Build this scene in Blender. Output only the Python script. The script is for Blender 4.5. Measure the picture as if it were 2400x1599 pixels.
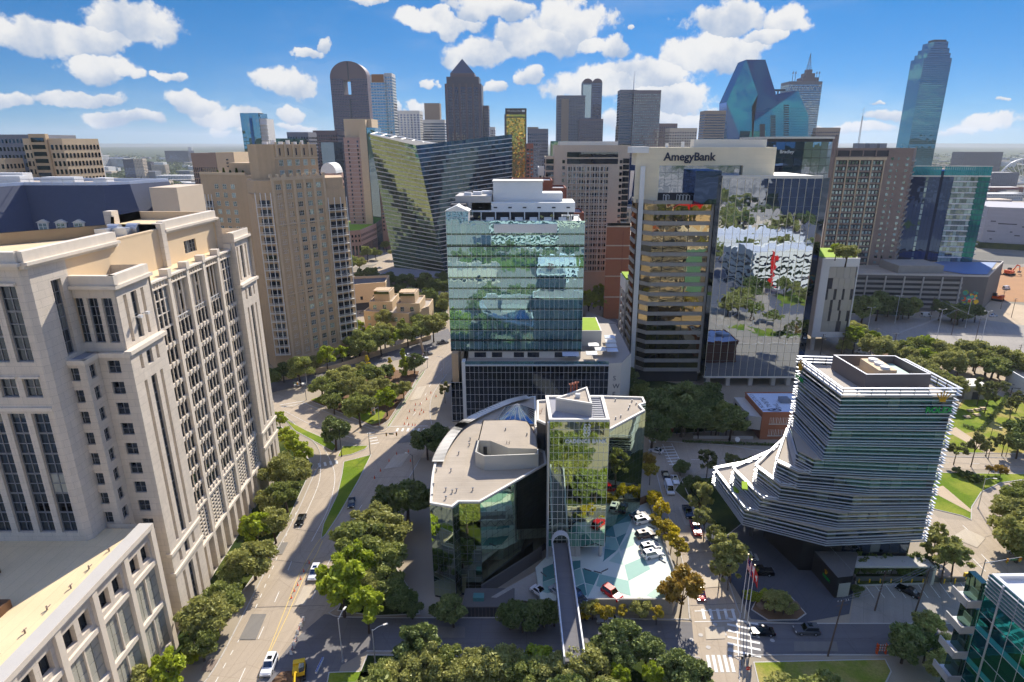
import bpy,bmesh,math,random
from mathutils import Vector,Matrix,noise
for _o in list(bpy.data.objects):bpy.data.objects.remove(_o)
SC=bpy.context.scene
COL=SC.collection
random.seed(7)
# ------ camera
F_PX,CX,CY,HZ,CAM_H=1450.0,1235.0,799.5,336.0,92.0
PITCH=math.atan((CY-HZ)/F_PX)
cam_data=bpy.data.cameras.new("camera")
cam_data.sensor_width=36.0
cam_data.lens=F_PX/2400.0*36.0
cam_data.shift_x=-(CX-1200.0)/2400.0
cam_data.clip_start=1.0
cam_data.clip_end=60000.0
cam=bpy.data.objects.new("camera",cam_data);COL.objects.link(cam)
cam.location=(0,0,CAM_H)
cam.rotation_euler=(math.pi/2-PITCH,0,0)
SC.camera=cam
# ------ light and view
SUN_AZ,SUN_EL=math.radians(19.5),math.radians(39)
SKY_STRENGTH,SUN_STRENGTH,EXPOSURE=0.15,2.9,1.35
SC.view_settings.view_transform='Standard'
SC.view_settings.look='None'
SC.view_settings.gamma=1.0
SC.view_settings.exposure=EXPOSURE
SC.view_settings.use_curve_mapping=False
SC.cycles.use_denoising=True
SC.cycles.max_bounces=7
SC.cycles.diffuse_bounces=2
SC.cycles.glossy_bounces=4
SC.cycles.transmission_bounces=3
SC.cycles.transparent_max_bounces=6
SC.cycles.volume_bounces=0
SC.cycles.caustics_reflective=False
SC.cycles.caustics_refractive=False
SC.cycles.sample_clamp_indirect=6.0
SC.cycles.use_adaptive_sampling=True
SC.cycles.adaptive_threshold=0.03
sun_data=bpy.data.lights.new("sun",'SUN')
sun_data.energy=SUN_STRENGTH
sun_data.angle=math.radians(0.53)
sun_data.color=(1.0,0.925,0.80)
sun=bpy.data.objects.new("sun",sun_data);COL.objects.link(sun)
SUN_DIR=Vector((math.sin(SUN_AZ)*math.cos(SUN_EL),math.cos(SUN_AZ)*math.cos(SUN_EL),math.sin(SUN_EL)))
sun.rotation_euler=SUN_DIR.to_track_quat('Z','Y').to_euler()
sun.location=SUN_DIR*400
def ray(px,py):
 a,b=(px-CX)/F_PX,(py-CY)/F_PX
 c,s=math.cos(PITCH),math.sin(PITCH)
 return Vector((a,c-b*s,-s-b*c))
def gp(px,py,z=0.0):
 "point of the level plane at height z that the photograph shows at px, py"
 d=ray(px,py);t=(z-CAM_H)/d.z
 return Vector((d.x*t,d.y*t,z))
def at(px,py,Y):
 "point of the upright plane y = Y"
 d=ray(px,py);t=Y/d.y
 return Vector((d.x*t,Y,CAM_H+d.z*t))
 # ------ node helpers
def lin(c):
 return tuple(((v/12.92)if v<=0.04045 else((v+0.055)/1.055)**2.4)for v in c)
class NT:
 def __init__(s,tree):
  s.t=tree;tree.nodes.clear()
 def n(s,typ,**kw):
  nd=s.t.nodes.new(typ)
  for k,v in kw.items():
   if k in('ins',):
    for i,val in v.items():
     if isinstance(val,bpy.types.NodeSocket):s.t.links.new(val,nd.inputs[i])
     else:nd.inputs[i].default_value=val
   else:setattr(nd,k,v)
  return nd
 def math(s,op,a,b=None,c=None,clamp=False):
  ins={0:a}
  if b is not None:ins[1]=b
  if c is not None:ins[2]=c
  nd=s.n('ShaderNodeMath',operation=op,use_clamp=clamp,ins=ins)
  return nd.outputs[0]
 def vmath(s,op,a,b=None,out=0):
  ins={0:a}
  if b is not None:ins[1]=b
  return s.n('ShaderNodeVectorMath',operation=op,ins=ins).outputs[out]
 def mixc(s,f,a,b,blend='MIX'):
  nd=s.n('ShaderNodeMix',data_type='RGBA',blend_type=blend)
  for i,val in((0,f),(6,a),(7,b)):
   if isinstance(val,bpy.types.NodeSocket):s.t.links.new(val,nd.inputs[i])
   else:nd.inputs[i].default_value=val if i==0 else(val if len(val)==4 else(*val,1))
  return nd.outputs[2]
 def ramp(s,f,a,b,smooth=True):
  nd=s.n('ShaderNodeMapRange',interpolation_type='SMOOTHSTEP' if smooth else 'LINEAR',ins={0:f,1:a,2:b})
  return nd.outputs[0]
 def link(s,a,b):s.t.links.new(a,b)
 # ------ world: clear daylight sky with fair-weather cumulus
world=bpy.data.worlds.new("World");SC.world=world;world.use_nodes=True
def build_world():
 w=NT(world.node_tree)
 sky=w.n('ShaderNodeTexSky',sky_type='NISHITA',sun_disc=False)
 sky.sun_elevation=SUN_EL;sky.sun_rotation=SUN_AZ;sky.altitude=2500;sky.air_density=0.9;sky.dust_density=0.0;sky.ozone_density=6.0
 tc=w.n('ShaderNodeTexCoord')
 d=tc.outputs['Generated']
 sep=w.n('ShaderNodeSeparateXYZ',ins={0:d})
 az=w.math('ARCTAN2',sep.outputs[0],sep.outputs[1])
 el=w.math('ARCSINE',sep.outputs[2])
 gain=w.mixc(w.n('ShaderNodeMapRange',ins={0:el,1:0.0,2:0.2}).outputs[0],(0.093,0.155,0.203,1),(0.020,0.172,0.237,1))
 gain=w.mixc(w.ramp(el,0.2,0.9),gain,(0.30,0.62,0.95,1))  # extra brightness added to the sky overhead to lift fill on shaded sides
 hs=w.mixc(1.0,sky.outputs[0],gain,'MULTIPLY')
 n1=w.n('ShaderNodeTexNoise',noise_dimensions='3D',ins={'Vector':d,'Scale':16.0,'Detail':6.0,'Roughness':0.6})
 n0=w.n('ShaderNodeTexNoise',noise_dimensions='3D',ins={'Vector':d,'Scale':6.0,'Detail':2.0,'Roughness':0.5})
 c1=w.vmath('SUBTRACT',n1.outputs['Color'],(0.5,0.5,0.5))
 c0=w.vmath('SUBTRACT',n0.outputs['Color'],(0.5,0.5,0.5))
 disp=w.vmath('ADD',w.vmath('MULTIPLY',c1,(0.10,0.05,0.0)),w.vmath('MULTIPLY',c0,(0.10,0.03,0)))
 p=w.vmath('ADD',w.n('ShaderNodeCombineXYZ',ins={0:az,1:el}).outputs[0],disp)
 def ae(px,py):
  v=ray(px,py).normalized();return math.atan2(v.x,v.y),math.asin(v.z)
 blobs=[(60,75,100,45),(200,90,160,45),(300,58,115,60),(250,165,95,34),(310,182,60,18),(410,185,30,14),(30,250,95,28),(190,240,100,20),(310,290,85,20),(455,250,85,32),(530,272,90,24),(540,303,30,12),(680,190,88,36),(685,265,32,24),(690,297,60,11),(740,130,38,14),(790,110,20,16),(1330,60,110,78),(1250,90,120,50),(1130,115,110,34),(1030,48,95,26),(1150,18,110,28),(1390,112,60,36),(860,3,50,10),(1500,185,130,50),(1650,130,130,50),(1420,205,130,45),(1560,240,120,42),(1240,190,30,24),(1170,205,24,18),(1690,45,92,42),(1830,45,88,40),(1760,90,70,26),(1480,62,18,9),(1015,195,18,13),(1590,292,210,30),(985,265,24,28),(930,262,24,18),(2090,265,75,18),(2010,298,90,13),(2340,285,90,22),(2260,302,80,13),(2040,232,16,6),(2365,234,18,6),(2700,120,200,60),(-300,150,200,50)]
 best,bq=None,None
 for(px,py,rx,ry)in blobs:
  a0,e0=ae(px,py);a1,_=ae(px+rx,py);_,e1=ae(px,py-ry)
  ra,re=max(abs(a1-a0),1e-3)*1.12,max(abs(e1-e0),1e-3)*1.15
  if best is not None:p=w.n('ShaderNodeVectorMath',operation='MULTIPLY_ADD',ins={0:best,1:(1e-9,1e-9,0),2:p}).outputs[0]
  q=w.n('ShaderNodeVectorMath',operation='MULTIPLY_ADD',ins={0:p,1:(1/ra,1/re,0),2:(-a0/ra,-e0/re,0)}).outputs[0]
  ln=w.vmath('LENGTH',q,out=1)
  if best is None:best,bq=ln,q
  else:
   g=w.math('LESS_THAN',ln,best)
   bq=w.n('ShaderNodeMix',data_type='VECTOR',ins={0:g,4:bq,5:q}).outputs[1]
   best=w.math('MINIMUM',best,ln)
 vmax=w.math('SUBTRACT',1.0,best)
 h=w.n('ShaderNodeSeparateXYZ',ins={0:bq}).outputs[1]
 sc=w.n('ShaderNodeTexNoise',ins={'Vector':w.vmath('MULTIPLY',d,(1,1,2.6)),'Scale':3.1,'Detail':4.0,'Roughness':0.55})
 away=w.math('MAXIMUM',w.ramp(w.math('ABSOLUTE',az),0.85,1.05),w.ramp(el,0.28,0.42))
 scv=w.math('MULTIPLY',w.math('SUBTRACT',sc.outputs['Fac'],0.49),2.2)  # unseen clouds outside the view, thickened to add white fill light
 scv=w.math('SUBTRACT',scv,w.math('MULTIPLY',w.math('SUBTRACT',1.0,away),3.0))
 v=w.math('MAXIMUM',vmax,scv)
 nf=w.n('ShaderNodeTexNoise',ins={'Vector':d,'Scale':34.0,'Detail':4.0,'Roughness':0.6})
 dens=w.ramp(w.math('ADD',v,w.math('MULTIPLY',w.math('SUBTRACT',nf.outputs['Fac'],0.5),1.15)),0.03,0.30)
 nb=w.n('ShaderNodeTexNoise',ins={'Vector':w.vmath('ADD',d,(0,0,0.012)),'Scale':16.0,'Detail':4.0,'Roughness':0.55})
 fold=w.math('ADD',w.math('MULTIPLY',h,0.55),w.math('MULTIPLY',w.math('SUBTRACT',nb.outputs['Fac'],0.5),3.0))
 lit=w.ramp(fold,-0.75,0.45)
 ccol=w.mixc(lit,(*lin((0.68,0.76,0.87)),1),(1.0,0.99,0.97,1))
 cl=w.vmath('SCALE',ccol,None)
 cl.node.inputs[3].default_value=0.9/SKY_STRENGTH/(2**EXPOSURE)
 vl=w.n('ShaderNodeTexNoise',ins={'Vector':w.vmath('MULTIPLY',d,(1,1,3.5)),'Scale':2.6,'Detail':4.0,'Roughness':0.6})
 veil=w.math('MULTIPLY',w.ramp(vl.outputs['Fac'],0.45,0.8),0.22)
 dens=w.math('MAXIMUM',w.math('MULTIPLY',dens,0.97),veil)
 dens=w.math('MULTIPLY',dens,w.ramp(el,-0.005,0.02))
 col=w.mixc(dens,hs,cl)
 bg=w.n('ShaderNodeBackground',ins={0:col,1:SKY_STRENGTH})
 out=w.n('ShaderNodeOutputWorld',ins={0:bg.outputs[0]})
build_world()
world.cycles.sampling_method='MANUAL'
world.cycles.sample_map_resolution=256
# ------ materials
MATS={}
def principled(name,rgb,rough=0.7,metal=0.0,spec=0.4,var=0.12,vscale=0.35,fine=0.06,fscale=6.0,bump=0.0,bscale=3.0,objvar=0.0,extra=None,streak=0.0):
 "matte surface: base colour with broad and fine wear; rgb is sRGB of the paint or stone itself"
 m=bpy.data.materials.new(name);m.use_nodes=True;w=NT(m.node_tree)
 geo=w.n('ShaderNodeNewGeometry');pos=geo.outputs['Position']
 base=lin(rgb)
 n1=w.n('ShaderNodeTexNoise',ins={'Vector':pos,'Scale':vscale,'Detail':5.0,'Roughness':0.6})
 n2=w.n('ShaderNodeTexNoise',ins={'Vector':pos,'Scale':fscale,'Detail':3.0})
 f=w.math('ADD',w.math('MULTIPLY',w.math('SUBTRACT',n1.outputs['Fac'],0.5),2*var),w.math('MULTIPLY',w.math('SUBTRACT',n2.outputs['Fac'],0.5),2*fine))
 f=w.math('ADD',f,1.0)
 if streak:
  sn=w.n('ShaderNodeTexNoise',ins={'Vector':w.vmath('MULTIPLY',pos,(1.1,1.1,0.05)),'Scale':1.0,'Detail':4.0,'Roughness':0.6})
  f=w.math('ADD',f,w.math('MULTIPLY',w.math('SUBTRACT',sn.outputs['Fac'],0.5),2*streak))
 if objvar:
  oi=w.n('ShaderNodeObjectInfo')
  r=w.math('ADD',oi.outputs['Random'],geo.outputs['Random Per Island'])
  r=w.math('FRACT',r)
  f=w.math('ADD',f,w.math('MULTIPLY',w.math('SUBTRACT',r,0.5),2*objvar))
 sc=w.vmath('SCALE',(*base,),None);sc.node.inputs[3].default_value=1.0
 w.link(f,sc.node.inputs[3])
 col=sc
 if extra:col=extra(w,col,pos)
 b=w.n('ShaderNodeBsdfPrincipled',ins={'Base Color':col,'Roughness':rough,'Metallic':metal,'Specular IOR Level':spec})
 if bump:
  bn=w.n('ShaderNodeBump',ins={'Strength':bump,'Distance':0.15,'Height':w.n('ShaderNodeTexNoise',ins={'Vector':pos,'Scale':bscale,'Detail':4.0}).outputs['Fac']})
  w.link(bn.outputs[0],b.inputs['Normal'])
 w.n('ShaderNodeOutputMaterial',ins={0:b.outputs[0]})
 MATS[name]=m
 return m
def glass(name,tint,refl=0.5,dark=(0.05,0.07,0.08),wave=0.004,tilt=0.006,wscale=0.35,blinds=0.0,blind_rgb=(0.75,0.75,0.7),rough=0.012):
 "coated window glass: a mirror-like coat over a dark room, every pane bowed and set a little differently"
 m=bpy.data.materials.new(name);m.use_nodes=True;w=NT(m.node_tree)
 geo=w.n('ShaderNodeNewGeometry');oi=w.n('ShaderNodeObjectInfo')
 r=w.math('FRACT',w.math('ADD',oi.outputs['Random'],geo.outputs['Random Per Island']))
 wn=w.n('ShaderNodeTexWhiteNoise',noise_dimensions='1D');w.link(w.math('MULTIPLY',r,917.0),wn.inputs['W'])
 rv=w.vmath('SUBTRACT',wn.outputs['Color'],(0.5,0.5,0.5))
 nz=w.n('ShaderNodeTexNoise',ins={'Vector':w.vmath('ADD',geo.outputs['Position'],w.vmath('SCALE',rv,None)),'Scale':wscale,'Detail':2.0})
 nz.inputs['Vector'].links[0].from_node.inputs[1].links[0].from_node.inputs[3].default_value=40.0
 nv=w.vmath('MULTIPLY',w.vmath('SUBTRACT',nz.outputs['Color'],(0.5,0.5,0.5)),(wave*4,)*3)
 nn=w.vmath('NORMALIZE',w.vmath('ADD',geo.outputs['Normal'],w.vmath('ADD',nv,w.vmath('MULTIPLY',rv,(tilt*2,)*3))))
 gl=w.n('ShaderNodeBsdfGlossy',ins={'Color':(*lin(tint),1),'Roughness':rough,'Normal':nn})
 dcol=(*lin(dark),1)
 if blinds:
  wn2=w.n('ShaderNodeTexWhiteNoise',noise_dimensions='1D');w.link(w.math('MULTIPLY',r,331.0),wn2.inputs['W'])
  dcol=w.mixc(w.ramp(wn2.outputs['Value'],1-blinds,1-blinds*0.6),(*lin(dark),1),(*lin(blind_rgb),1))
 di=w.n('ShaderNodeBsdfDiffuse',ins={'Color':dcol})
 fr=w.n('ShaderNodeFresnel',ins={'IOR':1.5})
 k=w.math('ADD',refl,w.math('MULTIPLY',fr.outputs[0],1-refl),clamp=True)
 mx=w.n('ShaderNodeMixShader',ins={0:k,1:di.outputs[0],2:gl.outputs[0]})
 w.n('ShaderNodeOutputMaterial',ins={0:mx.outputs[0]})
 MATS[name]=m
 return m
def foliage(name,dark,light,var=0.3,trans=0.35):
 m=bpy.data.materials.new(name);m.use_nodes=True;w=NT(m.node_tree)
 geo=w.n('ShaderNodeNewGeometry');oi=w.n('ShaderNodeObjectInfo')
 tc=w.n('ShaderNodeTexCoord')
 nz=w.n('ShaderNodeTexNoise',ins={'Vector':tc.outputs['Object'],'Scale':0.9,'Detail':2.0})
 f=w.math('ADD',w.math('MULTIPLY',geo.outputs['Random Per Island'],0.6),w.math('MULTIPLY',nz.outputs['Fac'],0.5))
 f=w.math('ADD',f,w.math('MULTIPLY',w.math('SUBTRACT',oi.outputs['Random'],0.5),var),clamp=True)
 col=w.mixc(f,(*lin(dark),1),(*lin(light),1))
 di=w.n('ShaderNodeBsdfDiffuse',ins={'Color':col})
 tr=w.n('ShaderNodeBsdfTranslucent',ins={'Color':col})
 gl=w.n('ShaderNodeBsdfGlossy',ins={'Color':(0.8,0.85,0.75,1),'Roughness':0.45})
 mx=w.n('ShaderNodeMixShader',ins={0:trans,1:di.outputs[0],2:tr.outputs[0]})
 mx2=w.n('ShaderNodeMixShader',ins={0:0.02,1:mx.outputs[0],2:gl.outputs[0]})
 w.n('ShaderNodeOutputMaterial',ins={0:mx2.outputs[0]})
 MATS[name]=m
 return m
M=MATS
# ------ object helpers
def prop(o,label=None,cat=None,group=None,kind=None):
 if label:o["label"]=label
 if cat:o["category"]=cat
 if group:o["group"]=group
 if kind:o["kind"]=kind
 return o
def thing(name,loc,label,cat,group=None,rotz=0.0):
 o=bpy.data.objects.new(name,None);COL.objects.link(o)
 o.location=loc;o.rotation_euler=(0,0,rotz);o.empty_display_size=0.5
 o["_org"]=tuple(loc)if rotz==0 else(0.0,0.0,0.0)
 return prop(o,label,cat,group)
def org(parent):
 while parent is not None and parent.parent is not None:parent=parent.parent
 return Vector(parent["_org"])if parent is not None and "_org" in parent else Vector((0,0,0))
class MB:
 "collects faces; build() links them as one mesh object. Coordinates are world metres (or local to a thing placed with a turn)"
 def __init__(s):s.v,s.f,s.m=[],[],[]
 def quad(s,a,b,c,d,mi=0):
  i=len(s.v);s.v+=[tuple(a),tuple(b),tuple(c),tuple(d)];s.f.append((i,i+1,i+2,i+3));s.m.append(mi)
 def tri(s,a,b,c,mi=0):
  i=len(s.v);s.v+=[tuple(a),tuple(b),tuple(c)];s.f.append((i,i+1,i+2));s.m.append(mi)
 def poly(s,pts,mi=0):
  i=len(s.v);s.v+=[tuple(p)for p in pts];s.f.append(tuple(range(i,i+len(pts))));s.m.append(mi)
 def prism(s,pts,z0,z1,mi=0,top=True,bottom=False,sides=True):
  "upright prism over a counter-clockwise outline"
  n=len(pts);i=len(s.v)
  s.v+=[(p[0],p[1],z0)for p in pts]+[(p[0],p[1],z1)for p in pts]
  if sides:
   for k in range(n):
    j=(k+1)%n;s.f.append((i+k,i+j,i+n+j,i+n+k));s.m.append(mi)
  if top:s.f.append(tuple(i+n+k for k in range(n)));s.m.append(mi)
  if bottom:s.f.append(tuple(i+k for k in reversed(range(n))));s.m.append(mi)
  return s
 def loft(s,a,b,mi=0,top=True,bottom=False):
  "between two outlines of as many points (3-D), counter-clockwise from above"
  n=len(a);i=len(s.v);s.v+=[tuple(p)for p in a]+[tuple(p)for p in b]
  for k in range(n):
   j=(k+1)%n;s.f.append((i+k,i+j,i+n+j,i+n+k));s.m.append(mi)
  if top:s.f.append(tuple(i+n+k for k in range(n)));s.m.append(mi)
  if bottom:s.f.append(tuple(i+k for k in reversed(range(n))));s.m.append(mi)
  return s
 def box(s,x0,x1,y0,y1,z0,z1,mi=0,bottom=True):
  s.prism([(x0,y0),(x1,y0),(x1,y1),(x0,y1)],z0,z1,mi,True,bottom);return s
 def obox(s,c,u,hw,hd,z0,z1,mi=0,bottom=True):
  "box turned to unit direction u: half width hw along u, half depth hd across"
  n=(-u[1],u[0])
  P=[(c[0]+a*hw*u[0]+b*hd*n[0],c[1]+a*hw*u[1]+b*hd*n[1])for a,b in((-1,-1),(1,-1),(1,1),(-1,1))]
  s.prism(P,z0,z1,mi,True,bottom);return s
 def bar(s,a,b,r,mi=0,n=6,r2=None,cap=True):
  "round bar between two points, tapering to r2"
  a,b=Vector(a),Vector(b);d=(b-a)
  if d.length<1e-6:return s
  d.normalize();up=Vector((0,0,1))if abs(d.z)<0.9 else Vector((1,0,0))
  x=d.cross(up).normalized();y=d.cross(x).normalized();r2=r if r2 is None else r2
  i=len(s.v)
  for c,rr in((a,r),(b,r2)):
   for k in range(n):
    t=2*math.pi*k/n;s.v.append(tuple(c+(x*math.cos(t)+y*math.sin(t))*rr))
  for k in range(n):
   j=(k+1)%n;s.f.append((i+k,i+n+k,i+n+j,i+j));s.m.append(mi)
  if cap:
   s.f.append(tuple(i+n+k for k in reversed(range(n))));s.m.append(mi)
   s.f.append(tuple(i+k for k in range(n)));s.m.append(mi)
  return s
 def mesh(s,name,mats,off=Vector((0,0,0)),smooth=False):
  me=bpy.data.meshes.new(name)
  me.from_pydata([(x-off.x,y-off.y,z-off.z)for x,y,z in s.v],[],s.f)
  if not isinstance(mats,(list,tuple)):mats=[mats]
  for m in mats:me.materials.append(MATS[m]if isinstance(m,str)else m)
  if len(mats)>1:me.polygons.foreach_set("material_index",s.m)
  if smooth:me.polygons.foreach_set("use_smooth",[True]*len(s.f))
  me.update();return me
 def build(s,name,mats,parent=None,smooth=False,label=None,cat=None,kind=None,group=None):
  if not s.f:return None
  o=bpy.data.objects.new(name,s.mesh(name,mats,org(parent),smooth));COL.objects.link(o)
  if parent is not None:o.parent=parent
  return prop(o,label,cat,group,kind)
def inst(name,me,parent,loc,rotz=0.0,scale=None,rot=None):
 "another object on shared mesh data; loc in world metres"
 o=bpy.data.objects.new(name,me);COL.objects.link(o)
 o.location=Vector(loc)-org(parent)
 o.rotation_euler=rot if rot is not None else(0,0,rotz)
 if scale is not None:o.scale=scale
 if parent is not None:o.parent=parent
 return o
def structure(o):o["kind"]="structure";return o
def text(name,body,size,mat,parent,origin,u,up,ext=0.05,align='LEFT',width=None,bold=0.0):
 "raised lettering; u = reading direction, up = letters' up direction (world vectors); width fits the whole word"
 cu=bpy.data.curves.new(name,'FONT');cu.body=body;cu.size=size;cu.extrude=ext;cu.align_x=align;cu.offset=bold*size;cu.resolution_u=3
 tmp=bpy.data.objects.new(name,cu);COL.objects.link(tmp)
 me=bpy.data.meshes.new_from_object(tmp.evaluated_get(bpy.context.evaluated_depsgraph_get()))
 bpy.data.objects.remove(tmp);me.materials.clear();me.materials.append(MATS[mat]);me.name=name
 if width:
  xs=[v.co.x for v in me.vertices];k=width/max(1e-4,max(xs)-min(xs));me.transform(Matrix.Diagonal((k,k,1,1)))
 o=bpy.data.objects.new(name,me);COL.objects.link(o)
 u,up=Vector(u).normalized(),Vector(up).normalized();nn=u.cross(up)
 mt=Matrix((u,up,nn)).transposed().to_4x4();mt.translation=Vector(origin)-org(parent)
 if parent is not None:o.parent=parent
 o.matrix_local=mt
 return o
ORD=["first","second","third","fourth","fifth","sixth","seventh","eighth","ninth","tenth","eleventh","twelfth","thirteenth","fourteenth","fifteenth","sixteenth","seventeenth","eighteenth","nineteenth","twentieth"]
def ordn(i):return ORD[i]if i<len(ORD)else str(i+1)+"th"
# ------ facade helpers
class Face:
 "an upright facade plane: from A to B (left to right seen from outside), outward normal to the viewer's side"
 def __init__(s,A,B):
  s.A=Vector((A[0],A[1]));s.B=Vector((B[0],B[1]));d=s.B-s.A;s.W=d.length;s.u=d.normalized();s.n=Vector((s.u.y,-s.u.x));s.rz=math.atan2(s.u.y,s.u.x)
 def p(s,x,z,out=0.0):
  q=s.A+s.u*x+s.n*out;return Vector((q.x,q.y,z))
 def rect(s,mb,x0,x1,z0,z1,out=0.0,mi=0):
  mb.quad(s.p(x0,z0,out),s.p(x1,z0,out),s.p(x1,z1,out),s.p(x0,z1,out),mi)
 def slab(s,mb,x0,x1,z0,z1,o0,o1,mi=0):
  "box standing between outward offsets o0 < o1"
  a=[s.p(x0,z0,o1),s.p(x1,z0,o1),s.p(x1,z0,o0),s.p(x0,z0,o0)]
  mb.prism([(v.x,v.y)for v in a],z0,z1,mi,True,True)
 def wall(s,mb,z0,z1,cols,rows,depth=0.3,x0=0.0,x1=None,mi=0,rev=None,skip=None):
  "wall with rectangular openings (cols x rows) and their reveals"
  x1=s.W if x1 is None else x1;rev=mi if rev is None else rev
  xs=x0
  for(a,b)in cols:
   if a>xs:s.rect(mb,xs,a,z0,z1,0,mi)
   zs=z0
   for(c,d)in rows:
    if skip and skip(a,c):continue
    if c>zs:s.rect(mb,a,b,zs,c,0,mi)
    zs=d
    for q in((s.p(a,c),s.p(b,c),s.p(b,c,-depth),s.p(a,c,-depth)),(s.p(a,d,-depth),s.p(b,d,-depth),s.p(b,d),s.p(a,d)),(s.p(a,c),s.p(a,c,-depth),s.p(a,d,-depth),s.p(a,d)),(s.p(b,c,-depth),s.p(b,c),s.p(b,d),s.p(b,d,-depth))):
     mb.quad(*q,rev)
   if zs<z1:s.rect(mb,a,b,zs,z1,0,mi)
   xs=b
  if xs<x1:s.rect(mb,xs,x1,z0,z1,0,mi)
def spread(x0,x1,n,w):
 "n intervals of width w evenly over x0..x1"
 p=(x1-x0)/n
 return[(x0+p*(i+.5)-w/2,x0+p*(i+.5)+w/2)for i in range(n)]
def rows_of(z0,n,pitch,sill,h):return[(z0+i*pitch+sill,z0+i*pitch+sill+h)for i in range(n)]
_WM={}
def window_mesh(w,h,frame,gl,nx=2,nz=1,fw=0.07,t=0.12,key=None):
 "window with frame and glazing bars, x right, z up, front towards -y, lower left corner at the origin"
 k=(round(w,2),round(h,2),frame,gl,nx,nz,fw)
 if k in _WM:return _WM[k]
 mb=MB()
 mb.quad((0,0,0),(w,0,0),(w,0,h),(0,0,h),1)
 if frame:
  xs=[fw/2]+[w*i/nx for i in range(1,nx)]+[w-fw/2]
  for x in xs:mb.box(x-fw/2,x+fw/2,-t,0,0,h,0)
  zs=[fw/2]+[h*i/nz for i in range(1,nz)]+[h-fw/2]
  for z in zs:mb.box(0,w,-t*0.8,0,z-fw/2,z+fw/2,0)
 _WM[k]=mb.mesh("window",[frame or gl,gl]);return _WM[k]
def place_windows(face,parent,cols,rows,me_of,depth=0.3,name="window",used=None,limit=300,skip=None):
 "one object for each window; past the limit the rest is joined"
 used=used if used is not None else[0];rest=MB();restm=None
 for(a,b)in cols:
  for(c,d)in rows:
   if skip and skip(a,c):continue
   me=me_of(b-a,d-c);P=face.p(a,c,-depth+0.01)
   if used[0]<limit:
    inst(name,me,parent,P,face.rz);used[0]+=1
   else:
    restm=me;ro=Matrix.Rotation(face.rz,3,'Z');i0=len(rest.v)
    rest.v+=[tuple(ro@v.co+P)for v in me.vertices]
    for pl in me.polygons:rest.f.append(tuple(i0+i for i in pl.vertices));rest.m.append(pl.material_index)
 if restm:rest.build(name+"_rest",list(restm.materials),parent,kind="stuff")
 return used
def inset(poly,d):
 "parallel outline of a counter-clockwise polygon, d metres further in"
 n=len(poly);out=[]
 for i in range(n):
  a,b,c=Vector(poly[i-1][:2]),Vector(poly[i][:2]),Vector(poly[(i+1)%n][:2])
  e1,e2=(b-a).normalized(),(c-b).normalized()
  n1,n2=Vector((-e1.y,e1.x)),Vector((-e2.y,e2.x))
  k=(n1+n2);k=k/max(0.35,(1+n1.dot(n2)))
  out.append((b.x+k.x*d,b.y+k.y*d))
 return out
def flat_roof(parent,poly,z,wall_mat,roof_mat,h=1.0,t=0.4,name_p="parapet",name_r="roof"):
 "roof sheet with a parapet round it"
 inn=inset(poly,t);m=MB();n=len(poly)
 for i in range(n):
  j=(i+1)%n
  m.quad((*poly[i],z+h),(*poly[j],z+h),(*inn[j],z+h),(*inn[i],z+h))
  m.quad((*inn[j],z),(*inn[i],z),(*inn[i],z+h),(*inn[j],z+h))
  m.quad((*poly[i],z-0.02),(*poly[j],z-0.02),(*poly[j],z+h),(*poly[i],z+h))
 m.build(name_p,wall_mat,parent)
 r=MB();r.poly([(*p,z)for p in inn]);r.build(name_r,roof_mat,parent)
def ccw(poly):
 a=sum(poly[i-1][0]*poly[i][1]-poly[i][0]*poly[i-1][1]for i in range(len(poly)))
 return poly if a>0 else poly[::-1]
 # ------ palette
def joints(sx,sz,dark=0.82,mortar=0.012,off=0.5):
 "thin joints between cladding stones: brick grid over the upright faces"
 def f(w,col,pos):
  sep=w.n('ShaderNodeSeparateXYZ',ins={0:pos})
  c=w.n('ShaderNodeCombineXYZ',ins={0:w.math('ADD',sep.outputs[0],sep.outputs[1]),1:sep.outputs[2]})
  b=w.n('ShaderNodeTexBrick',offset=off,ins={'Vector':c.outputs[0],'Color1':(1,1,1,1),'Color2':(0.93,0.93,0.93,1),'Mortar':(dark*0.7,dark*0.7,dark*0.7,1),'Scale':1.0,'Mortar Size':mortar,'Brick Width':sx,'Row Height':sz})
  return w.mixc(1.0,col,b.outputs['Color'],'MULTIPLY')
 return f
def seams(sx,sy,d=0.84):
 "lap seams of roofing sheets"
 def f(w,col,pos):
  b=w.n('ShaderNodeTexBrick',offset=0.37,ins={'Vector':pos,'Color1':(1,1,1,1),'Color2':(0.94,0.94,0.94,1),'Mortar':(d,d,d,1),'Scale':1.0,'Mortar Size':0.05,'Brick Width':sx,'Row Height':sy})
  return w.mixc(1.0,col,b.outputs['Color'],'MULTIPLY')
 return f
principled('tan_stone',(0.84,0.79,0.725),0.75,var=0.09,fine=0.06,streak=0.12,extra=joints(2.4,1.3,0.86,0.02))
principled('tan_trim',(0.87,0.82,0.75),0.7,var=0.09,streak=0.10)
principled('sand_stucco',(0.86,0.76,0.62),0.85,var=0.05,vscale=0.2)
principled('sand_roof',(0.88,0.79,0.63),0.9,var=0.16,vscale=0.15,fine=0.08,extra=seams(2.0,30))
principled('grey_roof',(0.60,0.60,0.62),0.9,var=0.2,vscale=0.12,extra=seams(1.8,25))
principled('pale_roof',(0.69,0.64,0.57),0.9,var=0.3,vscale=0.12,fine=0.12,extra=seams(14,0.9))
principled('white_roof',(0.88,0.87,0.85),0.8,var=0.07,vscale=0.2)
principled('blue_white_roof',(0.80,0.84,0.90),0.8,var=0.14,vscale=0.3,fine=0.1)
principled('white_paint',(0.90,0.90,0.88),0.5,var=0.03)
principled('white_metal',(0.86,0.86,0.86),0.4,metal=0.0,var=0.03)
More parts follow.
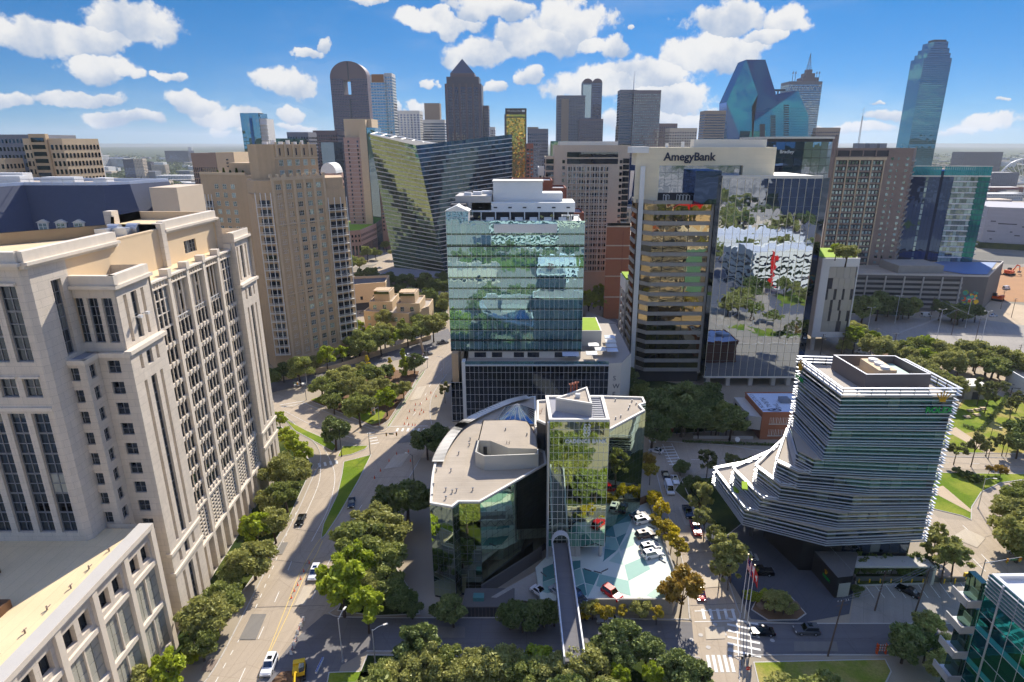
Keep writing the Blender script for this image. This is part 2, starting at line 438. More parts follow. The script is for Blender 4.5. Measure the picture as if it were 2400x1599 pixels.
principled('off_white',(0.86,0.84,0.79),0.6,var=0.04)
principled('cream_panel',(0.94,0.88,0.75),0.6,var=0.03,extra=joints(3.2,1.6,0.93,0.008,0.0))
principled('beige_stone',(0.76,0.66,0.53),0.8,var=0.10,fine=0.08,streak=0.12)
principled('beige_light',(0.82,0.73,0.60),0.8,var=0.08,streak=0.08)
principled('brown_stone',(0.56,0.49,0.45),0.8,var=0.06)
principled('pink_stone',(0.74,0.60,0.54),0.8,var=0.05)
principled('brick_red',(0.58,0.34,0.26),0.85,var=0.10,fine=0.10)
principled('brick_orange',(0.66,0.42,0.30),0.85,var=0.12,fine=0.08)
principled('grey_concrete',(0.62,0.60,0.565),0.85,var=0.12,fine=0.08,streak=0.12)
principled('pale_concrete',(0.74,0.72,0.69),0.85,var=0.07)
principled('dark_concrete',(0.40,0.39,0.38),0.85,var=0.10)
principled('dark_metal',(0.16,0.17,0.19),0.45,var=0.05)
principled('charcoal',(0.24,0.24,0.26),0.7,var=0.06)
principled('aluminium',(0.78,0.79,0.81),0.32,metal=0.55,var=0.05)
principled('fin_metal',(0.80,0.81,0.83),0.35,metal=0.3,var=0.06,fine=0.05)
principled('grey_metal',(0.55,0.56,0.58),0.4,metal=0.5,var=0.05)
principled('slate',(0.27,0.30,0.39),0.55,var=0.12,vscale=0.9,fine=0.15,fscale=3.0)
principled('black_stone',(0.12,0.12,0.13),0.35,var=0.08)
principled('terrace_deck',(0.66,0.62,0.57),0.8,var=0.06)
principled('wood',(0.42,0.30,0.20),0.8,var=0.15,vscale=1.0)
principled('bark',(0.30,0.25,0.21),0.95,var=0.2,vscale=2.0)
principled('pole_wood',(0.40,0.33,0.28),0.9,var=0.15)
principled('navy_letters',(0.10,0.15,0.24),0.4,var=0.02)
principled('green_letters',(0.05,0.62,0.25),0.4,var=0.02)
principled('gold_paint',(0.80,0.60,0.12),0.35,var=0.03)
principled('yellow_paint',(0.93,0.75,0.12),0.5,var=0.03)
principled('red_paint',(0.75,0.07,0.06),0.4,var=0.03)
principled('orange_paint',(0.90,0.36,0.10),0.5,var=0.05)
principled('blue_paint',(0.12,0.27,0.62),0.5,var=0.03)
principled('flag_blue',(0.08,0.14,0.42),0.7,var=0.03)
principled('dull_blue',(0.40,0.50,0.68),0.6,var=0.08)
principled('rubber',(0.07,0.07,0.07),0.8,var=0.05)
principled('rock',(0.52,0.44,0.36),0.9,var=0.2,vscale=1.0)
principled('dirt',(0.66,0.49,0.33),0.95,var=0.18,vscale=0.12,fine=0.15,fscale=1.5)
principled('mulch',(0.47,0.36,0.26),0.95,var=0.25,vscale=0.5,fine=0.2)
principled('copper',(0.60,0.42,0.26),0.6,var=0.1)
principled('maroon',(0.34,0.08,0.17),0.4,var=0.1)
principled('far_white',(0.82,0.81,0.79),0.8,var=0.06)
principled('far_tan',(0.82,0.75,0.66),0.85,var=0.08)
principled('far_grey',(0.50,0.51,0.54),0.85,var=0.08)
principled('green_roof',(0.55,0.66,0.13),0.9,var=0.15,vscale=0.3,fine=0.15)
principled('water',(0.20,0.50,0.62),0.08,spec=0.6,var=0.03)
principled('mural_green',(0.25,0.62,0.52),0.6,var=0.4,vscale=0.25,fine=0.3,fscale=0.8)
principled('deck_pale',(0.82,0.85,0.80),0.7,var=0.10,vscale=0.25,fine=0.05)
principled('deck_mint',(0.56,0.71,0.66),0.7,var=0.08,vscale=0.3)
principled('deck_teal',(0.31,0.52,0.51),0.7,var=0.10,vscale=0.3)
principled('deck_sage',(0.67,0.77,0.71),0.7,var=0.08,vscale=0.3)
def road_material(name,rgb,streak=0.15,patch=0.22,cracks=True,angle=0.0):
 m=bpy.data.materials.new(name);m.use_nodes=True;w=NT(m.node_tree)
 pos=w.n('ShaderNodeNewGeometry').outputs['Position']
 mp=w.n('ShaderNodeMapping',ins={'Vector':pos,'Rotation':(0,0,angle)})
 n1=w.n('ShaderNodeTexNoise',ins={'Vector':pos,'Scale':0.07,'Detail':6.0,'Roughness':0.65})
 st=w.n('ShaderNodeTexNoise',ins={'Vector':w.vmath('MULTIPLY',mp.outputs[0],(0.9,0.035,1)),'Scale':1.0,'Detail':4.0})
 n2=w.n('ShaderNodeTexNoise',ins={'Vector':pos,'Scale':5.0,'Detail':2.0})
 f=w.math('ADD',1.0,w.math('MULTIPLY',w.math('SUBTRACT',n1.outputs['Fac'],0.5),2*patch))
 f=w.math('ADD',f,w.math('MULTIPLY',w.math('SUBTRACT',st.outputs['Fac'],0.5),2*streak))
 f=w.math('ADD',f,w.math('MULTIPLY',w.math('SUBTRACT',n2.outputs['Fac'],0.5),0.10))
 if cracks:
  vo=w.n('ShaderNodeTexVoronoi',feature='DISTANCE_TO_EDGE',ins={'Vector':w.vmath('ADD',pos,w.vmath('MULTIPLY',n2.outputs['Color'],(0.4,0.4,0))),'Scale':0.11})
  cr=w.ramp(vo.outputs['Distance'],0.0,0.012)
  bk=w.n('ShaderNodeTexBrick',offset=0.0,ins={'Vector':mp.outputs[0],'Color1':(1,1,1,1),'Color2':(0.94,0.94,0.94,1),'Mortar':(0.72,0.70,0.68,1),'Scale':1.0,'Mortar Size':0.04,'Brick Width':3.6,'Row Height':9.0})
  f=w.math('MULTIPLY',f,w.math('ADD',0.86,w.math('MULTIPLY',cr,0.14)))
 sc=w.vmath('SCALE',lin(rgb),None);w.link(f,sc.node.inputs[3])
 col=w.mixc(0.8,sc,bk.outputs['Color'],'MULTIPLY')if cracks else sc
 b=w.n('ShaderNodeBsdfPrincipled',ins={'Base Color':col,'Roughness':0.85,'Specular IOR Level':0.3})
 w.n('ShaderNodeOutputMaterial',ins={0:b.outputs[0]});MATS[name]=m
road_material('road_concrete',(0.68,0.62,0.54),angle=0.12)
road_material('road_asphalt',(0.44,0.43,0.43),angle=1.57)
road_material('lot_concrete',(0.60,0.575,0.54),angle=0.5)
road_material('lot_asphalt',(0.38,0.38,0.40),cracks=False)
road_material('pavement_mat',(0.74,0.66,0.55),streak=0.04,patch=0.16,angle=0.1)
road_material('setts',(0.33,0.34,0.37),streak=0.05,patch=0.1,angle=0.8)
principled('line_white',(0.88,0.87,0.84),0.7,var=0.12,vscale=0.6)
principled('line_yellow',(0.85,0.74,0.45),0.7,var=0.12,vscale=0.6)
def grass_material(name,a,b):
 m=bpy.data.materials.new(name);m.use_nodes=True;w=NT(m.node_tree)
 pos=w.n('ShaderNodeNewGeometry').outputs['Position']
 n1=w.n('ShaderNodeTexNoise',ins={'Vector':pos,'Scale':0.09,'Detail':5.0,'Roughness':0.6})
 n2=w.n('ShaderNodeTexNoise',ins={'Vector':pos,'Scale':3.0,'Detail':4.0})
 col=w.mixc(w.ramp(n1.outputs['Fac'],0.38,0.64),(*lin(a),1),(*lin(b),1))
 sc=w.vmath('SCALE',col,None);w.link(w.math('ADD',0.6,w.math('MULTIPLY',n2.outputs['Fac'],0.8)),sc.node.inputs[3])
 bs=w.n('ShaderNodeBsdfPrincipled',ins={'Base Color':sc,'Roughness':0.95,'Specular IOR Level':0.1})
 bp=w.n('ShaderNodeBump',ins={'Strength':0.6,'Distance':0.1,'Height':n2.outputs['Fac']});w.link(bp.outputs[0],bs.inputs['Normal'])
 w.n('ShaderNodeOutputMaterial',ins={0:bs.outputs[0]});MATS[name]=m
grass_material('grass',(0.38,0.47,0.12),(0.52,0.55,0.20))
grass_material('grass_dry',(0.47,0.52,0.16),(0.66,0.59,0.36))
grass_material('ground_cover',(0.17,0.23,0.09),(0.30,0.33,0.14))
def ground_material():
 m=bpy.data.materials.new('city_ground');m.use_nodes=True;w=NT(m.node_tree)
 pos=w.n('ShaderNodeNewGeometry').outputs['Position']
 dist=w.vmath('LENGTH',pos,out=1)
 big=w.n('ShaderNodeTexNoise',ins={'Vector':pos,'Scale':0.0016,'Detail':8.0,'Roughness':0.62})
 mid=w.n('ShaderNodeTexNoise',ins={'Vector':pos,'Scale':0.022,'Detail':5.0,'Roughness':0.6})
 vo=w.n('ShaderNodeTexVoronoi',feature='F1',ins={'Vector':pos,'Scale':0.016})
 blk=w.n('ShaderNodeSeparateColor',ins={0:vo.outputs['Color']}).outputs[0]
 town=w.mixc(w.ramp(blk,0.3,0.9),(*lin((0.46,0.45,0.42)),1),(*lin((0.66,0.62,0.56)),1))
 wood=w.mixc(w.ramp(mid.outputs['Fac'],0.35,0.68),(*lin((0.17,0.22,0.13)),1),(*lin((0.33,0.36,0.22)),1))
 near=w.n('ShaderNodeTexNoise',ins={'Vector':pos,'Scale':0.09,'Detail':6.0})
 pav=w.mixc(near.outputs['Fac'],(*lin((0.56,0.52,0.46)),1),(*lin((0.70,0.65,0.57)),1))
 thr=w.n('ShaderNodeMapRange',ins={0:dist,1:500.0,2:3600.0,3:0.74,4:0.28})
 green=w.ramp(w.math('SUBTRACT',w.math('ADD',w.math('MULTIPLY',big.outputs['Fac'],0.6),w.math('MULTIPLY',mid.outputs['Fac'],0.4)),thr.outputs[0]),-0.06,0.06)
 far=w.mixc(green,town,wood)
 col=w.mixc(w.ramp(dist,330.0,620.0),pav,far)
 b=w.n('ShaderNodeBsdfPrincipled',ins={'Base Color':col,'Roughness':0.95,'Specular IOR Level':0.1})
 w.n('ShaderNodeOutputMaterial',ins={0:b.outputs[0]});MATS['city_ground']=m
ground_material()
# ------ the ground, one sheet to the horizon
g=MB();rings=[0,150,400,900,2000,4500,9000,16000,30000];NS=64
for i,r in enumerate(rings):
 for k in range(NS):
  t=2*math.pi*k/NS
  z=0.0
  if r>=9000:z=14+42*max(0,noise.noise(Vector((math.cos(t)*3,math.sin(t)*3,i))))+(10 if r>9000 else 0)
  if r>=30000:z+=40
  g.v.append((r*math.sin(t),r*math.cos(t),z))
for i in range(len(rings)-1):
 for k in range(NS):
  j=(k+1)%NS
  if i==0:g.f.append((k,NS+j,NS+k))if False else g.f.append((NS*0+0,NS+j,NS+k))
  else:g.f.append((NS*i+k,NS*i+j,NS*(i+1)+j,NS*(i+1)+k))
  g.m.append(0)
structure(g.build('ground','city_ground'))
import bmesh as _bm
def fix_normals(o,up=True):
 b=_bm.new();b.from_mesh(o.data);_bm.ops.recalc_face_normals(b,faces=b.faces)
 if up and b.faces and max(b.faces,key=lambda f:f.calc_area()).normal.z<0:_bm.ops.reverse_faces(b,faces=b.faces)
 b.to_mesh(o.data);b.free()
fix_normals(bpy.data.objects['ground'])
LAYER=[0.010]
def lay(name,pts,mat,z=None,kind="structure",label=None,px=True):
 "flat sheet on the ground; each one a few millimetres above the one before"
 if z is None:LAYER[0]+=0.004;z=LAYER[0]
 P=ccw([tuple(gp(*p)[:2])for p in pts])if px else ccw([tuple(p[:2])for p in pts])
 m=MB();m.poly([(*p,z)for p in P])
 return m.build(name,mat,kind=kind,label=label)
def raised(name,pts,mat,h=0.14,kerb=True,px=True,kind="structure"):
 "kerbed island or bed: a step up from the road"
 P=ccw([tuple(gp(*p)[:2])for p in pts])if px else ccw([tuple(p[:2])for p in pts])
 m=MB();m.prism(P,0.0,h if kerb else h,0,top=True)
 if not kerb:return m.build(name,mat,kind=kind)
 m=MB();m.prism(P,0,h);o=m.build('kerb','pale_concrete',kind=kind)
 I=inset(P,0.22);t=MB();t.poly([(*p,h+0.02)for p in I]);o2=t.build(name,mat,kind=kind)
 return o2
def curve_pts(P,n=6):
 "smooth line through points (Catmull-Rom)"
 P=[Vector((p[0],p[1]))for p in P];out=[]
 for i in range(len(P)-1):
  p0,p1,p2,p3=P[max(i-1,0)],P[i],P[i+1],P[min(i+2,len(P)-1)]
  for k in range(n):
   t=k/n
   out.append(0.5*((2*p1)+(-p0+p2)*t+(2*p0-5*p1+4*p2-p3)*t*t+(-p0+3*p1-3*p2+p3)*t**3))
 out.append(P[-1]);return[tuple(p)for p in out]
def ground_line(px_pts,n=6):return curve_pts([gp(*p)[:2]for p in px_pts],n)
def strip_along(line,half,z,m=None,mi=0):
 m=m or MB();prev=None
 for i,p in enumerate(line):
  a,b=Vector(line[max(i-1,0)]),Vector(line[min(i+1,len(line)-1)])
  d=(b-a).normalized()if(b-a).length>1e-6 else Vector((1,0));nrm=Vector((-d.y,d.x))*half
  cur=((p[0]-nrm.x,p[1]-nrm.y,z),(p[0]+nrm.x,p[1]+nrm.y,z))
  if prev:m.quad(prev[0],cur[0],cur[1],prev[1],mi)
  prev=cur
 return m
def kerb_line(px_pts,n=5):
 line=ground_line(px_pts,n);m=MB()
 for a,b in zip(line,line[1:]):
  d=Vector((b[0]-a[0],b[1]-a[1]));L=d.length
  if L<0.05:continue
  u=d/L;m.obox(((a[0]+b[0])/2,(a[1]+b[1])/2),u,L/2+0.05,0.11,0,0.13,bottom=False)
 return m.build('kerb','pale_concrete',kind='structure')
def line_mark(px_pts,w=0.14,mat='line_white',z=0.075,n=5,name='road_marking'):
 return strip_along(ground_line(px_pts,n),w/2,z).build(name,mat,kind='structure')
def dashes(px_pts,dash=2.0,gap=3.0,w=0.16,mat='line_white',z=0.075):
 line=[Vector(p)for p in ground_line(px_pts,12)];m=MB();s=0.0
 for a,b in zip(line,line[1:]):
  L=(b-a).length;u=(b-a)/max(L,1e-6);t=0.0
  while t<L-1e-6:
   ph=(s+t)%(dash+gap);on=ph<dash;step=min((dash-ph)if on else(dash+gap-ph),L-t);step=max(step,1e-3)
   if on:
    c=a+u*(t+step/2);nrm=Vector((-u.y,u.x))*w/2;h=u*step/2
    m.quad((*(c-h-nrm),z),(*(c+h-nrm),z),(*(c+h+nrm),z),(*(c-h+nrm),z))
   t+=step
  s+=L
 return m.build('lane_dashes',mat,kind='structure')
def zebra(a_px,b_px,n,bar_len,w=0.5,z=0.08,turn=None):
 "crossing bars from a to b, each bar along the traffic"
 a,b=gp(*a_px),gp(*b_px);d=Vector((b.x-a.x,b.y-a.y));u=d.normalized();v=Vector((-u.y,u.x))
 if turn:v=Vector((math.cos(turn),math.sin(turn)))
 for i in range(n):
  c=Vector((a.x,a.y))+d*((i+0.5)/n);m=MB()
  P=[c-u*w/2-v*bar_len/2,c+u*w/2-v*bar_len/2,c+u*w/2+v*bar_len/2,c-u*w/2+v*bar_len/2]
  m.poly([(*p,z)for p in ccw([tuple(q)for q in P])]);m.build('crossing_bar','line_white',kind='structure')
  # ------ roads
lay('avenue_road',[(430,1660),(503,1567),(570,1441),(623,1338),(690,1215),(735,1115),(752,1085),(765,1062),(800,1075),(850,1050),(872,1006),(908,1004),(1005,995),(1012,1035),(985,1075),(950,1135),(905,1215),(850,1300),(800,1410),(765,1540),(720,1660)],'road_concrete')
lay('cross_street_road',[(560,905),(640,922),(710,944),(812,985),(872,1006),(920,1010),(900,1060),(863,1044),(812,1036),(727,1006),(664,970),(560,935)],'road_concrete')
lay('avenue_road',[(900,1016),(908,1004),(925,978),(944,947),(978,896),(999,866),(985,845),(1020,820),(1080,790),(1090,830),(1046,879),(1023,910),(1010,938),(1008,970),(1012,995),(1015,1020)],'road_concrete')
lay('slip_road',[(735,1118),(752,1085),(750,1055),(722,1020),(690,990),(660,972),(668,968),(727,1004),(790,1045),(812,1085),(806,1110),(798,1150),(760,1230),(740,1240)],'road_concrete')
lay('terrace_street_road',[(600,905),(690,882),(800,855),(900,822),(1000,790),(1050,770),(1060,790),(1000,830),(900,850),(800,880),(700,905),(620,925)],'road_asphalt')
lay('side_street_road',[(560,1660),(690,1500),(760,1440),(880,1448),(1400,1448),(1650,1460),(2300,1462),(2330,1540),(1720,1535),(1640,1540),(1400,1528),(860,1525),(800,1560),(760,1660)],'road_asphalt')
lay('bank_street_road',[(1640,1660),(1620,1440),(1598,1310),(1552,1160),(1528,1060),(1505,1000),(1465,860),(1480,850),(1545,1000),(1590,1105),(1645,1230),(1702,1350),(1735,1440),(1740,1660)],'road_concrete')
lay('tower_street_road',[(1528,1060),(1540,1035),(1700,1045),(1850,1062),(2200,1072),(2420,1076),(2420,1104),(2200,1098),(1850,1098),(1700,1112),(1590,1110)],'road_concrete')
lay('plaza_lane_road',[(985,1075),(1012,1035),(1010,1000),(1080,1000),(1520,985),(1540,1035),(1528,1060),(1400,1050),(1100,1060)],'pavement_mat')
lay('ramp_road',[(2140,1210),(2175,1195),(2200,1215),(2277,1222),(2278,1190),(2300,1158),(2345,1135),(2440,1120),(2460,1420),(2300,1420),(2190,1340)],'road_concrete')
lay('bank_corner_parking',[(2005,1378),(2190,1368),(2330,1368),(2340,1462),(2200,1462),(1990,1462)],'lot_concrete')
lay('surface_parking',[(1985,742),(2150,745),(2320,752),(2600,790),(2600,860),(2330,830),(2260,818),(2090,815),(2010,800)],'lot_concrete')
lay('far_street_road',[(1960,800),(2000,835),(2100,850),(2420,872),(2420,900),(2090,880),(2000,880),(1930,830)],'road_concrete')
lay('access_lane_road',[(1880,880),(1930,830),(2060,880),(2120,905),(2240,900),(2400,930),(2400,912),(2240,882),(2100,872)],'pavement_mat')
lay('forecourt',[(1650,1260),(1690,1240),(1760,1180),(1950,1210),(2010,1330),(1990,1440),(1870,1462),(1760,1452),(1735,1400)],'setts')
lay('hotel_drive_road',[(1880,850),(1990,830),(2010,860),(1990,880)],'road_asphalt')
lay('museum_yard',[(2290,640),(2600,600),(2600,720),(2330,705),(2300,680)],'dirt')
lay('museum_apron',[(2270,690),(2330,706),(2600,745),(2600,790),(2320,752),(2290,740)],'pavement_mat')
lay('street_behind_hotel',[(1370,770),(1440,745),(1500,800),(1510,850),(1480,860),(1440,800)],'road_asphalt')
lay('boulevard_road',[(860,660),(935,640),(960,600),(940,580),(900,610),(850,640)],'road_concrete')
for k in([(430,1660),(503,1567),(570,1441),(623,1338),(690,1215),(735,1115),(750,1085),(748,1055),(722,1022),(664,972)],[(710,944),(812,985),(872,1006),(895,1012),(908,1004),(925,978),(944,947),(978,896),(999,866)],[(1046,879),(1023,910),(1010,938),(1008,970),(1012,995)],[(985,1075),(950,1135),(905,1215),(850,1300),(800,1410),(775,1440),(880,1448),(1380,1448)],[(1400,1450),(1600,1452),(1615,1440),(1598,1310),(1552,1160),(1530,1070)],[(1590,1110),(1645,1230),(1702,1350),(1735,1440),(1770,1460),(2290,1462)],[(860,1527),(1400,1530),(1640,1542)],[(1735,1660),(1735,1555),(1760,1537),(2200,1537)],[(1545,1034),(1700,1044),(1850,1061),(2420,1075)],[(2140,1212),(2175,1195)]):
 kerb_line(k)
raised('grass',[(752,1264),(757,1230),(790,1160),(801,1112),(805,1083),(871,1066),(842,1125),(792,1212),(764,1254)],'grass')
raised('grass',[(790,1072),(803,1046),(864,1045),(857,1053),(824,1066)],'grass')
raised('grass',[(668,984),(720,1010),(775,1034),(790,1046),(780,1060),(745,1040),(690,1010)],'grass')
raised('park_lawn',[(725,940),(752,928),(800,890),(880,865),(985,870),(965,910),(935,950),(912,985),(890,1000),(872,1000),(815,975)],'mulch')
lay('grass',[(729,938),(753,929),(775,940),(765,952)],'grass',0.19)
lay('grass',[(812,972),(860,955),(905,965),(892,990),(872,996)],'grass',0.19)
raised('grass',[(906,1000),(912,1003),(996,872),(992,870)],'grass',0.1)
raised('grass',[(2150,1185),(2178,1142),(2180,1108),(2420,1112),(2420,1122),(2345,1133),(2300,1155),(2278,1190),(2277,1220),(2255,1210)],'grass')
lay('footpath',[(2172,1148),(2210,1140),(2276,1196),(2276,1203)],'pavement_mat',0.17)
raised('park_lawn',[(2238,1062),(2195,1040),(2255,935),(2330,925),(2420,950),(2420,1064)],'grass_dry',0.1)
lay('grass',[(2205,1030),(2262,938),(2322,922),(2362,935),(2290,1010)],'grass',0.135)
lay('footpath',[(2215,1010),(2240,1002),(2330,1062),(2312,1063)],'pavement_mat',0.14)
raised('grass',[(1765,1552),(2075,1545),(2090,1575),(2050,1660),(1790,1660)],'grass_dry',0.1)
raised('grass',[(770,1576),(905,1572),(900,1600),(765,1604)],'grass',0.1)
raised('planting_bed',[(860,1535),(1620,1545),(1640,1680),(800,1680)],'ground_cover',0.1)
raised('planting_bed',[(440,1500),(560,1400),(610,1330),(680,1210),(735,1090),(660,1000),(645,1000),(640,1100),(560,1250),(440,1440),(380,1560),(420,1570)],'ground_cover',0.08)
raised('planting_bed',[(950,1150),(935,1200),(905,1290),(960,1380),(985,1440),(880,1445),(790,1432),(850,1300),(905,1215)],'ground_cover',0.1)
raised('planting_bed',[(1580,1150),(1600,1120),(1660,1120),(1740,1090),(1850,1105),(1800,1180),(1700,1260)],'ground_cover',0.08)
raised('planting_bed',[(640,895),(700,872),(800,842),(900,806),(1000,776),(1050,750),(1040,690),(960,700),(850,770),(780,820),(680,860),(620,880)],'ground_cover',0.08)
raised('planting_bed',[(2085,812),(2250,815),(2390,845),(2420,870),(2100,850),(2050,830)],'mulch',0.08)
raised('planting_bed',[(1480,880),(1650,910),(1735,960),(1780,1005),(1570,1018),(1530,990)],'ground_cover',0.08)
raised('planting_bed',[(1760,1430),(1775,1400),(1850,1395),(1890,1440),(1870,1455),(1800,1456)],'mulch',0.2)
raised('planting_bed',[(2005,1375),(2165,1370),(2170,1325),(2000,1330)],'ground_cover',0.3)
raised('planting_bed',[(1985,735),(2140,742),(2150,728),(2010,722)],'ground_cover',0.2)
dashes([(505,1600),(535,1545),(590,1445),(640,1330),(688,1215),(700,1195)],1.2,1.9,0.15)
dashes([(560,1600),(612,1484),(648,1402),(674,1340),(702,1270)],3.2,7.0,0.14)
line_mark([(605,1590),(660,1450),(672,1420)],0.16,'line_yellow')
line_mark([(625,1545),(672,1447),(682,1424)],0.16,'line_yellow')
line_mark([(672,1420),(700,1350),(730,1295),(752,1262)],0.16,'line_yellow')
line_mark([(682,1424),(722,1335),(742,1300),(756,1268)],0.16,'line_yellow')
dashes([(690,1498),(733,1400),(775,1310),(820,1230),(870,1150)],3.0,8.0,0.14)
line_mark([(730,1270),(770,1190),(785,1120),(772,1075),(748,1035),(720,1012)],0.14)
line_mark([(700,1240),(745,1140),(752,1090)],0.14)
zebra((742,1092),(795,1082),4,2.6,0.7)
zebra((925,1008),(1000,1008),6,2.4,0.7)
zebra((868,1012),(880,1043),5,2.6,0.5)
line_mark([(912,1000),(1003,999)],0.3)
line_mark([(664,962),(740,1000),(850,1034)],0.14)
line_mark([(655,950),(715,940)],0.35);line_mark([(660,955),(720,945)],0.35)
dashes([(740,965),(800,995),(860,1022)],3,5,0.14)
dashes([(950,1000),(985,950),(1010,900),(1040,860)],3,6,0.14)
for i,x in enumerate((1735,1745,1754,1762)):pass
zebra((1740,1450),(1745,1540),6,6.0,0.55,turn=0.0)
zebra((1640,1440),(1728,1440),5,3.0,0.6,turn=1.45)
zebra((1655,1556),(1722,1556),5,4.0,0.6,turn=1.45)
line_mark([(1628,1433),(1722,1430)],0.25);line_mark([(1628,1458),(1722,1456)],0.2)
line_mark([(1727,1460),(1731,1540)],0.2);line_mark([(1757,1462),(1762,1540)],0.2)
zebra((1562,1045),(1585,1092),7,4.0,0.5,turn=0.1)
zebra((1520,1035),(1538,1035),3,2.0,0.5)
line_mark([(1553,1042),(1582,1100)],0.2);line_mark([(1574,1040),(1600,1092)],0.2)
for x in(2022,2046,2071,2096,2122,2148,2176,2201,2226,2250):
 line_mark([(x,1366),(x+27,1402)],0.13,n=1)
for a,b in(((2245,1250),(2275,1270)),((2256,1232),(2280,1252)),((2327,1210),(2329,1225)),((2335,1186),(2342,1178)),((2300,1300),(2330,1330)),((2280,1310),(2310,1340))):
 line_mark([a,b],0.16,n=1)
dashes([(2200,1085),(2420,1090)],3,6,0.14);dashes([(1620,1078),(1840,1082)],3,6,0.14)
for px in((1676,1464),(1698,1487),(1642,1489),(1810,1502),(1660,1518),(1712,1523),(1620,1500)):
 c=gp(*px);m=MB();m.poly([(c.x+0.45*math.cos(t*math.pi/8),c.y+0.45*math.sin(t*math.pi/8),0.085)for t in range(16)]);m.build('manhole_cover','pale_concrete',kind='structure')
road_material('road_patch',(0.50,0.48,0.45),angle=0.3,cracks=False);road_material('road_patch_pale',(0.74,0.69,0.61),angle=0.3,cracks=False)
for k,(P_,mt)in enumerate((([(560,1500),(600,1500),(625,1440),(590,1440)],'road_patch'),([(690,1420),(715,1420),(735,1375),(712,1375)],'road_patch_pale'),([(640,1300),(662,1300),(676,1272),(655,1272)],'road_patch'),([(900,1100),(940,1095),(962,1062),(925,1066)],'road_patch_pale'),([(930,1040),(975,1036),(985,1020),(942,1022)],'road_patch'),([(960,940),(985,935),(1000,905),(978,908)],'road_patch_pale'),([(1640,1380),(1690,1376),(1682,1350),(1632,1354)],'road_patch_pale'),([(1655,1500),(1700,1498),(1698,1470),(1652,1472)],'road_patch_pale'),([(960,1470),(1090,1470),(1090,1496),(955,1496)],'road_patch'),([(1860,1505),(1960,1505),(1965,1528),(1862,1528)],'road_patch'),([(2230,1260),(2290,1285),(2310,1262),(2262,1240)],'road_patch_pale'),([(1590,1190),(1612,1188),(1630,1230),(1606,1232)],'road_patch_pale'))):
 lay('road_patch',P_,mt)
for L_ in([(590,1424),(760,1420)],[(640,1312),(790,1330)],[(690,1240),(830,1262)],[(870,1120),(960,1118)],[(905,1030),(1000,1024)],[(960,960),(1008,962)],[(1618,1420),(1735,1415)],[(900,1480),(1380,1486)],[(900,1508),(1390,1510)],[(1780,1500),(2200,1505)],[(2200,1290),(2380,1240)],[(2260,1330),(2400,1300)],[(1560,1200),(1630,1195)],[(1600,1300),(1670,1292)],[(1980,1075),(2400,1092)]):
 line_mark(L_,0.10,'dark_concrete',0.071,4,'tar_seam')
 # ------ glass
glass('glass_office',(0.56,0.63,0.72),0.26,(0.05,0.065,0.085),0.004,0.008,blinds=0.14)
glass('glass_dark',(0.50,0.58,0.70),0.22,(0.035,0.045,0.06),0.004,0.006)
glass('glass_hotel',(0.72,0.90,0.96),0.55,(0.40,0.58,0.63),0.0045,0.0018,0.45,blinds=0.12,blind_rgb=(0.55,0.68,0.66))
glass('glass_bank',(0.80,0.87,0.76),0.80,(0.06,0.08,0.06),0.003,0.0025,0.4)
glass('glass_mirror',(0.74,0.80,0.88),0.78,(0.05,0.07,0.10),0.006,0.003,0.35)
glass('glass_bronze',(0.80,0.74,0.58),0.58,(0.07,0.06,0.045),0.010,0.003,0.3)
glass('glass_green',(0.52,0.66,0.60),0.36,(0.12,0.20,0.18),0.008,0.006,0.15)
glass('glass_teal',(0.22,0.66,0.66),0.42,(0.03,0.15,0.15),0.006,0.006)
glass('glass_aqua',(0.40,0.82,0.84),0.30,(0.22,0.62,0.64),0.004,0.004)
glass('glass_home',(0.70,0.82,0.84),0.42,(0.09,0.12,0.13),0.006,0.012,blinds=0.55,blind_rgb=(0.66,0.74,0.72))
glass('glass_blue',(0.36,0.66,0.76),0.55,(0.05,0.16,0.24),0.006,0.006,0.1)
glass('glass_prism',(0.22,0.62,0.72),0.62,(0.03,0.15,0.21),0.004,0.004,0.05)
glass('glass_gold',(0.90,0.76,0.36),0.55,(0.62,0.50,0.16),0.02,0.03,0.12)
glass('glass_navy',(0.40,0.52,0.72),0.40,(0.05,0.07,0.13),0.006,0.006,0.1)
glass('glass_sky',(0.70,0.80,0.86),0.55,(0.12,0.17,0.22),0.006,0.010,0.1)
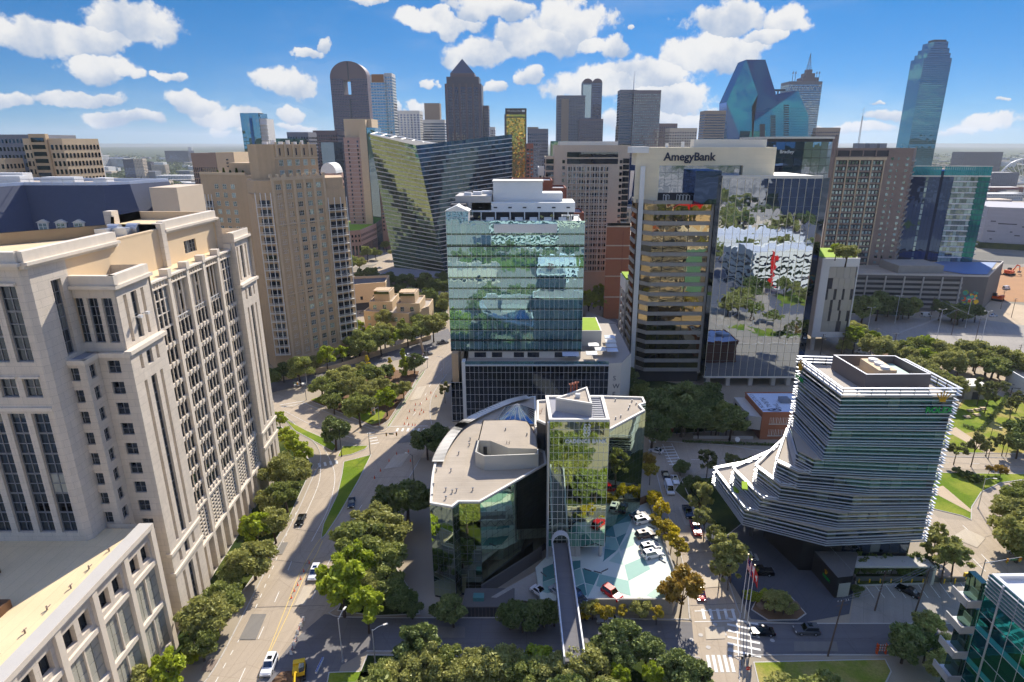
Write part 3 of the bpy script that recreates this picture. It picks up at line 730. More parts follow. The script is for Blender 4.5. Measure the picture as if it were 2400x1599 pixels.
# ------ stone office tower at the west side of the avenue
def stone_tower():
 T=thing('stone_office_tower',(-85,130,0),'huge tan stone office tower with ribbed window bays beside the avenue','building')
 used=[0];plan=[0]
 RA,RB=Vector((-67.7,99.7)),Vector((-72.2,162.4))
 fr=Face(RA,RB);L=fr.W
 e0,e1=12.0,L-11.2
 mid0=fr.p(e0,0,-1.6);mid1=fr.p(e1,0,-1.6)
 fm=Face(mid0,mid1);LM=fm.W
 stone=MB();trim=MB()
 wm=lambda nx,nz:(lambda w,h:window_mesh(w,h,'grey_metal','glass_office',nx,nz,0.09,0.12))
 def slots(face,x0,x1,z0,z1,rows,glassrow=True,tag='window'):
  c=(x0+x1)/2;cols=[(c-3.3,c-2.3),(c-0.95,c+0.95),(c+2.3,c+3.3)]
  face.wall(stone,z0,z1,cols,rows,0.55,x0,x1)
  for k,(a,b)in enumerate(cols):
   for(p,q)in rows:
    if k==1:
     n=max(1,round((q-p)/3.9))
     for i in range(n):
      h=(q-p)/n;inst('window',window_mesh(b-a,h,'grey_metal','glass_office',2,2,0.1),T,face.p(a,p+i*h,-0.54),face.rz);used[0]+=1
    else:face.rect(trim,a,b,p,q,-0.55)
 for(x0,x1)in((0.0,e0),(e1,L)):
  slots(fr,x0,x1,0.0,13.0,[(1.5,11.5)]);slots(fr,x0,x1,13.0,17.5,[(13.8,16.4)])
  slots(fr,x0,x1,17.5,53.4,[(18.6,51.8)]);slots(fr,x0,x1,53.4,58.0,[(54.0,56.6)])
  up=Face(fr.p(x0+0.5,0,-0.7),fr.p(x1-0.5,0,-0.7))
  slots(up,0,up.W,58.0,71.0,[(59.0,67.4)])
  for z,o in((12.6,0.35),(17.0,0.35),(57.6,0.5)):fr.slab(trim,x0-0.3,x1+0.3,z,z+0.7,-0.7,o)
  up.slab(trim,-0.6,up.W+0.6,69.0,69.6,-0.4,0.7);up.slab(trim,-0.2,up.W+0.2,69.6,71.2,-0.8,0.25)
  for xx,s in((x0,-1),(x1,1)):
   if xx==0.0:continue
   a,b=fr.p(xx,0,0),fr.p(xx,0,-9.0)
   f2=Face(b,a)if s<0 else Face(a,b)
   f2.rect(stone,0,f2.W,0,58);f2.rect(stone,0.6,f2.W,58,71)
 NB=5;bw=LM/NB;zf,nf,fh=18.0,10,3.95
 for b in range(NB):
  x0=b*bw;xa,xb=x0+0.55,x0+bw-0.55
  fm.slab(trim,x0-0.55,x0+0.55,8.6,67.6,-0.6,0.5)
  cols=spread(xa+0.1,xb-0.1,4,1.42)
  rows=[(zf+i*fh+0.8,zf+i*fh+3.85)for i in range(nf)]
  fm.wall(stone,17.4,zf+nf*fh,cols,rows,0.16,xa,xb)
  place_windows(fm,T,cols,rows,lambda w,h:window_mesh(w,h,'dark_metal','glass_dark',1,2,0.07,0.06),0.16,used=used)
  for i in range(nf):
   m=MB();z=zf+i*fh
   fm.slab(m,xa+0.1,xb-0.1,z-0.05,z+0.7,0.02,0.16)
   for k in range(5):
    xx=xa+0.15+(xb-xa-0.3)*k/4
    fm.slab(m,max(xa,xx-0.16),min(xb,xx+0.16),z-0.2,z+0.85,0.16,0.34)
   m.build('spandrel','tan_trim',T)
  for k in range(1,4):
   xx=xa+(xb-xa)*k/4
   fm.slab(trim,xx-0.07,xx+0.07,zf,zf+nf*fh,0.0,0.10)
  m=MB();m2=MB()
  fm.rect(m2,xa,xb,9.2,17.4,-0.25)
  for k in range(6):xx=xa+(xb-xa)*k/5;fm.slab(m,xx-0.14,xx+0.14,9.2,17.4,-0.2,0.05)
  for k in range(10):fm.slab(m,xa,xb,9.2+k*0.9,9.2+k*0.9+0.3,-0.2,0.0)
  o=m2.build('louvre_bay','dark_metal',T);m.build('louvre_grid','tan_trim',o)
  fm.slab(trim,xa,xb,8.6,9.2,-0.5,0.5);fm.slab(trim,xa,xb,17.4,17.9,-0.3,0.45)
  for xx in(x0,x0+bw/2):fm.slab(stone,xx-0.7,xx+0.7,0.0,8.6,-0.9,0.4)
  fm.rect(trim,x0,x0+bw,0,8.6,-2.6)
  z0,z1=zf+nf*fh,67.0
  if 1<=b<=3:
   fm.rect(stone,xa,xb,z0,z1,-3.0);m=MB();m.quad(fm.p(xa,z0,0),fm.p(xb,z0,0),fm.p(xb,z0,-3),fm.p(xa,z0,-3));m.build('loggia_floor','pale_roof',T)
   for k in range(1,4):
    c=fm.p(xa+(xb-xa)*k/4,0,-0.25);m=MB();m.bar((c.x,c.y,z0),(c.x,c.y,z1-1.6),0.2,n=8);m.build('column','tan_trim',T)
   for k in(0.3,0.7):
    xx=xa+(xb-xa)*k;inst('window',window_mesh(1.3,3.4,'dark_metal','glass_dark',2,2),T,fm.p(xx-0.65,z0+0.4,-2.97),fm.rz);inst('window',window_mesh(1.3,2.4,'dark_metal','glass_dark',2,2),T,fm.p(xx-0.65,z0+4.6,-2.97),fm.rz);used[0]+=2
   m=MB();fm.slab(m,xa,xb,z0+0.9,z0+1.0,-0.1,0.0)
   for k in range(9):xx=xa+(xb-xa)*k/8;fm.slab(m,xx-0.05,xx+0.05,z0,z0+0.95,-0.08,-0.02)
   m.build('railing','white_metal',T)
  else:
   cols=spread(xa,xb,4,1.35);rows=[(z0+0.3+i*2.75,z0+2.9+i*2.75)for i in range(3)]
   fm.wall(stone,z0,z1,cols,rows,0.3,xa,xb);place_windows(fm,T,cols,rows,wm(1,2),0.3,used=used)
  m=MB();fm.slab(m,xa,xb,z1-1.4,z1-1.15,-0.2,0.35)
  for k in range(7):xx=xa+(xb-xa)*k/6;fm.slab(m,xx-0.12,xx+0.12,z1-1.15,z1,-0.2,0.2)
  fm.slab(m,xa,xb,z1,z1+0.35,-0.5,0.6);m.build('cornice','tan_trim',T)
  fm.slab(trim,x0+bw-0.7,x0+bw+0.7,67.0,68.6,-1.0,0.7)
 m=MB();m.poly([fm.p(0,67.35,-0.4),fm.p(LM,67.35,-0.4),fm.p(LM,67.35,-6),fm.p(0,67.35,-6)]);m.build('roof','sand_roof',T)
 fu=Face((-77.2,100.4),(-68.35,100.3));cols=spread(1.0,8.3,3,1.75);rows=[(59.6,67.4)]
 fu.wall(stone,58,71,cols,rows,0.5)
 place_windows(fu,T,cols,rows,lambda w,h:window_mesh(w,h,'grey_metal','glass_office',2,5,0.12),0.5,used=used)
 fu.slab(trim,-0.2,fu.W+0.7,69.0,69.6,-0.4,0.7);fu.slab(trim,-0.2,fu.W+0.3,69.6,71.2,-0.8,0.25)
 fc=Face((-73.2,99.75),(-67.7,99.7));cols=[(1.3,3.5)];rows=rows_of(22.5,9,3.9,0.6,2.3)
 fc.wall(stone,0,58,cols,rows,0.4);place_windows(fc,T,cols,rows,wm(2,2),0.4,used=used)
 fb=Face((-78.5,95.9),(-72.9,95.9));cols=[(2.2,4.4)];fb.wall(stone,0,57.4,cols,rows,0.4);place_windows(fb,T,cols,rows,wm(2,2),0.4,used=used)
 fs=Face((-72.9,95.9),(-73.2,99.75));cols=[(1.1,2.7)];fs.wall(stone,0,57.4,cols,rows,0.4);place_windows(fs,T,cols,rows,wm(2,2),0.4,used=used)
 for f in(fb,fs,fc):f.slab(trim,-0.1,f.W+0.3,57.2,58.0,-0.5,0.35)
 m=MB();m.poly([(-78.5,95.9,57.9),(-72.9,95.9,57.9),(-73.2,100.3,57.9),(-78.5,100.3,57.9)]);m.build('ledge_roof','grey_roof',T)
 ax=-75.6
 fa=Face((-112,91.6),(ax-0.8,91.6));W=fa.W
 cols=[(W-3.75-3.8*i,W-1.0-3.8*i)for i in range(7)][::-1]
 for(z0,z1,rws)in((0,26,[]),(26,51.6,[(28,50.4)]),(51.6,58,[(53.2,56.4)]),(58,74,[(59.2,71.4)])):
  if rws:fa.wall(stone,z0,z1,cols,rws,0.6)
  else:fa.rect(stone,0,W,z0,z1)
  for(p,q)in rws:
   n=max(1,round((q-p)/3.9));h=(q-p)/n
   for(a,b)in cols[2:]:
    for i in range(n):
     inst('window',window_mesh(b-a,h-0.02,'grey_metal','glass_office',2,2,0.14),T,fa.p(a,p+i*h,-0.59),fa.rz);used[0]+=1
   for(a,b)in cols[:2]:fa.rect(trim,a,b,p,q,-0.59)
 for(a,b)in cols:fa.slab(trim,a-0.2,b+0.2,71.5,71.9,0,0.5);fa.slab(trim,a-0.2,b+0.2,56.5,56.8,0,0.3)
 fa.slab(trim,0,W,50.9,51.5,-0.2,0.3)
 ch=Face((ax-0.8,91.6),(ax,92.4));ch.rect(stone,0,ch.W,0,74)
 fd=Face((ax,92.4),(ax,151));cols=[(4.0,6.2)];rws=[(58.6,71.2)]
 fd.wall(stone,0,74,cols,rws,0.7,0,8.0)
 for i in range(3):inst('window',window_mesh(2.2,4.15,'grey_metal','glass_office',2,2,0.14),T,fd.p(4.0,58.6+i*4.2,-0.68),fd.rz);used[0]+=1
 sc=MB();fd.rect(sc,8.0,35.0,58,75.0);fd.wall(sc,58,74,[(44.0,49.0)],[(68.6,71.4)],0.4,36.6,fd.W)
 place_windows(fd,T,spread(44.0,49.0,4,0.9),[(68.6,71.4)],wm(1,3),0.38,used=used)
 fd.slab(sc,20.6,35.0,75.0,75.3,-0.7,0.05);sc.build('penthouse_wall','sand_stucco',T)
 fd.slab(stone,35.0,36.6,60,76.4,-1.0,0.8)
 for(x0,x1)in((-0.9,21.5),(36.6,59.4)):
  m=MB();fd.slab(m,x0,x1,74.0,74.5,-0.5,0.45);fd.slab(m,x0,x1,74.5,75.0,-0.5,0.9);fd.slab(m,x0+0.2,x1-0.2,75.0,76.6,-1.0,0.35);m.build('cornice','tan_trim',T)
 m=MB();fa.slab(m,0,W+0.4,74.0,74.5,-0.5,0.45);fa.slab(m,0,W+0.8,74.5,75.0,-0.5,0.9);fa.slab(m,0,W+0.3,75.0,76.6,-1.0,0.35);m.build('cornice','tan_trim',T)
 m=MB();m.poly([(-112,92.4,74.2),(ax-0.6,92.4,74.2),(ax-0.6,128,74.2),(-84,128,74.2),(-84.9,125.3,74.2),(-96.4,113.5,74.2),(-112,97.6,74.2)]);m.poly([(-85,128.2,74.6),(ax-0.6,128.2,74.6),(ax-0.6,151,74.6),(-93,151,74.6),(-93,141,74.6)]);m.build('roof','sand_roof',T)
 m=MB();m.box(-84.6,ax-0.2,127.4,128.2,74,76.2)
 for a,b in(((-112,97.2),(-96.4,113.1)),((-96.4,113.1),(-84.6,125.2)),((-84.6,127.6),(-93.2,141)),((-93.2,141),(-93.2,151)),((-93.2,151),(ax,151))):
  d=Vector(b)-Vector(a);m.obox(((a[0]+b[0])/2,(a[1]+b[1])/2),d.normalized(),d.length/2+0.2,0.3,60,76.4);m.build('parapet','sand_stucco',T)
 m=MB();m.box(-94.2,-92.4,139.6,142.0,60,77.6);m.build('pier','tan_stone',T)
 m=MB();m.prism([(-111,93.4),(ax-1.2,93.4),(ax-1.2,150),(-92.6,150),(-92.6,141),(-84.2,127),(-96,114),(-111,99)],0,73.9,top=False)
 ff=Face((-72.2,162.4),(-100,163));ff.rect(m,0,ff.W,0,70);ff2=Face((-74,151),(-100,151));ff2.rect(m,0,ff2.W,66,74.5);m.build('rear_wall','tan_stone',T)
 m=MB();m.poly([(-99,151,69),(-73,151,69),(-72.6,162,69),(-99,162.6,69)]);m.poly([(-77,100.4,69.2),(-68.5,100.4,69.2),(-69.4,111,69.2),(-75.4,111,69.2)]);m.build('pavilion_roof','sand_roof',T)
 m=MB();m.box(-79.0,-75.6,151.2,152.0,69,71.4);m.box(-73.4,-72.9,151.2,162,69,71.2);m.build('pavilion_parapet','sand_stucco',T)
 stone.build('wall','tan_stone',T);trim.build('trim','tan_trim',T)
 for i,(x,y)in enumerate(((-84.5,124.5),(-81.5,126.0))):
  m=MB();m.box(x-1.2,x+1.2,y-1.2,y+1.2,74.2,75.8);m.bar((x,y+1.6,75.4),(x+2.2,y+1.6,75.4),1.1,n=14);m.build('exhaust_fan','aluminium',T,smooth=False)
 m=MB();m.prism([(-95.5,101),(-92.6,100),(-92,104),(-94.5,105)],74.2,77.6);m.build('stair_head','off_white',T)
 m=MB()
 for k in range(5):m.bar((-91.5+k*2.3,98.6,74.2),(-91.5+k*2.3,98.6,75.3),0.05)
 m.bar((-91.5,98.6,75.3),(-82.3,98.6,75.3),0.05);m.bar((-91.5,98.6,74.8),(-82.3,98.6,74.8),0.05);m.build('railing','white_metal',T)
 for i in range(10):
  x,y=-90+random.random()*12,94.5+random.random()*6;m=MB();m.box(x,x+0.5+random.random()*1.6,y,y+0.5,74.2,74.6+random.random()*0.5);m.build('roof_unit','white_metal',T)
 m=MB();c=fm.p(3.0,67.4,-3.0);m.obox(c,(0.2,0.98),0.5,0.5,67.4,69.2);m.obox(c,(0.2,0.98),0.9,0.7,69.2,70.2);m.build('roof_camera_housing','white_paint',T)
 for xx in(2.0,4.5):
  m=MB();p=fr.p(e0/2+xx-3.2,63,-0.65);m.bar(p,p+Vector((0.9,0,0.2)),0.08);m.box(p.x+0.7,p.x+1.3,p.y-0.3,p.y+0.3,62.9,63.4);m.build('floodlight','white_metal',T)
stone_tower()
# ------ low stone annex in front of the tower
def annex():
 T=thing('stone_annex',(-80,78,0),'low stone annex with panelled bays and flat sand roof below the stone tower','building')
 f=Face((-66.0,46.0),(-67.4,95.0));L=f.W
 wall,trim=MB(),MB()
 nb=6;bw=L/nb;me={}
 for b in range(nb):
  x0,x1=b*bw,(b+1)*bw
  f.slab(trim,x0-0.55,x0+0.55,0,27.3,-0.6,0.55)
  xa,xb=x0+0.55,x1-0.55
  ops=spread(xa+0.2,xb-0.2,2,2.3)
  f.wall(wall,20.4,26.2,ops,[(21.4,24.6)],0.9,xa,xb)
  for(a,c)in ops:inst('window',window_mesh(c-a,3.2,'dark_metal','glass_dark',2,1),T,f.p(a,21.4,-0.88),f.rz)
  f.slab(trim,xa,xb,19.6,20.5,-0.4,0.4)
  for(z0,z1)in((11.6,19.6),(2.6,10.6)):
   for i in range(4):
    for k in range(4):
     w,h=(xb-xa)/4,(z1-z0)/4
     key=(round(w,2),round(h,2))
     if key not in me:
      mm=MB();mm.box(0.07,w-0.07,-0.06,0.12,0.07,h-0.07);me[key]=mm.mesh('panel','panel_grey')
     inst('panel',me[key],T,f.p(xa+i*w,z0+k*h,-0.25),f.rz)
   f.rect(wall,xa,xb,z0,z1,-0.32)
   f.slab(trim,(xa+xb)/2-0.14,(xa+xb)/2+0.14,z0,z1,-0.2,0.1)
   f.slab(trim,xa,xb,z0-0.9,z0,-0.4,0.35)
  f.rect(wall,xa,xb,0,1.7)
  m=MB();f.slab(m,x0,x1,26.2,26.7,-0.4,0.5);f.slab(m,x0,x1,26.7,27.6,-0.9,0.75);m.build('cornice','tan_trim',T)
 f.slab(trim,L-0.7,L+0.5,0,27.3,-0.6,0.55)
 fe=Face((-67.4,95.6),(-75,95.6));fe.rect(wall,0,fe.W,0,27)
 wall.build('wall','tan_stone',T);trim.build('trim','tan_trim',T)
 m=MB();m.poly([(-140,40,26.3),(-66.7,40,26.3),(-67.9,95.3,26.3),(-140,95.3,26.3)]);m.build('roof','sand_roof',T)
 m=MB();m.box(-94,-76.5,73.4,75.6,26.3,27.7);m.box(-94,-84.5,82,83.4,26.3,27.3);m.build('roof_curb','wood',T)
 for i in range(9):
  y=52+i*4.6;mm=MB();mm.bar((-70.6-(i%2)*0.3,y,26.3),(-70.6-(i%2)*0.3,y,27.0),0.12,n=6);mm.bar((-70.6,y-0.4,26.9),(-70.6,y+0.4,26.9),0.08);mm.build('roof_vent','brown_stone',T)
 m=MB();f.slab(m,-6,L,27.6,27.62,-1.6,0.7);m.build('coping','pale_concrete',T)
principled('panel_grey',(0.66,0.65,0.60),0.5,var=0.05,objvar=0.05)
annex()
_PM={}
def pane_mesh(w,h,mat,t=0.05):
 k=(round(w,2),round(h,2),mat)
 if k not in _PM:
  m=MB();m.quad((0,-t,0),(w,-t,0),(w,-t,h),(0,-t,h));m.quad((0,0,0),(0,-t,0),(0,-t,h),(0,0,h));m.quad((w,-t,0),(w,0,0),(w,0,h),(w,-t,h));m.quad((0,-t,h),(w,-t,h),(w,0,h),(0,0,h));m.quad((0,0,0),(w,0,0),(w,-t,0),(0,-t,0))
  _PM[k]=m.mesh('pane',mat)
 return _PM[k]
def curtain(face,parent,z0,z1,nc,nr,mat,used,frame='aluminium',fw=0.07,proud=0.07,x0=0.0,x1=None,limit=300,spandrel=0.0,sp_mat='glass_dark',transoms=True,mullions=True,vstep=1):
 "curtain wall: panes as pieces of their own between mullions and transoms"
 x1=face.W if x1 is None else x1;cw,rh=(x1-x0)/nc,(z1-z0)/nr
 g=0.03;sp=spandrel
 cols=[(x0+i*cw+g,x0+(i+1)*cw-g)for i in range(nc)]
 rows=[(z0+k*rh+sp+g,z0+(k+1)*rh-g)for k in range(nr)]
 place_windows(face,parent,cols,rows,lambda w,h:pane_mesh(w,h,mat),0.0,'pane',used,limit)
 back=MB();face.rect(back,x0,x1,z0,z1,-0.06);back.build('backing','dark_metal',parent)
 if sp:
  for k in range(nr):
   m=MB();face.slab(m,x0,x1,z0+k*rh+0.02,z0+k*rh+sp,-0.05,0.05);m.build('spandrel',sp_mat,parent)
 if mullions:
  for i in range(0,nc+1,vstep):
   m=MB();x=x0+i*cw;face.slab(m,x-fw/2,x+fw/2,z0,z1,-0.05,proud);m.build('mullion',frame,parent)
 if transoms:
  for k in range(nr+1):
   m=MB();z=z0+k*rh;face.slab(m,x0,x1,z-fw/2,z+fw/2,-0.05,proud+0.02);m.build('transom',frame,parent)
   # ------ glass hotel tower in the middle
def hotel():
 T=thing('hotel_tower',(-3,205,0),'green glass hotel tower with rooftop pool terrace above a dark glass podium','building')
 used=[0]
 f=Face((-25.9,200),(18.6,200))
 curtain(f,T,24.7,67.4,28,12,'glass_hotel',used,'white_metal',0.07,0.09,spandrel=0.55,sp_mat='glass_green')
 for z in(24.7,28.3,60.3):
  m=MB();f.slab(m,0,f.W,z-0.25,z+0.1,0,0.2);m.build('floor_band','dark_metal',T)
 m=MB();m.prism([(-25.9,200.1),(18.6,200.1),(18.6,226),(-25.9,226)],24.5,67.0,bottom=True);m.build('core','charcoal',T)
 m=MB();f.slab(m,15.3,35.6,64.6,67.3,0.1,0.35);m.build('facade_panel','white_paint',T)
 m=MB();m.poly([(-18,200.2,67.05),(18.4,200.2,67.05),(18.4,226,67.05),(-18,226,67.05)]);m.build('terrace_deck','white_roof',T)
 m=MB();m.poly([(-8,201.4,67.2),(10,201.4,67.2),(10,204.4,67.2),(-8,204.4,67.2)]);m.build('pool','water',T)
 m=MB();m.box(-18.6,16.2,212,216,69.9,73.0);m.build('canopy','white_paint',T)
 m=MB();m.box(-18.4,16.0,214.5,226,67,72.6);m.build('pavilion','charcoal',T)
 for i in range(7):
  x=-15.5+i*4.9;m=MB();m.box(x-0.18,x+0.18,212.2,212.6,67.05,69.9);m.build('column','white_paint',T)
  m=MB();m.box(x-0.6,x+0.6,211.7,212,71.2,71.6);m.build('wall_lamp','dark_metal',T)
 for i in range(6):
  x=-12.5+i*4.9;m=MB();m.box(x-1.3,x+1.3,210.2,212.0,67.05,67.6);m.box(x-1.3,x+1.3,211.6,212.0,67.6,68.2);m.build('day_bed','white_paint',T)
 m=MB();m.box(-11.5,5.3,216.5,226,72.6,79.4);m.build('penthouse','white_paint',T)
 m=MB();m.box(-11.8,5.6,216.2,226.2,79.4,79.9);m.build('coping','off_white',T)
 m=MB();m.box(5.3,12.2,216.5,226,72.6,75.8);m.build('penthouse_step','white_paint',T)
 m=MB();m.box(12.2,16.2,214.6,226,72.6,73.1);m.build('roof_edge','off_white',T)
 m=MB();m.box(-24,-12,212,226,70.5,75.2);m.build('plant_room','pale_concrete',T)
 m=MB();m.box(-25,-20,206,212,70.5,73.0);m.build('plant_room','charcoal',T)
 for i,(x,y,s)in enumerate(((-17,218,1.5),(-20,215,1.2),(-14,222,1.8))):
  m=MB();m.box(x-s,x+s,y-s,y+s,75.2,76.2);m.build('air_handler','white_metal',T)
 fl=Face((-25.9,200.02),(-18.7,200.02));curtain(fl,T,67.4,71.4,4,2,'glass_hotel',used,'white_metal',0.08)
 m=MB();m.prism([(-25.9,200.15),(-18.7,200.15),(-18.7,207),(-25.9,207)],67,71.4);m.build('corner_room','pale_concrete',T)
 m=MB();r=[(-26.2,199.8),(-18.4,199.8),(-18.4,207),(-26.2,207)]
 m.quad((-26.2,199.8,71.4),(-22.3,199.8,73.2),(-22.3,207,73.2),(-26.2,207,71.4));m.quad((-22.3,199.8,73.2),(-18.4,199.8,71.4),(-18.4,207,71.4),(-22.3,207,73.2));m.tri((-26.2,199.8,71.4),(-18.4,199.8,71.4),(-22.3,199.8,73.2));m.build('gable_roof','white_paint',T)
 fg=Face((-18.6,200.05),(18.6,200.05));m=MB();fg.slab(m,0,fg.W,67.4,68.4,-0.04,0.0);m.build('glass_balustrade','glass_hotel',T)
 for i,x in enumerate((12.6,15.6)):
  m=MB()
  for a in(-1.2,1.2):
   for b in(202.2,205):m.box(x+a-0.08,x+a+0.08,b-0.08,b+0.08,67.05,69.8)
  m.box(x-1.3,x+1.3,202.1,202.3,69.6,69.8);m.box(x-1.3,x+1.3,204.9,205.1,69.6,69.8);m.box(x-1.3,x-1.1,202.1,205.1,69.6,69.8);m.box(x+1.1,x+1.3,202.1,205.1,69.6,69.8);m.build('pergola','white_paint',T)
 u2=[0]
 fp=Face((-20.6,194),(27.3,194))
 curtain(fp,T,0.4,21.6,32,8,'glass_dark',u2,'white_metal',0.08,0.08,limit=200)
 fq=Face((-25.8,196),(-21.6,196));curtain(fq,T,0.4,14.6,3,5,'glass_dark',u2,'white_metal',0.08,0.08,limit=200)
 m=MB();m.box(-21.7,-20.6,193.6,197,0,22.8);m.build('corner_pier','white_paint',T)
 fw_=Face((27.3,194),(31.6,194.6));m=MB();fw_.rect(m,0,fw_.W,0,22.2);m.build('sign_wall','off_white',T)
 m=MB();m.prism([(-25.8,196.1),(-21.6,196.1),(-21.6,200.1),(-20.6,194.1),(27.3,194.1),(31.55,194.7),(36.5,205),(36.5,244),(-25.8,244)],0,14.5,top=False);m.prism([(-20.6,194.1),(27.3,194.1),(31.55,194.7),(36.5,205),(36.5,244),(-20.6,244)],14.4,21.7);m.build('podium','charcoal',T)
 fs=Face((31.6,194.65),(36.6,205));m=MB();fs.rect(m,0,fs.W,0,22.2);m.build('podium_side','off_white',T)
 m=MB();m.poly([(-20.4,194.4,21.8),(27.2,194.4,21.8),(31.3,195,21.8),(36.2,205.2,21.8),(36.2,243,21.8),(-20.4,243,21.8)]);m.build('terrace_deck','terrace_deck',T)
 m=MB();fp.slab(m,0,fp.W,21.8,22.9,-0.05,0.0);m.build('glass_balustrade','glass_hotel',T)
 ft=Face((-20,200.4),(18.4,200.4));cols=[(2.0,6.0),(8,11.5),(15.5,19.0),(20.2,24.2),(29.5,33.0),(34,37)]
 m=MB();ft.wall(m,21.8,24.7,cols,[(22.0,23.9)],0.4);m.build('terrace_wall','off_white',T)
 place_windows(ft,T,cols,[(22.0,23.9)],lambda w,h:window_mesh(w,h,'dark_metal','glass_dark',3,1),0.4)
 m=MB();m.box(-25.4,-23.2,197,205,14,24.6);m.build('stair_core','beige_stone',T)
 m=MB();m.quad((12,197.2,23.6),(17.6,197.2,23.6),(17.6,200.2,24.3),(12,200.2,24.3));m.quad((12,197.2,23.55),(12,200.2,24.25),(17.6,200.2,24.25),(17.6,197.2,23.55));m.build('awning','blue_white_roof',T)
 m=MB();m.box(19.4,27,214,232,21.8,27.5);m.build('terrace_pavilion','off_white',T)
 m=MB();m.poly([(19.8,214.4,27.55),(26.6,214.4,27.55),(26.6,231.6,27.55),(19.8,231.6,27.55)]);m.build('roof_garden','green_roof',T)
 for i,ch in enumerate("SWEXAN"):
  text('lettering',ch,2.3,'navy_letters',T,fw_.p(1.6,16.0-i*2.9,0.03),(fw_.u.x,fw_.u.y,0),(0,0,1),0.04,'LEFT')
 m=MB();fp.slab(m,0,fp.W,21.3,21.75,0,0.3);m.build('podium_edge','white_metal',T)
 return T
hotel()
def parasols():
 k=0
 for(x,y)in((22,199.5),(25.5,204),(29.5,203),(29.8,208),(30.2,213),(30.6,218),(23.6,209)):
  k+=1
  t=thing('parasol',(x,y,21.8),ordn(k-1)+' pale square parasol from the front on the hotel podium terrace','parasol','parasols on the podium terrace')
  m=MB();m.bar((x,y,21.8),(x,y,24.4),0.05);m.build('pole','white_metal',t)
  m=MB();s=1.9;c=[(x-s,y-s,24.0),(x+s,y-s,24.0),(x+s,y+s,24.0),(x-s,y+s,24.0)]
  for i in range(4):m.tri(c[i],c[(i+1)%4],(x,y,24.6))
  for i in range(4):a,b=c[i],c[(i+1)%4];m.quad((a[0],a[1],23.8),(b[0],b[1],23.8),b,a)
  m.build('canopy','white_paint' if k%3 else 'blue_white_roof',t)
parasols()
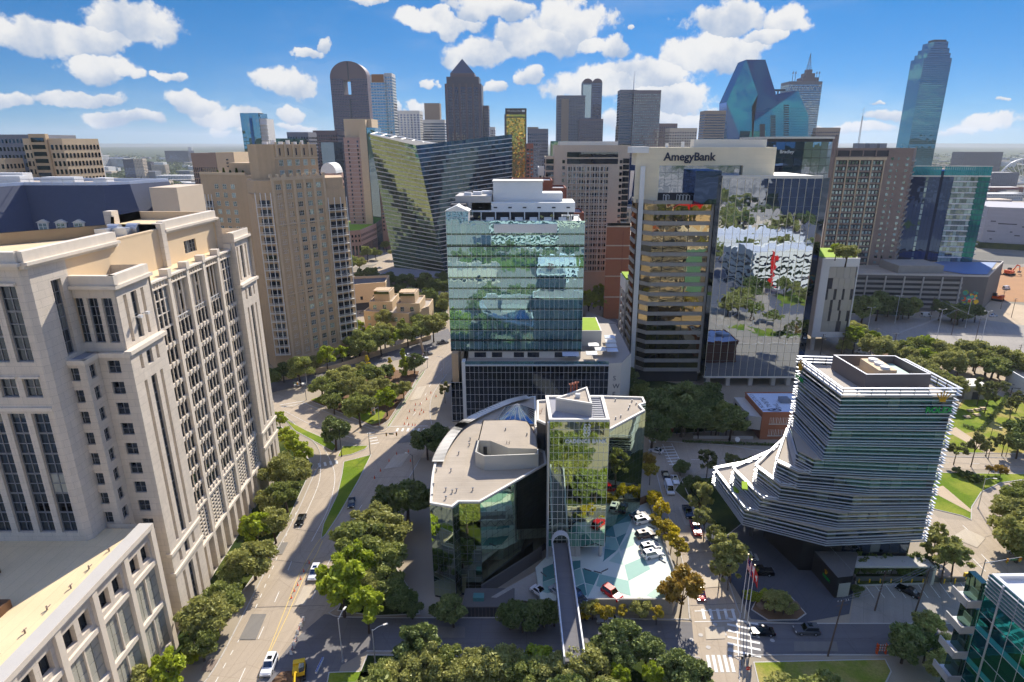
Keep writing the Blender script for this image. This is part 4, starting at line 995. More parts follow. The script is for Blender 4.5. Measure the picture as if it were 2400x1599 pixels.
# ------ mirrored bank building with curved back, painted parking deck and footbridge
def cadence():
 T=thing('bank_building',(0,130,0),'mirror glass bank building with curved pale roof and taller square front tower','building')
 used=[0]
 ZW,ZT,ZR=22.5,36.6,29.6
 tower=[(4.6,118),(17.3,118),(17.5,131),(4.2,131)]
 ft=Face(tower[0],tower[1])
 curtain(ft,T,6.0,ZT,12,17,'glass_bank',used,'off_white',0.07,0.08)
 f4=Face((-9.5,109.4),(4.5,125.1));curtain(f4,T,2.0,ZW,13,11,'glass_bank',used,'dark_metal',0.06,0.04)
 f1=Face((-19.6,108.9),(-14.9,107.5));f2=Face((-14.9,107.5),(-13.8,109.4));f3=Face((-13.8,109.4),(-9.5,109.4))
 for f,n in((f1,4),(f3,3),(f2,2)):curtain(f,T,0.6,ZW,n,11,'glass_bank',used,'grey_metal',0.05,0.04)
 wing=[(18.0,127),(28.8,138.4),(28.2,141.8),(29.8,143),(29.8,146.8),(19.6,147.6),(2.5,144.6),(2.3,133),(4.2,131)]
 f5=Face((17.5,126.6),(28.9,138.4));curtain(f5,T,2.0,ZR,12,14,'glass_bank',used,'dark_metal',0.06,0.04)
 f6=Face((17.3,118),(17.5,126.6));curtain(f6,T,6.0,ZT,8,17,'glass_bank',used,'off_white',0.06,0.06)
 m=MB();m.prism([(4.65,118.1),(17.25,118.1),(17.4,130.9),(4.3,130.9)],6.0,ZT-0.2,bottom=True);m.build('tower_core','dark_metal',T)
 back=curve_pts([(2.5,164.5),(-5.4,160.2),(-15.2,148.9),(-18.6,142.0),(-20.7,131.2),(-20.9,121.3),(-19.6,108.9)],5)
 lw=[(-19.6,108.9),(-14.9,107.5),(-13.8,109.4),(-9.5,109.4),(4.5,125.1),(4.2,131),(2.3,133),(2.5,144.6)]+back[:-1]
 lw=[tuple(p)for p in lw]
 m=MB();m.prism(inset(lw,0.1),0,ZW-0.3,top=False);m.build('wing_core','dark_metal',T)
 for a,b in zip(back,back[1:]):
  m=MB();fb=Face(a,b);fb.rect(m,0,fb.W,0,ZW);m.build('curved_wall','glass_bank',T)
 flat_roof(T,lw,ZW,'off_white','pale_roof',0.45,0.5)
 flat_roof(T,ccw(wing),ZR,'off_white','pale_roof',0.5,0.5)
 for i,q in enumerate(wing[1:5]):
  a,b=wing[1+i],wing[2+i]if 2+i<len(wing)else wing[0]
  m=MB();fb=Face(a,b);fb.rect(m,0,fb.W,0,ZR);m.build('wing_wall','glass_bank',T)
 m=MB();m.prism(inset(ccw(wing),0.12),0,ZR-0.2,top=False);m.build('wing_core','dark_metal',T)
 flat_roof(T,tower,ZT,'off_white','grey_roof',0.5,0.7)
 m=MB();tri=[(6.2,123.6),(13.8,120.6),(13.6,130.2)];m.prism(ccw(tri),ZT,ZT+2.6,top=False);m.build('plant_screen','pale_concrete',T)
 flat_roof(T,ccw(tri),ZT+2.6,'off_white','pale_roof',0.4,0.4,'plant_parapet','plant_deck')
 for k in range(10):
  m=MB();y=119.2+k*1.15;m.box(14.2,16.4,y,y+0.12,ZT+0.3,ZT+0.5);m.build('louvre','grey_metal',T)
 for(x,y)in((9.6,127.6),(10.3,128.2),(11.0,128.8)):
  m=MB();m.box(x,x+0.35,y,y+0.35,ZT+2.6,ZT+4.6);m.box(x-0.3,x+0.6,y-0.1,y+0.4,ZT+4.4,ZT+4.6);m.build('window_cradle','brick_red',T)
 m=MB();m.box(10.6,11.6,124.6,125.4,ZT+2.6,ZT+3.4);m.build('roof_unit','white_metal',T)
 pe=[(-11.6,124.6),(-9.4,122.6),(2.6,123.6),(2.4,132.6),(0.2,140.5),(-3,141.5),(-11.0,141.2)]
 m=MB();m.prism(pe,ZW,ZW+3.6,top=False);m.build('plant_enclosure','pale_metal',T)
 m=MB();m.poly([(p[0],p[1],ZW+3.6)for p in[(-11.6,130.2),(-8.5,130.0),(-4.2,126.4),(2.55,126.0),(2.4,132.6),(0.2,140.5),(-3,141.5),(-11.0,141.2)]]);m.build('enclosure_roof','pale_roof',T)
 m=MB()
 for a,b in(((-11.6,130.2),(-8.5,130.0)),((-8.5,130.0),(-4.2,126.4)),((-4.2,126.4),(2.55,126.0))):
  ff=Face(a,b);ff.rect(m,0,ff.W,ZW,ZW+3.6)
 m.build('well_wall','pale_metal',T)
 inn=inset(pe,0.25);m=MB()
 for i in range(len(pe)):
  j=(i+1)%len(pe);m.quad((*inn[j],ZW),(*inn[i],ZW),(*inn[i],ZW+3.6),(*inn[j],ZW+3.6));m.quad((*pe[i],ZW+3.6),(*pe[j],ZW+3.6),(*inn[j],ZW+3.6),(*inn[i],ZW+3.6))
 m.build('enclosure_lining','pale_metal',T)
 fw_=Face((-11.6,130.15),(-8.5,129.95));inst('door',window_mesh(0.95,2.1,'grey_metal','dark_metal',1,1),T,fw_.p(1.4,ZW+0.05,0.1),fw_.rz)
 m=MB()
 for s in(0,0.7):m.bar((-5.6+s,127.3,ZW),(-4.6+s,128.6,ZW+4.3),0.05)
 for k in range(9):t=k/9;m.bar((-5.6+t,127.3+1.3*t,ZW+4.3*t),(-4.9+t,127.3+1.3*t,ZW+4.3*t),0.04)
 m.build('ladder','dark_metal',T)
 m=MB()
 for s in(0,0.8):m.bar((1.5+s*0.7,134+s,ZW+3.6),(3.2+s*0.7,137.6+s,ZR+1),0.05)
 for k in range(10):t=k/10;m.bar((1.5+1.7*t,134+3.6*t,ZW+3.6+4.5*t),(2.06+1.7*t,134.8+3.6*t,ZW+3.6+4.5*t),0.04)
 m.build('ladder','brick_red',T)
 c=(-2.6,150.5);base=[(-8.5,146.0),(2.0,145.6),(2.2,155),(-6,156.5)]
 P=MB()
 for i in range(4):
  a,b=base[i],base[(i+1)%4];P.tri((*a,ZW+0.4),(*b,ZW+0.4),(*c,ZW+4.0))
 o=P.build('skylight','glass_sky',T)
 for i in range(4):
  a,b=Vector((*base[i],ZW+0.42)),Vector((*base[(i+1)%4],ZW+0.42));m=MB()
  for k in range(6):m.bar(a.lerp(b,k/6),Vector((*c,ZW+4.05)),0.06,n=4,r2=0.04)
  m.bar(a,b,0.1,n=4);m.build('glazing_bar','off_white',o)
 for i,(a,b)in enumerate(zip(back[2:-8],back[3:-7])):
  m=MB();a,b=Vector(a),Vector(b);d=(b-a).normalized();nn=Vector((-d.y,d.x))*-1.0
  for k in range(3):
   p=a.lerp(b,k/3);q=p+nn*-2.2
   m.quad((*(p+nn*0.4),ZW+0.9),(*(q),ZW+0.9),(*(q+d*0.9),ZW+0.9),(*(p+nn*0.4+d*0.9),ZW+0.9))
  m.quad((*(a+nn*0.6),ZW+0.7),(*(a+nn*0.3),ZW+1.0),(*(b+nn*0.3),ZW+1.0),(*(b+nn*0.6),ZW+0.7))
  m.build('canopy_slat','off_white',T)
 random.seed(3)
 for(px,py)in((1016,1140),(1023,1105),(1046,1060),(1075,1065),(1100,1045),(1045,1150),(1060,1155),(1070,1152),(1108,1150),(1057,1105),(1013,1165),(1045,1170),(1102,1032)):
  q=gp(px,py,ZW);m=MB();m.bar((q.x,q.y,ZW),(q.x,q.y,ZW+0.7),0.13,n=6);m.bar((q.x-0.2,q.y,ZW+0.65),(q.x+0.25,q.y,ZW+0.65),0.1,n=6);m.build('roof_vent','grey_metal',T)
 for(px,py)in((1443,982),(1455,978),(1476,953),(1473,960),(1491,948),(1481,942),(1442,940),(1185,1008),(1235,1020)):
  q=gp(px,py,ZR if px>1300 else ZW+3.6);m=MB();m.bar(q,q+Vector((0,0,0.6)),0.16,n=6);m.build('roof_vent','grey_metal',T)
 m=MB();m.box(5.0,12.0,118.5,130,3.0,6.0);m.build('entrance_wall','pale_concrete',T)
 for x in(5.2,11.0,16.6):
  m=MB();m.bar((x,118.8,3.0),(x,118.8,6.0),0.45,n=12);m.build('column','pale_concrete',T)
 m=MB();m.bar((4.55,117.8,3),(4.55,117.8,ZT),0.28,n=8);m.build('corner_tube','aluminium',T)
 text('lettering','CADENCE BANK',1.5,'sign_white',T,(8.0,117.7,31.8),(1,0,0),(0,0,1),0.1,width=8.8,bold=0.02)
 m=MB()
 for k in range(4):
  for s in(-1,1):
   cx,cz=12.5+(0.12*(k%2)),33.75+k*0.62
   pts=[(cx+s*(0.16+0.52*math.sin(math.pi*t/6)),cz+(t/6-0.5)*0.95+0.18*math.sin(math.pi*t/6))for t in range(7)]
   for a,b in zip(pts,pts[1:]):
    m.bar((a[0],117.7,a[1]),(b[0],117.7,b[1]),0.1,n=5)
 m.build('emblem','sign_white',T)
 return T
principled('sign_white',(0.97,0.97,0.96),0.4,var=0.0,fine=0.0)
principled('pale_metal',(0.74,0.73,0.69),0.5,metal=0.15,var=0.06)
cadence()
def parking_deck():
 Z=3.0
 T=thing('parking_deck',(20,120,0),'raised parking deck painted in teal and white facets beside the bank building','parking deck')
 def cp(x,y):return gp(1250+.3683*x,1170+.3683*y,Z)[:2]
 poly=ccw([tuple(gp(*q,Z)[:2])for q in((1268,1412),(1575,1412),(1592,1372),(1583,1350),(1519,1178),(1440,1195),(1428,1270),(1285,1300),(1255,1330))])
 m=MB();m.prism(poly,0,Z-0.02);m.build('deck','deck_pale',T)
 facets=[('deck_teal',[(480,105),(560,65),(640,95),(620,140),(505,165)]),('deck_mint',[(460,130),(490,105),(510,165),(465,165)]),('deck_sage',[(505,165),(620,140),(590,215),(525,245)]),('deck_teal',[(463,165),(508,165),(523,243),(460,235)]),('deck_teal',[(527,245),(592,215),(547,302)]),('deck_mint',[(460,237),(523,247),(545,304),(532,328),(455,312)]),('deck_teal',[(455,314),(530,328),(440,400),(448,380)]),('deck_sage',[(545,332),(575,420),(480,395)]),('deck_mint',[(580,420),(700,370),(745,445),(605,520)]),('deck_teal',[(310,440),(420,475),(385,548),(330,533)]),('deck_mint',[(422,477),(605,520),(620,615),(400,553)]),('deck_teal',[(240,395),(300,390),(300,435),(240,460)]),('deck_mint',[(240,463),(300,440),(325,532),(250,560)]),('deck_teal',[(255,565),(325,536),(340,610),(300,625)]),('deck_mint',[(332,537),(385,550),(345,625)]),('deck_sage',[(720,612),(800,552),(880,612),(800,645)]),('deck_mint',[(60,530),(150,500),(160,580),(90,600),(60,590)]),('deck_teal',[(60,440),(150,400),(150,495),(60,528)]),('deck_sage',[(620,215),(660,200),(640,290),(555,330),(548,306)])]
 for k,(mt,P)in enumerate(facets):
  m=MB();m.poly([(*p,Z+0.008)for p in ccw([tuple(cp(*q))for q in P])]);m.build('painted_facet',mt,T)
 fr=[tuple(gp(*q,Z)[:2])for q in((1519,1178),(1583,1350),(1592,1372),(1575,1412),(1378,1412))]
 m=MB()
 for a,b in zip(fr,fr[1:]):
  f=Face(a,b)if True else None;d=Vector(b)-Vector(a);u=d.normalized()
  m.obox(((a[0]+b[0])/2,(a[1]+b[1])/2),u,d.length/2+0.1,0.16,0,Z+0.9)
 m.build('retaining_wall','grey_concrete',T)
 m=MB();a,b=gp(1470,1196,Z),gp(1519,1176,Z);u=(b-a);u.z=0;L=u.length;u.normalize();m.obox(((a.x+b.x)/2,(a.y+b.y)/2),(u.x,u.y),L/2,0.08,Z,Z+2.2);m.build('fence','wood',T)
 for(x,y,an)in((65,480,0.9),(290,215,0.4),(360,215,0.4),(455,455,-0.6),(345,452,0.5),(410,466,0.4),(770,260,0.7),(820,395,0.8),(750,180,0.7),(815,350,0.7),(765,225,0.7)):
  q=cp(x,y);m=MB();m.obox(q,(math.cos(an),-math.sin(an)),0.9,0.1,Z,Z+0.16);m.build('wheel_stop','dark_concrete',T)
 m=MB();a,b=gp(1130,1402,0),gp(1270,1310,0);f=Face((a.x,a.y),(b.x,b.y));f.slab(m,0,f.W,0,3.2,-0.3,0.0);m.build('garage_wall','dark_concrete',T)
 m=MB();m.quad(gp(1160,1405,0.3),gp(1268,1412,0.3),gp(1262,1335,2.9),gp(1150,1400,2.9));m.build('ramp','grey_concrete',T)
parking_deck()
def front_wall_low():
 t=thing('garage_entry',(-5,103,0),'low dark garage entry with metal gate under the bank corner','garage entry')
 a,b=gp(1085,1447),gp(1205,1447);f=Face((a.x,a.y),(b.x,b.y));m=MB();f.slab(m,0,f.W,0,2.6,-5.5,0);m.build('wall','dark_concrete',t)
 for i in range(10):
  m=MB();x=f.W*(0.1+0.72*i/10);f.slab(m,x,x+f.W*0.06,0.1,2.4,0.01,0.06);m.build('gate_panel','charcoal',t)
 m=MB();p=f.p(2.0,2.62,-2.0);m.box(p.x,p.x+2.2,p.y-0.5,p.y+1,2.6,3.5);m.build('transformer','deck_teal',t)
front_wall_low()
def footbridge():
 T=thing('footbridge',(8,100,0),'long covered footbridge with grey deck and white trussed sides from the bank entrance','footbridge')
 A,B=Vector((7.4,117.6)),Vector((8.2,84.5));d=(B-A).normalized();n=Vector((-d.y,d.x));L=(B-A).length;z=7.2
 def q(s,o,h):p=A+d*s+n*o;return Vector((p.x,p.y,z+h))
 m=MB();m.loft([q(0,-1.6,-0.5),q(L,-1.6,-0.5),q(L,1.6,-0.5),q(0,1.6,-0.5)],[q(0,-1.6,0),q(L,-1.6,0),q(L,1.6,0),q(0,1.6,0)],bottom=True);m.build('deck','road_asphalt',T)
 fix_normals(T.children[0])
 for s in(-1,1):
  m=MB();m.loft([q(0,s*1.65,-0.6),q(L,s*1.65,-0.6),q(L,s*1.9,-0.6),q(0,s*1.9,-0.6)],[q(0,s*1.65,1.1),q(L,s*1.65,1.1),q(L,s*1.9,1.1),q(0,s*1.9,1.1)],bottom=True);o=m.build('side_girder','white_metal',T);fix_normals(o,False)
  for k in range(15):
   m=MB();s0=L*k/15;m.bar(q(s0,s*1.95,-0.5),q(s0+L/30,s*1.95,1.0),0.07,n=4);m.bar(q(s0+L/30,s*1.95,1.0),q(s0+L/15,s*1.95,-0.5),0.07,n=4);m.build('brace','grey_metal',T)
 for s0 in[0.4+0.35*i for i in range(5)]:
  m=MB()
  pts=[q(s0,1.9*math.cos(math.pi*t/10),1.0+2.4*math.sin(math.pi*t/10))for t in range(11)]
  for a,b in zip(pts,pts[1:]):m.bar(a,b,0.12,n=5)
  m.build('entrance_arch','white_metal',T)
 for s0 in(20,30):
  m=MB();m.bar(q(s0,-1,-7.2),q(s0,-1,-0.5),0.3,n=8);m.bar(q(s0,1,-7.2),q(s0,1,-0.5),0.3,n=8);m.build('pier','pale_concrete',T)
footbridge()
# ------ office tower with cream frame and mirror block
def amegy():
 T=thing('mirror_office_tower',(75,240,0),'office tower with cream sign frame, banded windows and tall mirrored block','building')
 used=[0]
 fm=Face((69.8,228),(105.6,228))
 curtain(fm,T,4.6,80.0,13,23,'glass_mirror',used,'cream_panel',0.10,0.16,transoms=False)
 for k in range(24):
  m=MB();z=4.6+k*75.4/23;fm.slab(m,0,fm.W,z-0.05,z+0.05,-0.02,0.04);m.build('transom','grey_metal',T)
 m=MB();fm.slab(m,0,fm.W,80.0,81.0,-0.5,0.15);fm.slab(m,0,fm.W,3.8,4.6,-12,0.1);m.build('edge_band','off_white',T)
 m=MB();m.prism([(69.8,228.1),(105.6,228.1),(105.6,262),(69.8,262)],4.6,80,bottom=True);m.build('mirror_core','dark_metal',T)
 m=MB();m.poly([(70,228.4,80.7),(105.4,228.4,80.7),(105.4,262,80.7),(70,262,80.7)]);m.build('roof','off_white',T)
 fe=Face((105.6,228),(112,236));m=MB();fe.rect(m,0,fe.W,4,80);m.build('edge_glazing','glass_dark',T)
 fn=Face((68.6,229.6),(69.8,228));m=MB();fn.rect(m,0,fn.W,4.6,81);m.build('return_glazing','glass_dark',T)
 fb=Face((46.5,231),(68.6,231));fc=Face((42.8,235.5),(46.5,231));fs=Face((41.0,247),(41.0,236))
 zb,nfl,fh=5.5,17,3.84
 band,top=MB(),zb+nfl*fh
 u2=[0]
 for f,n in((fb,3),(fc,1),(fs,2)):
  rows=[(zb+i*fh+1.45,zb+i*fh+fh)for i in range(nfl)]
  xs=[(0.06,f.W-0.06)]if n==1 else([(0.06,f.W*0.19),(f.W*0.2,f.W*0.6),(f.W*0.61,f.W-0.06)]if n==3 else spread(0,f.W,n,f.W/n-0.15))
  place_windows(f,T,xs,rows,lambda w,h:pane_mesh(w,h,'glass_bronze'),0.25,'pane',u2)
  for i in range(nfl):
   m=MB();f.slab(m,0,f.W,zb+i*fh,zb+i*fh+1.42,-0.3,0.12);m.build('spandrel','grey_concrete',T)
  m=MB();f.rect(m,0,f.W,zb,top,-0.32);m.build('backing','dark_metal',T)
  m=MB();f.slab(m,0,f.W,top,top+1.3,-0.4,0.15);m.build('terrace_parapet','grey_concrete',T)
 m=MB();fb.slab(m,21.3,22.1,4.8,top+1.3,-0.3,0.4);m.build('edge_pier','grey_concrete',T)
 m=MB();m.prism([(41.4,247),(41.4,236.4),(43.2,235.9),(46.8,231.5),(68.6,231.5),(70,240),(70,247)],5.0,top,bottom=True);m.build('block_core','charcoal',T)
 m=MB();m.poly([(41.4,247,top+0.05),(41.4,236.4,top+0.05),(43.2,235.9,top+0.05),(46.8,231.5,top+0.05),(68.6,231.5,top+0.05),(70,240,top+0.05),(70,247,top+0.05)]);m.build('terrace_deck','terrace_deck',T)
 m=MB();m.box(41.7,43.3,234.6,236.2,0,84);m.build('white_pier','white_paint',T)
 fr=Face((40.2,236.5),(91.2,236.5));m=MB()
 fr.slab(m,0,fr.W,84.2,90.6,-11,0.0);fr.slab(m,0,8.6,top,84.2,-2.0,0.0);fr.slab(m,39.4,fr.W,80.7,84.2,-11,0.0);m.build('cream_frame','cream_panel',T)
 m=MB();m.box(38.4,44.5,236.0,247,88.6,90.8);m.build('frame_head','white_paint',T)
 fg=Face((48.8,238.5),(79.6,238.5));curtain(fg,T,top+3.5,84.2,12,4,'glass_mirror',u2,'navy_letters',0.08,0.05)
 m=MB();fg.slab(m,0,fg.W,top,top+3.5,-3,-2.2);m.build('terrace_glazing','glass_dark',T)
 m=MB();m.prism([(49,238.6),(91,238.6),(91,247),(49,247)],70,84.2,top=False);m.build('upper_core','charcoal',T)
 m=MB();m.box(60.5,69.8,229.4,238,top,82.6);m.build('blue_glass_box','glass_navy',T)
 m=MB();m.box(62,89,241,246.5,90.6,93.4);m.build('plant_room','off_white',T)
 for i in range(5):m=MB();m.box(52+i*6,53+i*6,243,244,90.6,92+(i%3)*0.6);m.build('roof_unit','white_metal',T)
 m=MB()
 for i in range(10):
  x=51+i*1.25
  if i in(2,3):continue
  m.box(x-0.08,x+0.08,232.6,232.8,top,top+3.0);m.box(x-0.08,x+0.08,236.6,236.8,top,top+3.0);m.box(x-0.08,x+0.08,232.6,236.8,top+2.9,top+3.05)
 m.build('pergola','white_paint',T)
 text('lettering','AmegyBank',4.0,'navy_letters',T,(50.2,236.4,86.0),(1,0,0),(0,0,1),0.15,width=19.2,bold=0.025)
 for x in(72,80,89,98,104):
  m=MB();m.box(x-0.8,x+0.8,229.5,231.1,0,3.9);m.build('column','pale_concrete',T)
 m=MB();m.box(46,106,240,262,0,4.6);m.build('lobby','glass_dark',T)
 m=MB();m.box(42,69,234,246.8,0,5.0);m.build('base_storey','charcoal',T)
 G=thing('office_garage',(43,256,0),'open sided concrete parking garage behind the cream framed office tower','parking garage')
 for k in range(9):
  m=MB();m.box(40.6,46,249,263,2+k*3.6,3.2+k*3.6);m.build('floor_slab','pale_concrete',G)
  m=MB();m.box(41.4,46,249.4,262.8,3.2+k*3.6,5.6+k*3.6);m.build('bay','charcoal',G)
 for k in range(3):m=MB();m.box(40.4,41.0,249+k*6.6,249.8+k*6.6,0,33.4);m.build('column','pale_concrete',G)
 m=MB();m.box(40.4,46,248.8,263.2,33.4,38.6);m.build('top_panel','white_paint',G)
 m=MB();m.box(40.7,45.8,249.2,262.8,38.6,39.4);m.build('roof_planting','green_roof',G)
amegy()
glass('glass_fin',(0.62,0.68,0.66),0.34,(0.12,0.14,0.13),0.006,0.006,blinds=0.3,blind_rgb=(0.42,0.44,0.36))
principled('screen_brown',(0.42,0.39,0.38),0.7,var=0.08)
# ------ finned glass tower with terraces
def fin_tower():
 T=thing('finned_glass_tower',(70,122,0),'dark glass tower wrapped in white horizontal fins twisting out into planted terraces','building')
 NF=9;z0,fh=9.5,34.0/9
 Cp=[(1732,1229),(1784,1192),(1830,1166),(1885,1126),(1925,1082),(1946,1020),(1975,932)]
 Sp=[(1669,1115),(1732,1118),(1787,1109),(1836,1095)]
 R,BR=(87.0,114.8),(86.0,132.5)
 cs=[at(*q,Y)for q,Y in zip(Cp,(121.2,119.6,118.4,117.2,116.2,115.3,114.6))];cs[0].z=z0;ss=[gp(*q,c.z+2)for q,c in zip(Sp,cs)]
 def along(L,z):
  if z<=L[0].z:return L[0]
  for p,q in zip(L,L[1:]):
   if z<=q.z:return p.lerp(q,(z-p.z)/(q.z-p.z))
  return L[-1]
 polys=[]
 for i in range(NF):
  z=z0+fh*i+0.8;C=along(cs,z);k=min(1,max(0,(z-12)/14))
  Bk=Vector((66.5,146.0)).lerp(Vector((62.3,134.8)),k);S=along(ss,z+1)
  t=min(1,max(0,(z-ss[3].z+4)/8));on=Vector((C.x,C.y,0)).lerp(Vector((Bk.x,Bk.y,0)),0.3);S=Vector((S.x,S.y,0)).lerp(on,t)
  M_=Vector((63.8,113.0)).lerp(Vector((C.x,C.y)).lerp(Vector(R),0.62),min(1,max(0,(z-9.5)/17)))
  polys.append([(C.x,C.y),(M_.x,M_.y),R,BR,(Bk.x,Bk.y),(S.x,S.y)])
 glassw=[0]
 for i,P in enumerate(polys):
  a,b=z0+fh*i,z0+fh*(i+1)
  g=MB();G=inset(P,0.8);g.prism(G,a,b-0.02,top=False,bottom=(i==0));g.build('floor_core','glass_dark',T)
  for e in(0,1,4,5):
   f=Face(G[e],G[(e+1)%len(G)])
   if f.n.dot(Vector((0,1)))>0.6 or f.W<2:continue
   n=max(2,round(f.W/2.2));cw=f.W/n
   for k in range(n):
    if glassw[0]<300:inst('pane',pane_mesh(cw-0.08,2.3,'glass_fin'),T,f.p(k*cw+0.04,a+1.3,0.04),f.rz);glassw[0]+=1
  def ring(z,d=0.34,t=0.13,out=0.02):
   m=MB();O=inset(P,out);I=inset(P,out+d);n=len(P)
   for k in range(n):
    j=(k+1)%n
    m.quad((*O[k],z),(*O[j],z),(*O[j],z+t),(*O[k],z+t));m.quad((*O[k],z+t),(*O[j],z+t),(*I[j],z+t),(*I[k],z+t));m.quad((*I[k],z),(*I[j],z),(*O[j],z),(*O[k],z));m.quad((*I[j],z),(*I[k],z),(*I[k],z+t),(*I[j],z+t))
   m.build('fin','fin_metal',T)
  for dz in(0.02,0.58,1.14,1.9,2.9):ring(a+dz)
  m=MB();m.prism(inset(P,0.4),b-0.3,b-0.02);m.build('terrace_deck','terrace_deck',T)
  if i<4:
   N=polys[i+1];path=[Vector(P[4]),Vector(P[5]),Vector(P[0]),Vector((N[0][0],P[0][1]+(P[1][1]-P[0][1])*(N[0][0]-P[0][0])/max(1e-3,P[1][0]-P[0][0])))]
   for dz in(0.25,0.75):
    m=MB()
    for p,q in zip(path,path[1:]):
     d=q-p;m.obox((p+q)/2+Vector((d.y,-d.x)).normalized()*-0.25,d.normalized(),d.length/2,0.16,b+dz,b+dz+0.13)
    m.build('parapet_fin','fin_metal',T)
 for i,(px,py)in enumerate(((1725,1147),(1790,1135),(1745,1140),(1832,1108))):
  z=z0+fh*(1+min(i,2))+0.05;c=gp(px,py,z);m=MB();m.obox(c,(0.3,0.95),1.6,0.6,z,z+0.3);m.build('planter','green_roof',T)
 top=z0+fh*NF;P=polys[-1]
 for k,dz in enumerate((0.3,1.0,1.7)):
  m=MB();O=inset(P,-0.12);I=inset(P,0.45);n=len(P)
  for q in range(n):
   j=(q+1)%n;zb,zt=top+dz,top+dz+0.18
   m.quad((*O[q],zb),(*O[j],zb),(*O[j],zt),(*O[q],zt));m.quad((*O[q],zt),(*O[j],zt),(*I[j],zt),(*I[q],zt));m.quad((*I[q],zb),(*I[j],zb),(*O[j],zb),(*O[q],zb));m.quad((*I[j],zb),(*I[q],zb),(*I[q],zt),(*I[j],zt))
  m.build('fin','fin_metal',T)
 I=inset(P,0.6)
 for q in range(len(P)):
  f=Face(I[q],I[(q+1)%len(P)]);n=max(2,int(f.W/2.6))
  for k in range(n):
   m=MB();f.slab(m,f.W*k/n,f.W*k/n+0.1,top,top+1.9,-0.1,0.05);m.build('crown_post','dark_metal',T)
 pb=[(69.5,118.6),(83.0,118.8),(82.2,130.5),(68.6,131.0)]
 m=MB();Q=inset(pb,0.4)
 for k in range(4):
  j=(k+1)%4;m.quad((*pb[k],top-0.2),(*pb[j],top-0.2),(*pb[j],top+3.4),(*pb[k],top+3.4));m.quad((*Q[j],top),(*Q[k],top),(*Q[k],top+3.4),(*Q[j],top+3.4))
 m.build('plant_screen','screen_brown',T)
 m=MB()
 for k in range(4):j=(k+1)%4;m.quad((*pb[k],top+3.4),(*pb[j],top+3.4),(*Q[j],top+3.4),(*Q[k],top+3.4))
 m.build('coping','white_metal',T)
 m=MB();m.poly([(*p,top+1.0)for p in Q]);m.build('plant_deck','sand_roof',T)
 m=MB();m.box(73.4,77.2,121,128.5,top+1,top+3.4);m.build('cooling_tower','sand_stucco',T)
 for y in(122.2,124.6,127):
  m=MB();m.bar((75.3,y,top+3.4),(75.3,y,top+3.9),0.95,n=14);m.build('fan_cowl','white_metal',T)
 m=MB();m.box(78.2,81.4,120.5,129.6,top+1,top+1.8);m.build('membrane_roof','deck_sage',T)
 for(x,y)in((71.0,120.6),(71.4,122.0),(70.8,124)):m=MB();m.bar((x,y,top+1),(x,y,top+2.2),0.5,n=10);m.build('tank','aluminium',T)
 m=MB();m.prism([(61.5,117.5),(84.5,116.6),(84.5,131),(66,140),(58,130)],0,9.5,top=False);m.build('lobby_wall','black_stone',T)
 f=Face((70,117.1),(84.5,116.55));used=[0];curtain(f,T,5.4,9.4,7,1,'glass_office',used,'dark_metal',0.1,0.1)
 m=MB();m.box(66.5,88.6,112.6,116.2,4.4,4.8);m.build('balcony_slab','pale_concrete',T)
 m=MB();m.box(66.5,88.6,115.9,116.3,0,4.4);m.build('garden_wall','grey_concrete',T)
 m=MB();m.box(88.2,88.8,112.6,116.2,0,4.8);m.build('end_wall','pale_concrete',T)
 for(px,py)in((1760,1255),(1840,1290),(1752,1230)):
  c=gp(px,py,0);m=MB();m.bar((c.x,c.y,0),(c.x,c.y,9.6),0.55,n=14);m.build('column','charcoal',T)
 f=Face(P[0],P[2])
 text('lettering','ROLEX',2.0,'green_letters',T,f.p(f.W-6.6,top-3.3,0.2),(f.u.x,f.u.y,0),(0,0,1),0.06,width=5.4,bold=0.02)
 f3=Face(P[4],P[5])
 text('lettering','ROLEX',2.0,'green_letters',T,f3.p(1.0,top-3.0,0.2),(f3.u.x,f3.u.y,0),(0,0,1),0.06,width=3.8,bold=0.02)
 def crown(face,x,z,s,parent):
  m=MB()
  for k in range(5):
   t=(k-2)*0.42;h=(1.25,1.55,1.75,1.55,1.25)[k]*s
   a=face.p(x+t*0.45*s,z,0.22);b=face.p(x+t*1.5*s,z+h,0.22);m.bar(a,b,0.17*s,n=5,r2=0.07*s);m.bar(b-Vector((0,0,0.06)),b+Vector((0,0,0.16*s)),0.13*s,n=6)
  face.slab(m,x-0.55*s,x+0.55*s,z-0.3*s,z+0.15*s,0.12,0.35)
  m.build('crown_emblem','gold_paint',parent)
 crown(f,f.W-3.6,top-0.6,1.05,T);crown(f3,2.6,top-0.4,1.05,T)
 H=thing('stone_gatehouse',(68,105,0),'dark wedge shaped stone gatehouse with green and gold sign in the forecourt','gatehouse')
 q=[gp(1955,1402),gp(1990,1398),gp(2005,1330),gp(1890,1300),gp(1872,1302)];q=ccw([(p.x,p.y)for p in q])
 m=MB();m.prism(q,0,5.2,top=False);m.build('wall','black_stone',H)
 m=MB();m.poly([(*p,5.2)for p in q]);m.build('roof','dark_concrete',H)
 a,b=gp(1957,1402),gp(1992,1398);f=Face((a.x,a.y),(b.x,b.y))
 m=MB();f.slab(m,0.35,f.W-0.5,0.2,3.6,0,0.08);m.build('door','pale_metal',H)
 a,b=gp(1873,1303),gp(1955,1402);f=Face((a.x,a.y),(b.x,b.y))
 text('lettering','ROLEX',1.0,'green_letters',H,f.p(f.W*0.66,2.1,0.05),(f.u.x,f.u.y,0),(0,0,1),0.04,width=2.6,bold=0.02)
 crown(f,f.W*0.66+1.2,3.5,0.42,H)
 m=MB()
